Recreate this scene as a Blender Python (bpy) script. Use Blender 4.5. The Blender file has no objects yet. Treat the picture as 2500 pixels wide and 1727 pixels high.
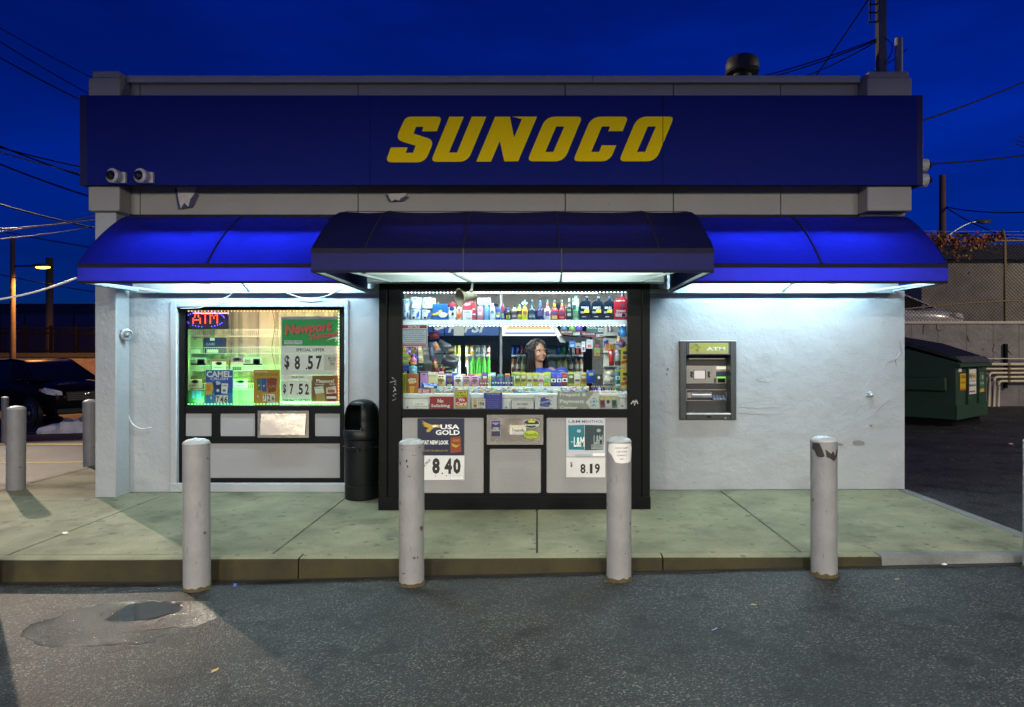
import bpy, bmesh, math, random
from mathutils import Vector, Matrix, noise as mnoise
from mathutils.geometry import tessellate_polygon
random.seed(11)
sc = bpy.context.scene
PI = math.pi
# ---------------------------------------------------------------- camera, sky, exposure
F, D0, EYE, U0, V0 = 1700.0, 7.42, 1.6, 1311.0, 858.0     # focal (px of a 2500 px frame), camera distance to the facade, eye height
cam = bpy.data.cameras.new('camera'); cam_ob = bpy.data.objects.new('camera', cam); sc.collection.objects.link(cam_ob)
cam.sensor_width = 36; cam.lens = F/2500*36
cam.shift_x = -(U0-1250)/2500; cam.shift_y = (V0-863.5)/2500
cam.clip_start = .05; cam.clip_end = 2000
cam_ob.location = (0, -D0, EYE); cam_ob.rotation_euler = (PI/2, 0, 0)
sc.camera = cam_ob
w = bpy.data.worlds.new('World'); sc.world = w; w.use_nodes = True
nt = w.node_tree; nt.nodes.clear()
N = nt.nodes.new
sky = N('ShaderNodeTexSky'); sky.sky_type = 'NISHITA'; sky.sun_disc = False
sky.sun_elevation = math.radians(4); sky.sun_rotation = math.radians(200); sky.ozone_density = 6; sky.dust_density = .4; sky.air_density = 1
tint = N('ShaderNodeMix'); tint.data_type = 'RGBA'; tint.blend_type = 'MULTIPLY'; tint.inputs[0].default_value = 1
tint.inputs[7].default_value = (.007, .185, 1.0, 1)
tc = N('ShaderNodeTexCoord'); mp = N('ShaderNodeMapping'); mp.inputs['Scale'].default_value = (1.2, 1.2, 4.5)
cl = N('ShaderNodeTexNoise'); cl.inputs['Scale'].default_value = 2.2; cl.inputs['Detail'].default_value = 5; cl.inputs['Roughness'].default_value = .55
mr = N('ShaderNodeMapRange'); mr.inputs[1].default_value = .35; mr.inputs[2].default_value = .7; mr.inputs[3].default_value = .80; mr.inputs[4].default_value = 1.28
cm = N('ShaderNodeMix'); cm.data_type = 'RGBA'; cm.blend_type = 'MULTIPLY'; cm.inputs[0].default_value = 1
bg = N('ShaderNodeBackground'); bg.inputs[1].default_value = .092
out = N('ShaderNodeOutputWorld'); L = nt.links.new
L(tc.outputs['Generated'], mp.inputs[0]); L(mp.outputs[0], cl.inputs[0]); L(cl.outputs[0], mr.inputs[0])
L(sky.outputs[0], tint.inputs[6]); L(tint.outputs[2], cm.inputs[6]); L(mr.outputs[0], cm.inputs[7]); L(cm.outputs[2], bg.inputs[0]); L(bg.outputs[0], out.inputs[0])
sc.view_settings.view_transform = 'Standard'; sc.view_settings.look = 'None'; sc.view_settings.gamma = 1
sc.view_settings.exposure = .15; sc.view_settings.use_curve_mapping = False
sc.render.engine = 'CYCLES'; sc.cycles.use_denoising = True
try: sc.cycles.denoiser = 'OPENIMAGEDENOISE'
except Exception: pass
sc.cycles.max_bounces = 8; sc.cycles.transparent_max_bounces = 12; sc.cycles.sample_clamp_indirect = 4
sc.cycles.caustics_reflective = False; sc.cycles.caustics_refractive = False
sc.cycles.use_adaptive_sampling = True; sc.cycles.adaptive_threshold = .01
sun = bpy.data.lights.new('dusk_glow', 'SUN'); sun.energy = .03; sun.angle = math.radians(30); sun.color = (.6, .75, 1)
sun_ob = bpy.data.objects.new('dusk_glow', sun); sc.collection.objects.link(sun_ob); sun_ob.rotation_euler = (math.radians(40), 0, math.radians(-20))

# ---------------------------------------------------------------- helpers
def PX(u, Y=0.): return (u-U0)*(D0+Y)/F
def PZ(v, Y=0.): return EYE-(v-V0)*(D0+Y)/F
def R(u0, v0, u1, v1, Y): return PX(u0, Y), PX(u1, Y), PZ(v1, Y), PZ(v0, Y)      # x0,x1,z0,z1
def lerp(a, b, t): return a+(b-a)*t
def ss(a, b, x):
    t = max(0, min(1, (x-a)/(b-a))); return t*t*(3-2*t)
MATS = {}
def M(name, col=(.5, .5, .5), rough=.6, metal=0., var=.10, scale=6., bump=0., bscale=80., emit=0., ecol=None, spec=.5, coat=0., trans=0., rvar=.08, alpha=1.):
    if name in MATS: return MATS[name]
    m = bpy.data.materials.new(name); m.use_nodes = True; t = m.node_tree; b = t.nodes['Principled BSDF']
    tc = t.nodes.new('ShaderNodeTexCoord'); n = t.nodes.new('ShaderNodeTexNoise'); n.inputs['Scale'].default_value = scale; n.inputs['Detail'].default_value = 6
    t.links.new(tc.outputs['Object'], n.inputs['Vector'])
    mx = t.nodes.new('ShaderNodeMix'); mx.data_type = 'RGBA'
    mx.inputs[6].default_value = (*[max(0, c*(1-var)) for c in col], 1); mx.inputs[7].default_value = (*[min(1, c*(1+var)) for c in col], 1)
    t.links.new(n.outputs[0], mx.inputs[0]); t.links.new(mx.outputs[2], b.inputs['Base Color'])
    mr = t.nodes.new('ShaderNodeMapRange'); mr.inputs[3].default_value = max(0.02, rough-rvar); mr.inputs[4].default_value = min(1, rough+rvar)
    t.links.new(n.outputs[0], mr.inputs[0]); t.links.new(mr.outputs[0], b.inputs['Roughness'])
    b.inputs['Metallic'].default_value = metal; b.inputs['Specular IOR Level'].default_value = spec
    if coat: b.inputs['Coat Weight'].default_value = coat; b.inputs['Coat Roughness'].default_value = .08
    if trans: b.inputs['Transmission Weight'].default_value = trans
    if bump:
        n2 = t.nodes.new('ShaderNodeTexNoise'); n2.inputs['Scale'].default_value = bscale; n2.inputs['Detail'].default_value = 4
        t.links.new(tc.outputs['Object'], n2.inputs['Vector'])
        bp = t.nodes.new('ShaderNodeBump'); bp.inputs['Strength'].default_value = bump; bp.inputs['Distance'].default_value = .01
        t.links.new(n2.outputs[0], bp.inputs['Height']); t.links.new(bp.outputs[0], b.inputs['Normal'])
    if emit:
        b.inputs['Emission Color'].default_value = (*(ecol or col), 1); b.inputs['Emission Strength'].default_value = emit
    MATS[name] = m; return m
def nodes(m):
    t = m.node_tree; return t, t.nodes['Principled BSDF'], t.nodes.new, t.links.new
def C(r, g, b, rough=.45, var=.08):                      # plain printed card / plastic
    return M('print_%d_%d_%d_%d' % (r*255, g*255, b*255, rough*100), (r, g, b), rough, var=var, scale=25)
def PL(r, g, b, rough=.22): return M('plastic_%d_%d_%d' % (r*255, g*255, b*255), (r, g, b), rough, var=.06, scale=20)
def LIT(name, col, s): return M(name, (.02, .02, .02), .4, emit=s, ecol=col, var=0)

WL = {}
class MB:
    def __init__(s): s.v = []; s.f = []; s.m = []
    def add(s, vs, fs, m=0):
        o = len(s.v); s.v += [tuple(p) for p in vs]; s.f += [tuple(i+o for i in f) for f in fs]; s.m += [m]*len(fs); return s
    def box(s, x0, x1, y0, y1, z0, z1, m=0):
        return s.add([(x0,y0,z0),(x1,y0,z0),(x1,y1,z0),(x0,y1,z0),(x0,y0,z1),(x1,y0,z1),(x1,y1,z1),(x0,y1,z1)],
                     [(0,3,2,1),(4,5,6,7),(0,1,5,4),(1,2,6,5),(2,3,7,6),(3,0,4,7)], m)
    def poly(s, pts, y0, y1, m=0):                       # XZ outline, extruded along Y
        n = len(pts); return s.add([(x,y0,z) for x,z in pts]+[(x,y1,z) for x,z in pts],
            [tuple(range(n)), tuple(range(2*n-1,n-1,-1))]+[(i,(i+1)%n,n+(i+1)%n,n+i) for i in range(n)], m)
    def profx(s, pts, x0, x1, m=0, cap=True):            # YZ outline, extruded along X
        n = len(pts); return s.add([(x0,y,z) for y,z in pts]+[(x1,y,z) for y,z in pts],
            ([tuple(range(n)), tuple(range(2*n-1,n-1,-1))] if cap else [])+[(i,(i+1)%n,n+(i+1)%n,n+i) for i in range(n)], m)
    def profz(s, pts, z0, z1, m=0):
        n = len(pts); return s.add([(x,y,z0) for x,y in pts]+[(x,y,z1) for x,y in pts],
            [tuple(range(n)), tuple(range(2*n-1,n-1,-1))]+[(i,(i+1)%n,n+(i+1)%n,n+i) for i in range(n)], m)
    def lathe(s, prof, cx=0, cy=0, cz=0, n=14, m=0, sx=1, sy=1, cap=True):
        vs = []; fs = []
        for r, z in prof:
            for k in range(n):
                a = 2*PI*k/n; vs.append((cx+r*sx*math.cos(a), cy+r*sy*math.sin(a), cz+z))
        for i in range(len(prof)-1):
            for k in range(n):
                fs.append((i*n+k, i*n+(k+1)%n, (i+1)*n+(k+1)%n, (i+1)*n+k))
        if cap: fs.append(tuple(range(n-1,-1,-1))); fs.append(tuple(range((len(prof)-1)*n, len(prof)*n)))
        return s.add(vs, fs, m)
    def tube(s, path, r, n=8, m=0, closed=False):
        P = [Vector(p) for p in path]; vs = []; fs = []; k = len(P); up = Vector((0,0,1))
        for i, p in enumerate(P):
            if closed: d = P[(i+1)%k]-P[i-1]
            else: d = P[min(i+1,k-1)]-P[max(i-1,0)]
            d = d.normalized() if d.length > 1e-9 else Vector((1,0,0))
            a = d.cross(up)
            if a.length < 1e-3: a = d.cross(Vector((0,1,0)))
            a.normalize(); b = d.cross(a); rr = r[i] if isinstance(r, (list, tuple)) else r
            for j in range(n):
                t = 2*PI*(j+.5)/n; vs.append(p+(a*math.cos(t)+b*math.sin(t))*rr)
        for i in range(k-1+(1 if closed else 0)):
            for j in range(n): fs.append((i*n+j, i*n+(j+1)%n, ((i+1)%k)*n+(j+1)%n, ((i+1)%k)*n+j))
        if not closed: fs.append(tuple(range(n-1,-1,-1))); fs.append(tuple(range((k-1)*n, k*n)))
        return s.add(vs, fs, m)
    def ell(s, c, r, n=14, k=9, m=0, rot=None):
        vs = []; fs = []
        for i in range(k+1):
            th = PI*i/k
            for j in range(n):
                ph = 2*PI*j/n; p = Vector((r[0]*math.sin(th)*math.cos(ph), r[1]*math.sin(th)*math.sin(ph), r[2]*math.cos(th)))
                if rot: p = rot @ p
                vs.append(p+Vector(c))
        for i in range(k):
            for j in range(n): fs.append((i*n+j, (i+1)*n+j, (i+1)*n+(j+1)%n, i*n+(j+1)%n))
        return s.add(vs, fs, m)
    def mesh(s, me, mat4=None, m=0):
        vs = [(mat4 @ v.co) if mat4 else v.co.copy() for v in me.vertices]
        return s.add(vs, [tuple(p.vertices) for p in me.polygons], m)
    def build(s, name, mats, parent=None, smooth=True, bevel=0., seg=2, angle=38, origin=None, weld=True):
        me = bpy.data.meshes.new(name)
        if origin is None:
            xs = [p[0] for p in s.v]; ys = [p[1] for p in s.v]; zs = [p[2] for p in s.v]
            origin = Vector(((min(xs)+max(xs))/2, (min(ys)+max(ys))/2, min(zs)))
        origin = Vector(origin)
        me.from_pydata([Vector(p)-origin for p in s.v], [], s.f)
        if not isinstance(mats, (list, tuple)): mats = [mats]
        for m in mats: me.materials.append(m)
        me.polygons.foreach_set('material_index', s.m)
        bm = bmesh.new(); bm.from_mesh(me)
        if weld: bmesh.ops.remove_doubles(bm, verts=bm.verts, dist=1e-5)
        bmesh.ops.recalc_face_normals(bm, faces=bm.faces)
        ca = math.radians(angle)
        for f in bm.faces: f.smooth = smooth
        if smooth:
            for e in bm.edges:
                if len(e.link_faces) == 2 and e.calc_face_angle(0) > ca: e.smooth = False
        bm.to_mesh(me); bm.free()
        ob = bpy.data.objects.new(name, me); sc.collection.objects.link(ob)
        pw = WL[parent.name] if parent else Vector((0,0,0))
        if parent: ob.parent = parent
        ob.location = origin-pw; WL[ob.name] = origin
        if bevel:
            bv = ob.modifiers.new('bevel', 'BEVEL'); bv.width = bevel; bv.segments = seg; bv.limit_method = 'ANGLE'; bv.angle_limit = math.radians(40); bv.harden_normals = False
        return ob
LABELS = {}
def tag(o, label, cat=None, group=None, kind=None):
    if label: o['label'] = label
    if cat: o['category'] = cat
    if group: o['group'] = group
    if kind: o['kind'] = kind
    return o
def thing(name, label, cat, loc=(0,0,0), group=None):
    o = bpy.data.objects.new(name, None); sc.collection.objects.link(o); o.empty_display_size = .1
    o.location = loc; WL[o.name] = Vector(loc); return tag(o, label, cat, group)
def st(o): o['kind'] = 'structure'; return o
def copy_tree(o, loc=None, label=None, rotz=None, parent=None, group=None):
    c = o.copy(); sc.collection.objects.link(c)
    if parent: c.parent = parent
    if loc is not None: c.location = loc
    if rotz is not None: c.rotation_euler = (0,0,rotz)
    if label: c['label'] = label
    if group: c['group'] = group
    WL[c.name] = c.location.copy()
    for ch in list(o.children):
        copy_tree(ch, parent=c)
    return c
TXT = {}
def text_mesh(s, bold=0., space=1., shear=0.):
    k = (s, bold, space, shear)
    if k in TXT: return TXT[k]
    cu = bpy.data.curves.new('t', 'FONT'); cu.body = s; cu.offset = bold; cu.space_character = space; cu.shear = shear; cu.resolution_u = 2
    cu.fill_mode = 'FRONT'
    ob = bpy.data.objects.new('t', cu); me = bpy.data.meshes.new_from_object(ob)
    bpy.data.objects.remove(ob)
    xs = [v.co.x for v in me.vertices]; ys = [v.co.y for v in me.vertices]
    TXT[k] = (me, min(xs), max(xs), min(ys), max(ys)) if xs else None
    return TXT[k]
def text(mb, s, x0, x1, z0, z1, y, m=0, bold=.012, rot=0., keep=False, shear=0.):
    """flat lettering fitted into the XZ rectangle on plane y"""
    r = text_mesh(s, bold, 1., shear)
    if not r: return mb
    me, a, b, c, d = r
    sx = (x1-x0)/(b-a); sz = (z1-z0)/(d-c)
    if keep: sx = sz = min(sx, sz)
    cx, cz = (x0+x1)/2, (z0+z1)/2; ca, sa = math.cos(rot), math.sin(rot); vs = []
    for v in me.vertices:
        px, pz = (v.co.x-(a+b)/2)*sx, (v.co.y-(c+d)/2)*sz
        vs.append((cx+px*ca-pz*sa, y, cz+px*sa+pz*ca))
    return mb.add(vs, [tuple(p.vertices) for p in me.polygons], m)
def ellpts(cx, cz, rx, rz, n=20, a0=0, a1=2*PI): return [(cx+rx*math.cos(a0+(a1-a0)*k/n), cz+rz*math.sin(a0+(a1-a0)*k/n)) for k in range(n)]
def rrect(x0, x1, z0, z1, r, n=4):
    p = []
    for cx, cz, a in ((x1-r, z0+r, -PI/2), (x1-r, z1-r, 0), (x0+r, z1-r, PI/2), (x0+r, z0+r, PI)):
        for k in range(n+1): p.append((cx+r*math.cos(a+PI/2*k/n), cz+r*math.sin(a+PI/2*k/n)))
    return p
def poster(name, label, cat, rect, Y, base, els=(), th=.003, group=None, back=1):
    """flat printed card on plane Y (its face towards -Y). els: ('r',u0,v0,u1,v1,mat) ('t',str,u0,v0,u1,v1,mat[,bold[,rot[,shear]]]) ('p',[(u,v)..],mat) ('e',u,v,ru,rv,mat)"""
    x0, x1, z0, z1 = R(*rect, Y)
    root = thing(name, label, cat, ((x0+x1)/2, Y, z0), group)
    MB().box(x0, x1, Y, Y+th, z0, z1).build('card', base, root, smooth=False)
    lay = Y; names = {'t': 'lettering', 'r': 'printed_panel', 'p': 'printed_shape', 'e': 'printed_shape'}
    groups = []
    for e in els:
        k = e[0]; lay -= .0004; mb = MB()
        if k == 'r':
            a, b, c, d = R(*e[1:5], Y); mb.add([(a,lay,c),(b,lay,c),(b,lay,d),(a,lay,d)], [(0,1,2,3)]); mm = e[5]
        elif k == 't':
            a, b, c, d = R(*e[2:6], Y); text(mb, e[1], a, b, c, d, lay, 0, *(e[7:8] or (.012,)), rot=(e[8] if len(e) > 8 else 0), shear=(e[9] if len(e) > 9 else 0)); mm = e[6]
        elif k == 'p':
            pts = [(PX(u, Y), lay, PZ(v, Y)) for u, v in e[1]]; mb.add(pts, [tuple(range(len(pts)))]); mm = e[2]
        else:
            pts = [(p[0], lay, p[1]) for p in ellpts(PX(e[1], Y), PZ(e[2], Y), e[3]*(D0+Y)/F, e[4]*(D0+Y)/F)]; mb.add(pts, [tuple(range(len(pts)))]); mm = e[5]
        if mb.v: groups.append((names[k], mb, mm))
    # consecutive lettering of one material is one part
    i = 0
    while i < len(groups):
        n, mb, mm = groups[i]; j = i+1
        while j < len(groups) and groups[j][0] == n == 'lettering' and groups[j][2] == mm:
            mb.add(groups[j][1].v, groups[j][1].f); j += 1
        mb.build(n, mm, root, smooth=False, weld=False); i = j
    return root
# ---------------------------------------------------------------- surface materials
def ramp(t, stops):
    r = t.nodes.new('ShaderNodeValToRGB'); e = r.color_ramp.elements
    e[0].position, e[0].color = stops[0][0], (*stops[0][1], 1); e[1].position, e[1].color = stops[-1][0], (*stops[-1][1], 1)
    for p, c in stops[1:-1]:
        x = e.new(p); x.color = (*c, 1)
    return r
def g3(v): return (v, v, v)
PUD = (-2.53, -3.06)
def asphalt_material():
    m = bpy.data.materials.new('asphalt'); m.use_nodes = True; t, b, N, L = nodes(m)
    geo = N('ShaderNodeNewGeometry'); P = geo.outputs['Position']
    vo = N('ShaderNodeTexVoronoi'); vo.inputs['Scale'].default_value = 120; L(P, vo.inputs['Vector'])
    sep = N('ShaderNodeSeparateColor'); L(vo.outputs['Color'], sep.inputs[0])
    rp = ramp(t, [(0, (.0070,.0085,.0088)), (.5, (.0125,.0145,.0148)), (.82, (.025,.0275,.0270)), (1, (.110,.115,.110))]); L(sep.outputs[0], rp.inputs[0])
    n1 = N('ShaderNodeTexNoise'); n1.inputs['Scale'].default_value = .9; n1.inputs['Detail'].default_value = 8; n1.inputs['Roughness'].default_value = .62; L(P, n1.inputs['Vector'])
    r1 = ramp(t, [(.30, g3(.38)), (.5, g3(.95)), (.70, g3(1.45))]); L(n1.outputs[0], r1.inputs[0])
    n2 = N('ShaderNodeTexNoise'); n2.inputs['Scale'].default_value = 4.2; n2.inputs['Detail'].default_value = 3; L(P, n2.inputs['Vector'])
    r2 = ramp(t, [(.33, g3(.35)), (.45, g3(1))]); L(n2.outputs[0], r2.inputs[0])
    a = N('ShaderNodeMix'); a.data_type = 'RGBA'; a.blend_type = 'MULTIPLY'; a.inputs[0].default_value = 1; L(rp.outputs[0], a.inputs[6]); L(r1.outputs[0], a.inputs[7])
    c = N('ShaderNodeMix'); c.data_type = 'RGBA'; c.blend_type = 'MULTIPLY'; c.inputs[0].default_value = 1; L(a.outputs[2], c.inputs[6]); L(r2.outputs[0], c.inputs[7])
    # a patch of wet ground round the puddle
    sx = N('ShaderNodeSeparateXYZ'); L(P, sx.inputs[0])
    def mth(op, *i):
        q = N('ShaderNodeMath'); q.operation = op
        for k, v in enumerate(i):
            if isinstance(v, (int, float)): q.inputs[k].default_value = v
            else: L(v, q.inputs[k])
        return q.outputs[0]
    dx = mth('DIVIDE', mth('SUBTRACT', sx.outputs[0], PUD[0]), .56); dy = mth('DIVIDE', mth('SUBTRACT', sx.outputs[1], PUD[1]-.1), .38)
    n3 = N('ShaderNodeTexNoise'); n3.inputs['Scale'].default_value = 3.4; n3.inputs['Detail'].default_value = 4; L(P, n3.inputs['Vector'])
    d = mth('ADD', mth('ADD', mth('MULTIPLY', dx, dx), mth('MULTIPLY', dy, dy)), mth('MULTIPLY', mth('SUBTRACT', n3.outputs[0], .5), 1.5))
    wet = N('ShaderNodeMapRange'); wet.inputs[1].default_value = .97; wet.inputs[2].default_value = .94; L(d, wet.inputs[0])
    wc = N('ShaderNodeMix'); wc.data_type = 'RGBA'; wc.blend_type = 'MULTIPLY'; wc.inputs[7].default_value = (.35,.35,.37,1); L(wet.outputs[0], wc.inputs[0]); L(c.outputs[2], wc.inputs[6])
    L(wc.outputs[2], b.inputs['Base Color']); b.inputs['Specular IOR Level'].default_value = .3
    rg = N('ShaderNodeMapRange'); rg.inputs[3].default_value = .62; rg.inputs[4].default_value = .14; L(wet.outputs[0], rg.inputs[0]); L(rg.outputs[0], b.inputs['Roughness'])
    h = mth('ADD', mth('MULTIPLY', vo.outputs['Distance'], -.9), mth('MULTIPLY', n2.outputs[0], .4))
    bp = N('ShaderNodeBump'); bp.inputs['Strength'].default_value = .75; bp.inputs['Distance'].default_value = .006; L(h, bp.inputs['Height']); L(bp.outputs[0], b.inputs['Normal'])
    return m
def concrete_material(name, c0, c1, gum=.5, rough=.85, spots=True):
    m = bpy.data.materials.new(name); m.use_nodes = True; t, b, N, L = nodes(m)
    geo = N('ShaderNodeNewGeometry'); P = geo.outputs['Position']
    n1 = N('ShaderNodeTexNoise'); n1.inputs['Scale'].default_value = 1.7; n1.inputs['Detail'].default_value = 9; n1.inputs['Roughness'].default_value = .65; L(P, n1.inputs['Vector'])
    r1 = ramp(t, [(.3, c0), (.7, c1)]); L(n1.outputs[0], r1.inputs[0])
    n2 = N('ShaderNodeTexNoise'); n2.inputs['Scale'].default_value = 160; n2.inputs['Detail'].default_value = 3; L(P, n2.inputs['Vector'])
    r2 = ramp(t, [(.3, g3(.72)), (.7, g3(1.15))]); L(n2.outputs[0], r2.inputs[0])
    a = N('ShaderNodeMix'); a.data_type = 'RGBA'; a.blend_type = 'MULTIPLY'; a.inputs[0].default_value = 1; L(r1.outputs[0], a.inputs[6]); L(r2.outputs[0], a.inputs[7]); last = a.outputs[2]
    n3 = N('ShaderNodeTexNoise'); n3.inputs['Scale'].default_value = 2.6; n3.inputs['Detail'].default_value = 6; L(P, n3.inputs['Vector'])
    r3 = ramp(t, [(.30, g3(.5)), (.44, g3(1))]); L(n3.outputs[0], r3.inputs[0])
    q = N('ShaderNodeMix'); q.data_type = 'RGBA'; q.blend_type = 'MULTIPLY'; q.inputs[0].default_value = .8; L(last, q.inputs[6]); L(r3.outputs[0], q.inputs[7]); last = q.outputs[2]
    if spots:
        for sc_, th in ((6.0, .13), (2.6, .09)):
            vo = N('ShaderNodeTexVoronoi'); vo.voronoi_dimensions = '2D'; vo.inputs['Scale'].default_value = sc_; L(P, vo.inputs['Vector'])
            se = N('ShaderNodeSeparateColor'); L(vo.outputs['Color'], se.inputs[0])
            lim = N('ShaderNodeMath'); lim.operation = 'MULTIPLY'; L(se.outputs[0], lim.inputs[0]); lim.inputs[1].default_value = th*1.6
            lim2 = N('ShaderNodeMath'); lim2.operation = 'SUBTRACT'; L(lim.outputs[0], lim2.inputs[0]); lim2.inputs[1].default_value = th*.55
            lt = N('ShaderNodeMath'); lt.operation = 'LESS_THAN'; L(vo.outputs['Distance'], lt.inputs[0]); L(lim2.outputs[0], lt.inputs[1])
            fm = N('ShaderNodeMath'); fm.operation = 'MULTIPLY'; L(lt.outputs[0], fm.inputs[0]); fm.inputs[1].default_value = gum
            k = N('ShaderNodeMix'); k.data_type = 'RGBA'; L(fm.outputs[0], k.inputs[0]); L(last, k.inputs[6]); k.inputs[7].default_value = (.05,.055,.06,1); last = k.outputs[2]
    L(last, b.inputs['Base Color']); b.inputs['Roughness'].default_value = rough
    bp = N('ShaderNodeBump'); bp.inputs['Strength'].default_value = .35; bp.inputs['Distance'].default_value = .004; L(n2.outputs[0], bp.inputs['Height']); L(bp.outputs[0], b.inputs['Normal'])
    return m
def painted_wall(name, col, lump=.5, fine=.3, dirt=.1):
    m = bpy.data.materials.new(name); m.use_nodes = True; t, b, N, L = nodes(m)
    geo = N('ShaderNodeNewGeometry'); P = geo.outputs['Position']
    n1 = N('ShaderNodeTexNoise'); n1.inputs['Scale'].default_value = 1.6; n1.inputs['Detail'].default_value = 9; n1.inputs['Roughness'].default_value = .6; L(P, n1.inputs['Vector'])
    r1 = ramp(t, [(.28, tuple(c*(1-dirt) for c in col)), (.6, col)]); L(n1.outputs[0], r1.inputs[0])
    n2 = N('ShaderNodeTexNoise'); n2.inputs['Scale'].default_value = 55; n2.inputs['Detail'].default_value = 5; L(P, n2.inputs['Vector'])
    n4 = N('ShaderNodeTexNoise'); n4.inputs['Scale'].default_value = 23; n4.inputs['Detail'].default_value = 3; L(P, n4.inputs['Vector'])
    r4 = ramp(t, [(.70, g3(1)), (.76, g3(.45))]); L(n4.outputs[0], r4.inputs[0])
    a = N('ShaderNodeMix'); a.data_type = 'RGBA'; a.blend_type = 'MULTIPLY'; a.inputs[0].default_value = .5; L(r1.outputs[0], a.inputs[6]); L(r4.outputs[0], a.inputs[7])
    L(a.outputs[2], b.inputs['Base Color']); b.inputs['Roughness'].default_value = .55
    n3 = N('ShaderNodeTexNoise'); n3.inputs['Scale'].default_value = 5; n3.inputs['Detail'].default_value = 7; n3.inputs['Roughness'].default_value = .6; L(P, n3.inputs['Vector'])
    b1 = N('ShaderNodeBump'); b1.inputs['Strength'].default_value = lump; b1.inputs['Distance'].default_value = .03; L(n3.outputs[0], b1.inputs['Height'])
    b2 = N('ShaderNodeBump'); b2.inputs['Strength'].default_value = fine; b2.inputs['Distance'].default_value = .006; L(n2.outputs[0], b2.inputs['Height']); L(b1.outputs[0], b2.inputs['Normal']); L(b2.outputs[0], b.inputs['Normal'])
    return m
ASPH = asphalt_material()
CONC = concrete_material('concrete_slab', (.105,.112,.064), (.235,.242,.150), gum=.66)
KERBY = concrete_material('worn_yellow_kerb', (.006,.0052,.0008), (.038,.030,.003), spots=False)
KERBN = concrete_material('new_grey_kerb', (.11,.118,.115), (.165,.175,.17), spots=False)
DIRT = M('joint_dirt', (.05,.05,.035), .95, bump=.4)
WALL = painted_wall('painted_stucco', (.345,.37,.385))
BAND = painted_wall('painted_band', (.30,.29,.275), lump=.12, fine=.25)
CONCW = painted_wall('rough_grey_wall', (.20,.195,.20), lump=1.0, fine=.5, dirt=.35)
BLACK = M('black_frame_paint', (.0045,.005,.0055), .5, var=.35, scale=12, bump=.08, bscale=40, spec=.12)
PANEL = painted_wall('grey_panel', (.27,.27,.27), lump=.02, fine=.35, dirt=.08)
STEEL = M('brushed_steel', (.72,.68,.58), .2, metal=1, var=.08, scale=5)
GALV = M('galvanised', (.42,.46,.49), .42, metal=.85, var=.2, scale=18)
WHITE = M('white_paint', (.78,.79,.78), .5, var=.05)
WHITEM = M('white_board', (.72,.74,.74), .45, var=.04)
def glass_material(name, tint=(1,1,1), refl=1.0):
    m = bpy.data.materials.new(name); m.use_nodes = True; t = m.node_tree; t.nodes.clear(); N = t.nodes.new
    o = N('ShaderNodeOutputMaterial'); mx = N('ShaderNodeMixShader'); tr = N('ShaderNodeBsdfTransparent'); gl = N('ShaderNodeBsdfGlossy'); fr = N('ShaderNodeFresnel'); fr.inputs[0].default_value = 1.45
    tr.inputs[0].default_value = (*tint, 1); gl.inputs['Roughness'].default_value = .01; gl.inputs[0].default_value = (refl, refl, refl, 1)
    n = N('ShaderNodeTexNoise'); n.inputs['Scale'].default_value = 2; bp = N('ShaderNodeBump'); bp.inputs['Strength'].default_value = .02; t.links.new(n.outputs[0], bp.inputs['Height']); t.links.new(bp.outputs[0], gl.inputs['Normal'])
    t.links.new(fr.outputs[0], mx.inputs[0]); t.links.new(tr.outputs[0], mx.inputs[1]); t.links.new(gl.outputs[0], mx.inputs[2]); t.links.new(mx.outputs[0], o.inputs[0]); return m
GLASS = glass_material('window_glass', (.93,.96,.95))

# ---------------------------------------------------------------- ground
def G(x, y):
    z = max(-.06, min(.085, .022*x))
    k = ss(-4.6, -7.5, -abs(x) if x < 0 else 0) if x < 0 else 0
    k = (1-ss(-7.5, -4.6, x)) if x < 0 else 0
    return z-.36*k*max(0, min(1, (y-1)/10.5))
def sheet(xs, ys, fz):
    mb = MB(); nx = len(xs)
    mb.add([(x, y, fz(x, y)) for y in ys for x in xs], [(j*nx+i, j*nx+i+1, (j+1)*nx+i+1, (j+1)*nx+i) for j in range(len(ys)-1) for i in range(nx-1)]); return mb
xs = [-500,-150,-70,-40,-28]+[x*1.0 for x in range(-22, 23)]+[28,40,70,150,500]
ys = [-120,-60,-30,-20,-14,-10]+[y*.8-8 for y in range(0, 36)]+[24,30,45,80,200,700]
st(sheet(xs, ys, G).build('ground', ASPH, origin=(0,0,0), angle=60))
def PT(x): return .115+.004*x
def slab(x0, x1, y0, y1, parent, mat, top=PT, h=.10, name='slab', bevel=.006):
    mb = MB(); mb.box(x0, x1, y0, y1, 0, 1); mb.v = [(x, y, top(x)-(0 if z else h)) for x, y, z in mb.v]
    return mb.build(name, mat, parent, bevel=bevel, smooth=False)
pave = MB(); xs_ = [-8,-5.78,-4,0,4]
base = sheet([-5.78,-4,-2,0,2,3.83], [-2.3,-.42,0.1], lambda x, y: PT(x)-.02); base.add([(-5.78,.1,PT(-5.7)-.02),(-4.5,.1,PT(-4.5)-.02),(-4.5,6,PT(-4.5)-.02),(-5.78,6,PT(-5.7)-.02)], [(0,1,2,3)])
PAVE = st(base.build('pavement', DIRT, origin=(0,0,0)))
joints = [-5.775,-3.9,-1.95,0,1.945,3.825]; g = .006
for i in range(5):
    a, b_ = joints[i]+(g if i else 0), joints[i+1]-(g if i < 4 else 0)
    if i == 0: slab(a, b_, -2.285, -.42-g, PAVE, CONC); slab(a, -4.56, -.42+g, 1.05, PAVE, CONC); slab(-4.548, b_, -.42+g, .05, PAVE, CONC)
    else: slab(a, b_, -2.285, .05, PAVE, CONC)
for y0, y1 in ((1.062, 3.0), (3.012, 5.5)): slab(-5.775, -4.56, y0, y1, PAVE, CONC)
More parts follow.
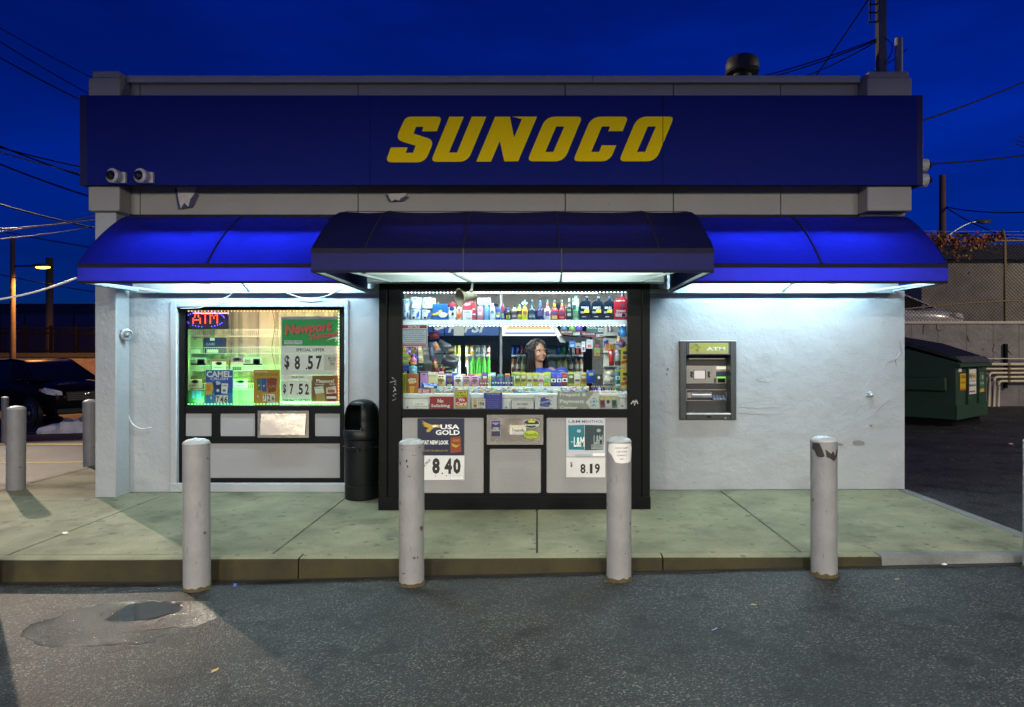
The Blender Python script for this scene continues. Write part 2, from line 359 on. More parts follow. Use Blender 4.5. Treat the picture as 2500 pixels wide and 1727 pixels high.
KERB = st(MB().box(-9, 3.9, -2.37, -2.3, -.3, -.02).build('kerb', DIRT))
def kerb_seg(x0, x1, mat):
    n = max(1, int((x1-x0)/.6)); mb = MB(); pr = [(-2.296, 0), (-2.385, 0), (-2.402, -.006), (-2.413, -.022), (-2.425, -.4), (-2.296, -.4)]
    for k in range(n):
        a, b_ = lerp(x0, x1, k/n), lerp(x0, x1, (k+1)/n); o = len(mb.v); mb.profx(pr, a, b_, cap=False)
    mb.v = [(x, y+.004*mnoise.noise((x*1.3, y*3, z*3)), PT(x)+z+.005*mnoise.noise((x*.8, 3, 0))) for x, y, z in mb.v]
    # end faces
    for e in (0, n-1):
        o = e*12+(6 if e == n-1 else 0); mb.f.append(tuple(range(o, o+6))); mb.m.append(0)
    top_ = [i for i, f in enumerate(mb.f) if len(f) == 4 and min(mb.v[q][2]-PT(mb.v[q][0]) for q in f) > -.018]
    for i in top_: mb.m[i] = 1
    mb.build('kerb_stone', [mat, CONC if mat is KERBY else mat], KERB)
for a, b_, m_ in ((-8, -4.82, KERBY), (-4.81, -1.72, KERBY), (-1.71, .9, KERBY), (.91, 2.47, KERBY), (2.48, 3.93, KERBN)): kerb_seg(a, b_, m_)
mb = MB().box(3.837, 3.95, -2.29, 0, -.3, 0); mb.v = [(x, y, z if z < 0 else PT(x)) for x, y, z in mb.v]; mb.build('kerb_stone', KERBN, KERB, bevel=.015)
for y0, y1 in ((-2.29, .6), (.61, 3.1), (3.11, 5.5)):
    mb = MB().box(-5.9, -5.787, y0, y1, -.6, 0); mb.v = [(x, y, z if z < 0 else PT(x)) for x, y, z in mb.v]; mb.build('kerb_stone', CONC, KERB, bevel=.015)
# dark ragged strip laid along the foot of the kerb
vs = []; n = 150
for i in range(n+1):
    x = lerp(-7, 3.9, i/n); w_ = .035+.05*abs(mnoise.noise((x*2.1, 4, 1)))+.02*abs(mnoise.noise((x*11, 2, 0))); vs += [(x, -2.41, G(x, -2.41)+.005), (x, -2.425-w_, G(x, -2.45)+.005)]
st(MB().add(vs, [(2*i, 2*i+2, 2*i+3, 2*i+1) for i in range(n)]).build('gutter_dark_strip', M('gutter_dark', (.010,.009,.007), .9, var=.4, scale=30, bump=.4)))
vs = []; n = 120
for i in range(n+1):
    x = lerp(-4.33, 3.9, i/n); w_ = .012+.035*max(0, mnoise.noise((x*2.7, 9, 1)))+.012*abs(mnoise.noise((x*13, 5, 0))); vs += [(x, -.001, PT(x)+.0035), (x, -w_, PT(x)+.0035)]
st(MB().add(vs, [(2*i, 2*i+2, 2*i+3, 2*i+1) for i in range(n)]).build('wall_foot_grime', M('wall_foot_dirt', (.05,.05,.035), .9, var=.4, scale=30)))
# puddle, painted lines, cracks
pts = []
for k in range(40):
    a = 2*PI*k/40; r = 1+.2*mnoise.noise((math.cos(a)*.9, math.sin(a)*.9, 2.2))
    pts.append((PUD[0]+.02+.235*r*math.cos(a), PUD[1]+.06+.155*r*math.sin(a)))
WATER = M('puddle_water', (.006,.007,.008), .03, spec=.6, var=0, rvar=.01)
st(MB().add([(x, y, G(x, y)+.004) for x, y in pts], [tuple(range(40))]).build('puddle', WATER))
YLINE = M('yellow_road_paint', (.42,.30,.03), .8, var=.5, scale=14)
def road_line(x0, y0, x1, y1, wd=.09):
    mb = MB(); n = 16; d = Vector((x1-x0, y1-y0)).normalized(); q = Vector((-d.y, d.x))*wd/2
    vs = []
    for i in range(n+1):
        x, y = lerp(x0, x1, i/n), lerp(y0, y1, i/n)
        for s in (-1, 1): vs.append((x+q.x*s, y+q.y*s, G(x+q.x*s, y+q.y*s)+.006))
    mb.add(vs, [(2*i, 2*i+1, 2*i+3, 2*i+2) for i in range(n)]); return st(mb.build('road_marking', YLINE))
road_line(-9.5, 3.25, -5.4, 3.75); road_line(-12.5, 6.4, -6.2, 6.3, .1); road_line(-18, 9.5, -9.3, 9.0, .12)
CRK = M('crack_filler', (.012,.012,.013), .8)
def crack(pts, wd=.012):
    vs = []; n = len(pts); P = []
    for i in range(n-1):
        for k in range(6):
            t = k/6; x, y = lerp(pts[i][0], pts[i+1][0], t), lerp(pts[i][1], pts[i+1][1], t)
            P.append((x+.03*mnoise.noise((x*5, y*5, 0)), y+.03*mnoise.noise((x*5, y*5, 7))))
    for i, (x, y) in enumerate(P):
        w_ = wd*(.35+.6*abs(mnoise.noise((x*9, y*9, 3)))); vs += [(x, y-w_, G(x, y)+.003), (x, y+w_, G(x, y)+.003)]
    st(MB().add(vs, [(2*i, 2*i+1, 2*i+3, 2*i+2) for i in range(len(P)-1)]).build('ground_crack', CRK))
crack([(1.72,-2.9), (1.9,-3.3), (2.25,-3.6), (2.55,-4.1), (3.0,-4.6)]); crack([(.4,-2.65), (.9,-2.75), (1.5,-2.7), (2.3,-2.9)], .006)
crack([(-4.2,-3.35), (-3.2,-3.5), (-2.0,-3.25), (-1.5,-3.2)], .006); crack([(-1.4,-3.6), (-.6,-3.9), (.5,-3.75), (1.1,-4.1), (1.7,-4.0)], .005); crack([(2.4,-3.0), (2.9,-3.2), (3.5,-3.1)], .005); crack([(-.3,-2.7), (-.1,-3.2), (.35,-3.6)], .004)
crack([(4.2,1.2), (6.5,1.6), (9.5,1.1)], .012)

# ---------------------------------------------------------------- building
WX0, WX1, WZ0, WZ1 = R(433, 750, 842, 1180, 0)              # left window opening
AX0, AX1, AZ0, AZ1 = R(1660, 833, 1797, 1025, 0)            # cash machine opening
BX0, BX1 = -1.478, 1.06; BY = -.88                          # booth
store = thing('store_building', 'grey painted flat-roofed kiosk store with blue sign band and service windows', 'building', (-.3, 2.4, .1))
def wall_holes(xb, zb, holes, y0, y1):
    mb = MB(); xb = sorted(xb); zb = sorted(zb)
    def hole(i, j):
        if i < 0 or j < 0 or i >= len(xb)-1 or j >= len(zb)-1: return True
        cx, cz = (xb[i]+xb[i+1])/2, (zb[j]+zb[j+1])/2
        return any(h[0] < cx < h[1] and h[2] < cz < h[3] for h in holes)
    for i in range(len(xb)-1):
        for j in range(len(zb)-1):
            if hole(i, j): continue
            a, b_, c, d = xb[i], xb[i+1], zb[j], zb[j+1]
            mb.add([(a,y0,c),(b_,y0,c),(b_,y0,d),(a,y0,d),(a,y1,c),(b_,y1,c),(b_,y1,d),(a,y1,d)], [(0,1,2,3),(7,6,5,4)]+
                   ([(0,3,7,4)] if hole(i-1, j) else [])+([(1,5,6,2)] if hole(i+1, j) else [])+([(0,4,5,1)] if hole(i, j-1) else [])+([(3,2,6,7)] if hole(i, j+1) else []))
    return mb
holes = [(WX0, WX1, WZ0, WZ1), (BX0+.05, BX1-.05, -1, 2.26), (AX0, AX1, AZ0, AZ1)]
wall_holes([-4.54, WX0, WX1, BX0+.05, BX1-.05, AX0, AX1, 3.917], [.0, WZ0, AZ0, AZ1, WZ1, 2.26, 3.05], holes, 0, .2).build('wall', WALL, store)
MB().box(-4.54, -4.34, .2, 5, 0, 4.41).build('side_wall', WALL, store); MB().box(3.717, 3.917, .2, 5, 0, 4.41).build('side_wall', WALL, store)
MB().box(-4.34, 3.717, 4.8, 5, 0, 4.41).build('rear_wall', WALL, store)
MB().box(-4.34, 3.717, .2, 4.8, 3.2, 3.3).build('roof', M('roof_felt', (.06,.06,.06), .9), store)
# parapet band in panels with open joints
MB().box(-4.54, 3.917, -.02, .2, 3.052, 4.40).build('parapet', BAND, store)
seams = [-4.27]+[PX(u, -.1) for u in (342, 874, 1380, 1644, 1906)]+[3.38]
for a, b_ in zip(seams[:-1], seams[1:]):
    MB().box(a+.004, b_-.004, -.10, -.021, 3.035, 4.405).build('band_panel', BAND, store, smooth=False, bevel=.004)
MB().box(-4.27, 3.38, -.125, -.02, 3.012, 3.033).build('drip_trim', BLACK, store)
cj = PX(1447, -.14)
for a, b_ in ((-4.29, cj-.002), (cj+.002, 3.38)):
    MB().box(a, b_, -.15, .25, 4.408, 4.482).build('coping', M('coping_metal', (.40,.395,.38), .5, var=.12), store, bevel=.006)
mb = MB().box(-4.56, -4.34, -.24, .0, 0, 3.04); mb.build('pilaster', WALL, store, bevel=.01)
for a, b_ in ((-4.59, -4.27), (3.38, 3.835)):
    MB().box(a, b_, -.30, .1, 3.035, 4.40).build('pilaster_block', BAND, store, bevel=.012)
MB().box(-4.56, -4.285, -.285, .1, 4.402, 4.475).build('pilaster_cap', BAND, store, bevel=.01)
MB().box(3.40, 3.81, -.285, .1, 4.402, 4.47).build('pilaster_cap', BAND, store, bevel=.01)
# plaster surround of the left window
sx0, sx1, sz0, sz1 = R(418, 733, 852, 1196, 0)
mb = MB(); mb.box(sx0, WX0, -.022, -.001, sz0, sz1).box(WX1, sx1, -.022, -.001, sz0, sz1).box(WX0, WX1, -.022, -.001, WZ1, sz1)
mb.build('window_surround', WALL, store, bevel=.004); MB().box(sx0-.005, sx1+.005, -.032, -.001, sz0-.02, WZ0).build('window_sill', WALL, store, bevel=.006)
# room inside
INT = M('interior_wall', (.55,.53,.48), .7); FLO = M('interior_floor', (.22,.2,.18), .6)
MB().box(-4.3, 3.7, .201, 4.8, .05, .12).build('interior_floor', FLO, store)
MB().box(BX0+.02, BX1-.02, BY+.06, .2, .05, .12).build('booth_floor', FLO, store)
MB().box(-4.3, 3.7, .201, 4.8, 2.75, 2.8).build('interior_ceiling', WHITE, store)
MB().box(-1.95, -1.90, .201, 4.6, .12, 2.75).build('partition', INT, store); MB().box(1.45, 1.5, .201, 4.6, .12, 2.75).build('partition', INT, store)
MB().box(-1.9, 1.45, 2.55, 2.6, .12, 2.75).build('partition', INT, store)
MB().box(WX0-.1, WX1+.1, .72, .76, WZ0, 2.5).build('display_back', INT, store)
MB().box(WX0-.1, WX0-.02, .2, .72, WZ0, 2.5).build('display_side', INT, store); MB().box(WX1+.02, WX1+.08, .2, .72, WZ0, 2.5).build('display_side', INT, store)
MB().box(WX0-.02, WX1+.02, .201, .72, PZ(1000, .1)-.03, PZ(1000, .1)).build('display_floor', WHITE, store)
# ---- left window
W1 = MB()
def pbar(mb, u0, v0, u1, v1, y0, y1, m=0):
    a, b_, c, d = R(u0, v0, u1, v1, y0); return mb.box(a, b_, y0, y1, c, d, m)
wy = .03
fx0, fx1, fz0, fz1 = R(433, 750, 842, 1180, 0)
X = lambda u: PX(u, wy); Z = lambda v: PZ(v, wy)
W1.box(WX0, X(452), wy, wy+.06, WZ0, WZ1).box(X(830), WX1, wy, wy+.06, WZ0, WZ1)
W1.box(X(452), X(830), wy, wy+.06, Z(757), WZ1).box(X(452), X(830), wy, wy+.06, Z(1010), Z(991)).box(X(452), X(830), wy, wy+.06, Z(1083), Z(1066)).box(X(452), X(830), wy, wy+.06, WZ0, Z(1168))
for a, b_ in ((516, 537), (622, 632), (752, 768)): W1.box(X(a), X(b_), wy, wy+.06, Z(1066), Z(1010))
win1 = W1.build('window', BLACK, store, bevel=.004)
MB().box(X(450), X(832), wy+.028, wy+.034, Z(993), Z(755)).build('pane', GLASS, win1, smooth=False)
for a, b_, c, d in ((452, 516, 1010, 1066), (537, 622, 1010, 1066), (768, 830, 1010, 1066), (452, 830, 1083, 1168)):
    MB().poly(rrect(X(a)+.002, X(b_)-.002, Z(d)+.002, Z(c)-.002, .012), wy+.012, wy+.05).build('panel', PANEL, win1)
def drawer(u0, v0, u1, v1, y, parent, tilt=.031):
    a, b_, c, d = R(u0, v0, u1, v1, y); mb = MB(); t_ = .028
    mb.box(a, b_, y, y+.05, c, d)
    o = mb.build('transaction_drawer', STEEL, parent)
    MB().add([(a+t_+.004, y-tilt, c+t_+.004), (b_-t_-.004, y-tilt, c+t_+.004), (b_-t_-.004, y-.003, d-t_-.004), (a+t_+.004, y-.003, d-t_-.004), (a+t_+.004, y-.0008, c+t_+.004), (b_-t_-.004, y-.0008, c+t_+.004), (b_-t_-.004, y-.0008, d-t_-.004), (a+t_+.004, y-.0008, d-t_-.004)], [(0,1,2,3), (0,4,5,1), (0,3,7,4), (1,5,6,2), (3,2,6,7)]).build('drawer_flap', M('worn_steel_flap', (.50,.45,.36), .27, metal=1, var=.3, scale=7, bump=.2, bscale=8), parent, smooth=False)  # flap tilt is shaped so the steel reflects the forecourt lamps
    fr = MB(); y2 = y-.006; fr.box(a-.002, a+t_, y2, y-.0005, c, d).box(b_-t_, b_+.002, y2, y-.0005, c, d).box(a+t_, b_-t_, y2, y-.0005, c, c+t_).box(a+t_, b_-t_, y2, y-.0005, d-t_, d)
    return o, fr.build('drawer_frame', STEEL, parent)
drawer(630, 1003, 754, 1069, .012, win1)
# ---- booth
X = lambda u: PX(u, BY); Z = lambda v: PZ(v, BY); zt = Z(692); zb = PT(0)-.01
ROOF_ARGS = (BX0-.02, BX1+.02, BY-.02, 0, zt, zt+.07)
fr = MB(); y0, y1 = BY, BY+.07
fr.box(X(925), X(944.5), y0, y1, zb, zt).box(X(949), X(980), y0, y1, zb, zt).box(X(1533), X(1566), y0, y1, zb, zt).box(X(1568), X(1587), y0, y1, zb, zt)
fr.box(X(944.5), X(949), y0+.02, y1, zb, zt).box(X(1566), X(1568), y0+.012, y1, zb, zt)
fr.box(X(980), X(1533), y0, y1, Z(712), zt).box(X(980), X(1533), y0, y1, Z(1020), Z(1000)).box(X(980), X(1533), y0, y1, zb, Z(1205))
fr.box(X(1181), X(1195), y0, y1, Z(1205), Z(1020)).box(X(1321), X(1334), y0, y1, Z(1205), Z(1020)).box(X(1195), X(1321), y0, y1, Z(1096), Z(1080))
booth = fr.build('service_booth', BLACK, store, bevel=.003)
for a, b_ in ((BX0, BX0+.06), (BX1-.06, BX1)): MB().box(a, b_, BY+.071, 0, zb, zt).build('side_panel', BLACK, booth, bevel=.003)
MB().box(*ROOF_ARGS).build('booth_roof', M('booth_roof_metal', (.30,.36,.38), .45, metal=.6), booth)
fr.v = []
MB().box(X(925)-.004, X(1587)+.004, y0-.012, y0-.0005, zb+.002, zb+.13).build('kick_plate', BLACK, booth, bevel=.003)
MB().box(X(978), X(1535), y0+.03, y0+.038, Z(1002), Z(710)).build('booth_pane', GLASS, booth, smooth=False)
for a, b_, c, d in ((981, 1181, 1020, 1205), (1195, 1321, 1096, 1205), (1334, 1532, 1020, 1205)):
    MB().poly(rrect(X(a)+.002, X(b_)-.002, Z(d)+.002, Z(c)-.002, .015), y0+.012, y0+.06).build('booth_panel', PANEL, booth)
drawer(1189, 1013, 1326, 1086, y0-.016, booth, .006)
# ---------------------------------------------------------------- awnings
def fabric(name, dif, tra, fac):
    m = bpy.data.materials.new(name); m.use_nodes = True; t = m.node_tree; t.nodes.clear(); N = t.nodes.new; L = t.links.new
    o = N('ShaderNodeOutputMaterial'); mx = N('ShaderNodeMixShader'); d = N('ShaderNodeBsdfPrincipled'); tr = N('ShaderNodeBsdfTranslucent')
    d.inputs['Roughness'].default_value = .55; d.inputs['Specular IOR Level'].default_value = .12
    tc = N('ShaderNodeTexCoord'); n = N('ShaderNodeTexNoise'); n.inputs['Scale'].default_value = 2.5; n.inputs['Detail'].default_value = 6; L(tc.outputs['Object'], n.inputs['Vector'])
    for col, s in ((dif, d.inputs['Base Color']), (tra, tr.inputs[0])):
        q = N('ShaderNodeMix'); q.data_type = 'RGBA'; q.inputs[6].default_value = (*[c*.82 for c in col], 1); q.inputs[7].default_value = (*[min(1, c*1.12) for c in col], 1); L(n.outputs[0], q.inputs[0]); L(q.outputs[2], s)
    nb = N('ShaderNodeTexNoise'); nb.inputs['Scale'].default_value = 5; nb.inputs['Detail'].default_value = 5; L(tc.outputs['Object'], nb.inputs['Vector']); bp = N('ShaderNodeBump'); bp.inputs['Strength'].default_value = .35; bp.inputs['Distance'].default_value = .03; L(nb.outputs[0], bp.inputs['Height']); L(bp.outputs[0], d.inputs['Normal']); L(bp.outputs[0], tr.inputs['Normal'])
    mx.inputs[0].default_value = fac; L(d.outputs[0], mx.inputs[1]); L(tr.outputs[0], mx.inputs[2]); L(mx.outputs[0], o.inputs[0]); return m
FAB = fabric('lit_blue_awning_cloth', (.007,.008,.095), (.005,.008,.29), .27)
VAL = fabric('lit_blue_valance_cloth', (.022,.021,.25), (.02,.018,.36), .25)  # brighter than the canopy cloth: front light put into the valance colour
VALD = fabric('dark_blue_valance_cloth', (.013,.014,.088), (.02,.02,.2), .08)  # the dark valance's front light is likewise put into its colour
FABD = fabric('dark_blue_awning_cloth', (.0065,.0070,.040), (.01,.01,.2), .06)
HEM = M('navy_hem', (.008,.007,.022), .7, spec=.2)
AWF = M('awning_frame_paint', (.42,.50,.53), .45, metal=.3)
TUBE = LIT('fluorescent_tube', (.64,.90,1.0), 275.0)
TUBE2 = LIT('fluorescent_tube_green', (.85,1.0,.86), 80.0)
def arc(y0, z0, y1, z1, n=12, mixf=.34):
    p = []
    for k in range(n+1):
        t = k/n; a = t*PI/2
        ey, ez = y0+(y1-y0)*math.sin(a), z1+(z0-z1)*math.cos(a); ly, lz = lerp(y0, y1, t), lerp(z0, z1, t)
        p.append((lerp(ly, ey, mixf), lerp(lz, ez, mixf)))
    return p
def awning(label, x0, x1, prof, zb, ribs, fab, seams=(), sag=.010, ends=(True, True), parent_name='awning'):
    root = thing('awning', label, 'awning', ((x0+x1)/2, 0, zb), 'blue fabric awnings along the shop front')
    yf, zf = prof[-1]; n = max(8, int((x1-x0)/.07)); rows = prof; vs = []
    rx = sorted(ribs)
    for i in range(n+1):
        x = lerp(x0, x1, i/n)
        s = 0
        for a, b_ in zip(rx[:-1], rx[1:]):
            if a <= x <= b_: s = -sag*4*(x-a)*(b_-x)/(b_-a)**2
        for j, (y, z) in enumerate(rows):
            w_ = math.sin(PI*j/(len(rows)-1)*.9+.2) if 0 < j < len(rows)-1 else .15
            vs.append((x, y-s*.4*w_, z+s*w_+.004*mnoise.noise((x*2.2, y*5, 1))+.003*mnoise.noise((x*9, y*2, 4))*w_))
    k = len(rows); mb = MB().add(vs, [(i*k+j, (i+1)*k+j, (i+1)*k+j+1, i*k+j+1) for i in range(n) for j in range(k-1)])
    mb.build('canopy_cloth', fab, root, angle=60)
    xs_ = [x0]+[s for s in seams]+[x1]
    for a, b_ in zip(xs_[:-1], xs_[1:]):
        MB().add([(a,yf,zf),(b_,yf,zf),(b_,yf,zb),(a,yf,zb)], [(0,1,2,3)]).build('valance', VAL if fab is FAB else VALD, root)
    for s in seams: MB().tube([(s, yf-.004, zf), (s, yf-.005, zb)], .006, 6).build('valance_seam', M('grey_cord', (.05,.055,.09), .6), root)
    MB().box(x0, x1, yf-.004, yf-.001, zf-.034, zf+.004).build('hem', HEM, root); MB().box(x0, x1, yf-.004, yf+.004, zb-.004, zb+.018).build('hem', HEM, root)
    for e, x in zip(ends, (x0, x1)):
        if e: MB().add([(x, y, z) for y, z in prof]+[(x, yf, zb), (x, prof[0][0], zb)], [tuple(range(k+2))]).build('end_panel', fab, root)
    for r_ in ribs:
        MB().tube([(r_, y+.006, z-.012) for y, z in prof], .011, 6).build('bow_rib', M('rib_steel', (.05,.05,.06), .5, metal=.4), root)
    for r_ in ribs[1:-1]: MB().tube([(r_, y-.002, z+.002) for y, z in prof], .007, 6).build('seam_and_rib_shade', M('seam_rib_shade_cloth', (.008,.008,.02), .7), root)  # dark tubes paint the rib shade onto the cloth; cross tube is a seam
    q_ = prof[2]; MB().tube([(x0, q_[0]-.001, q_[1]+.001), (x1, q_[0]-.001, q_[1]+.001)], .004, 5).build('seam_and_rib_shade', MATS['seam_rib_shade_cloth'], root)
    fr = MB(); fr.box(x0, x1, yf+.012, yf+.04, zb, zb+.028); fr.box(x0, x1, -.045, -.004, zb-.012, zb+.03)
    for r_ in (x0+.02, x1-.02): fr.tube([(r_, yf+.03, zb+.014), (r_, -.02, zb+.014)], .014, 4)
    fr.build('bottom_frame', AWF, root)
    return root
profS = [(-.10,3.009),(-.16,3.004),(-.22,2.993),(-.30,2.962),(-.385,2.912),(-.49,2.842),(-.6,2.763),(-.72,2.668),(-.83,2.569),(-.91,2.488),(-.98,2.407)]
ZB = 2.23
def braces(root, pairs):
    for p, q in pairs: MB().tube([p, q], .012, 4).build('brace', AWF, root)
def tubes(root, spans, y, z, m=TUBE):
    for a, b_ in spans:
        f = MB().box(a-.03, b_+.03, y-.05, y+.06, z+.03, z+.085).build('light_fitting', WHITE, root)
        MB().tube([(a, y, z), (b_, y, z)], .019, 10).build('fluorescent_tube', m, root)
xr = PX(590, -.0)*.0
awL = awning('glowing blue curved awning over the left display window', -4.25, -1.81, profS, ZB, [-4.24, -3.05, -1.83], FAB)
braces(awL, [((-3.05, -.05, 2.24), (-3.25, -.95, 2.25)), ((-3.05, -.05, 2.24), (-2.75, -.95, 2.25)), ((-4.22,-.93,2.25), (-4.0,-.05,2.24))])
tubes(awL, [(-3.85, -2.95), (-2.9, -2.0)], -.34, 2.58)
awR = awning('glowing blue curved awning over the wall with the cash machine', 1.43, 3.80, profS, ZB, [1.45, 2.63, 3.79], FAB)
braces(awR, [((2.60, -.05, 2.24), (2.4, -.95, 2.25)), ((2.60, -.05, 2.24), (2.9, -.95, 2.25)), ((3.77,-.93,2.25), (3.5,-.05,2.24))])
tubes(awR, [(1.62, 2.52), (2.57, 3.42)], -.34, 2.58)
YM = -1.87
profM = [(-.02,3.0),(-.45,2.97),(-.88,2.912),(-1.07,2.868),(-1.263,2.799),(-1.43,2.712),(-1.59,2.615),(-1.73,2.52),(-1.82,2.46),(YM,2.417)]
ribsM = [-1.795, -1.37, -.59, .18, .97, 1.405]
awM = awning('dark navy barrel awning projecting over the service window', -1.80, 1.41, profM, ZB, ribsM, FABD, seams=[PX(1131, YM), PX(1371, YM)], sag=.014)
braces(awM, [((x, BY-.02, 2.25), (x2, YM+.03, 2.25)) for x, x2 in ((-1.35,-1.55), (-.62,-.72), (.22,.20), (.95,1.15))]+[((-1.79, YM+.03, 2.25), (-1.79, -.02, 2.25)), ((1.4, YM+.03, 2.25), (1.4, -.02, 2.25)), ((-1.6,-.4,2.25), (-1.6,-.4,2.9)), ((1.3,-.4,2.25), (1.3,-.4,2.9))])
MB().box(BX0-.12, BX1+.12, BY-.05, BY+.03, 2.311, 2.86).build('booth_head', WHITEM, store, bevel=.004)
MB().profx([(BY-.07, 2.245), (BY+.0, 2.235), (BY+.0, 2.31), (BY-.07, 2.31)], BX0-.1, BX1+.12).build('booth_beam', AWF, store)
tubes(awM, [(-1.25, -.15), (-.05, .95)], BY-.42, 2.57, TUBE2)

# ---------------------------------------------------------------- fascia sign
SY = -.36
SIGNB = M('sign_blue_enamel', (.006,.013,.165), .55, var=.12, scale=1.5, spec=.06)
SIGNE = M('sign_blue_edge', (.012,.012,.08), .45, spec=.2)
YEL = M('sign_yellow_letters', (.93,.66,.001), .6, var=.10, scale=60, spec=.1)
sx0, sx1, sz0, sz1 = R(212, 233, 2239, 452, SY)
sign = thing('fascia_sign', 'long dark blue fascia sign with slanted yellow block letters', 'sign', ((sx0+sx1)/2, SY, sz0))
sxs = [sx0, PX(903, SY), PX(1618, SY), sx1]
for a, b_ in zip(sxs[:-1], sxs[1:]): MB().box(a+.0012, b_-.0012, SY, SY+.03, sz0, sz1).build('sign_panel', SIGNB, sign, bevel=.0015)
for a, b_ in ((PX(194, SY), sx0-.001), (sx1+.001, PX(2254, SY))): MB().box(a, b_, SY+.004, -.06, sz0-.002, sz1+.002).build('end_trim', SIGNE, sign, bevel=.003)
MB().box(sx0, sx1, SY+.031, -.31, sz0-.001, sz1+.001).build('sign_box', SIGNB, sign)
def fillet(pts):
    out = []; n = len(pts)
    for i, p in enumerate(pts):
        r = p[2] if len(p) > 2 else 0
        if not r: out.append((p[0], p[1])); continue
        P = Vector(p[:2]); A = Vector(pts[i-1][:2])-P; B = Vector(pts[(i+1) % n][:2])-P
        a, b_ = P+A.normalized()*min(r, A.length*.48), P+B.normalized()*min(r, B.length*.48)
        for k in range(7):
            t = k/6; q = a*(1-t)**2+P*2*t*(1-t)+b_*t*t; out.append((q.x, q.y))
    return out
LET = {
 'S': [[(158,320),(275,320),(262,358),(313,358),(333,308),(190,264,55),(262,103,40),(518,103,36),(482,206),(377,206),(388,174),(335,174),(316,222),(462,269,50),(398,425,60),(118,425,45)]],
 'U': [[(570,103),(672,103),(567,356),(624,356),(728,103),(830,103),(698,421,62),(438,421,42)]],
 'N': [[(893,103),(997,103),(1026,250),(1082,120),(1015,103),(1188,103),(1055,418),(957,418),(926,273),(863,420),(760,420)]],
 'O': [[(1250,103,70),(1508,103,36),(1378,418,66),(1118,418,42)],[(1323,172),(1380,172),(1303,352),(1246,352)]],
 'C': [[(1572,103,70),(1832,103,36),(1792,205),(1690,205),(1703,172),(1645,172),(1570,352),(1625,352),(1643,305),(1747,305),(1700,418,66),(1440,418,42)]]}
LET['o'] = [[(p[0]+646, *p[1:]) for p in c] for c in LET['O']]
for ch in 'SUNOCo':
    cs = []
    for c in LET[ch]: cs.append([(PX(900+x/2.889, SY), PZ(250+y/2.889, SY)) for x, y in fillet(c)])
    mb = MB(); ya, yb = SY-.006, SY-.0006
    if len(cs) == 1: mb.poly(cs[0], ya, yb)
    else:                                    # ring: bridge outer to inner
        o, i_ = cs; tri = tessellate_polygon([[Vector((x, z, 0)) for x, z in c] for c in (o, i_)])
        mb.add([(x, ya, z) for x, z in o+i_], tri)
        for c in (o, i_):
            m_ = len(c); mb.add([(x, ya, z) for x, z in c]+[(x, yb, z) for x, z in c], [(q, (q+1) % m_, m_+(q+1) % m_, m_+q) for q in range(m_)])
    mb.build('letter', YEL, sign, smooth=False)
MB().box(sxs[2]-.003, sxs[2]+.003, SY-.0085, SY-.0065, sz0+.05, sz1-.003).build('panel_seam', BLACK, sign)
# torn flashing under the sign
TORN = M('torn_white_flashing', (.52,.50,.47), .7, var=.4, scale=20, bump=.5); TORNB = M('torn_blue_flashing', (.03,.03,.10), .6)
for i, (u, v, w_, h_, mm) in enumerate(((455, 458, 46, 52, TORN), (970, 474, 46, 18, TORN))):
    Y = -.13; t = thing('torn_flashing', ('ragged white and blue strip hanging below the sign near its left end', 'small torn sheet curling out below the sign near the middle')[i], 'flashing', (PX(u, Y), Y, PZ(v+h_, Y)))
    pts = [(u-w_/2, v), (u+w_/2, v-2), (u+w_*.42, v+h_*.3), (u+w_*.2, v+h_*.55), (u+w_*.1, v+h_*.9), (u-w_*.12, v+h_*.72), (u-w_*.3, v+h_), (u-w_*.42, v+h_*.55)]
    MB().poly([(PX(a, Y), PZ(b_, Y)) for a, b_ in pts], Y, Y+.004).build('torn_sheet', mm, t, smooth=False)
    p2 = [(a+(10 if a > u else -8)*.9, b_+1) for a, b_ in pts[::2]]
    MB().poly([(PX(a, Y), PZ(b_, Y)) for a, b_ in p2], Y+.006, Y+.009).build('torn_backing', TORNB, t, smooth=False)

# ---------------------------------------------------------------- security cameras
CAMW = M('camera_white_plastic', (.42,.42,.43), .4); LENS = M('dome_lens', (.004,.004,.005), .04, spec=.9, var=0, rvar=.01)
def rotated(mb, mat4, i0=0): mb.v = mb.v[:i0]+[tuple(mat4 @ Vector(p)) for p in mb.v[i0:]]; return mb
def dome_camera(label, loc, direction, arm):
    t = thing('security_camera', label, 'camera', loc, 'dome cameras on the sign'); q = Vector(direction).to_track_quat('Z', 'Y').to_matrix().to_4x4()
    Mx = Matrix.Translation(loc) @ q
    b = MB().lathe([(.060,-.075),(.068,-.06),(.070,.0),(.066,.012),(.052,.018)], n=24); rotated(b, Mx).build('housing', CAMW, t)
    rg = MB().lathe([(.072,-.006),(.073,.004),(.05,.021),(.049,.012)], n=24, cap=False); rotated(rg, Mx).build('trim_ring', CAMW, t)
    d = MB().lathe([(.05,.008),(.047,.028),(.036,.046),(.02,.055),(.001,.058)], n=20); rotated(d, Mx).build('dome', LENS, t)
    sc_ = MB()
    for k in range(3):
        a = 2*PI*k/3+.5; sc_.ell((.061*math.cos(a), .061*math.sin(a), .014), (.005,.005,.004), 6, 4)
    rotated(sc_, Mx).build('screw', M('screw_dark', (.08,.08,.08), .4), t)
    x0, x1, y0, y1, z0, z1 = arm; MB().box(x0, x1, y0, y1, z0, z1).build('mount_bracket', CAMW, t, bevel=.004)
for lab, u in (('white dome camera on the sign face, nearest its left end', 274), ('white dome camera on the sign face, second from its left end', 342)):
    x, z = PX(u, -.45), PZ(429, -.45); dome_camera(lab, (x, -.45, z), (-.22, -1, -.03), (x-.005, x+.10, -.40, SY-.002, z-.06, z+.05))
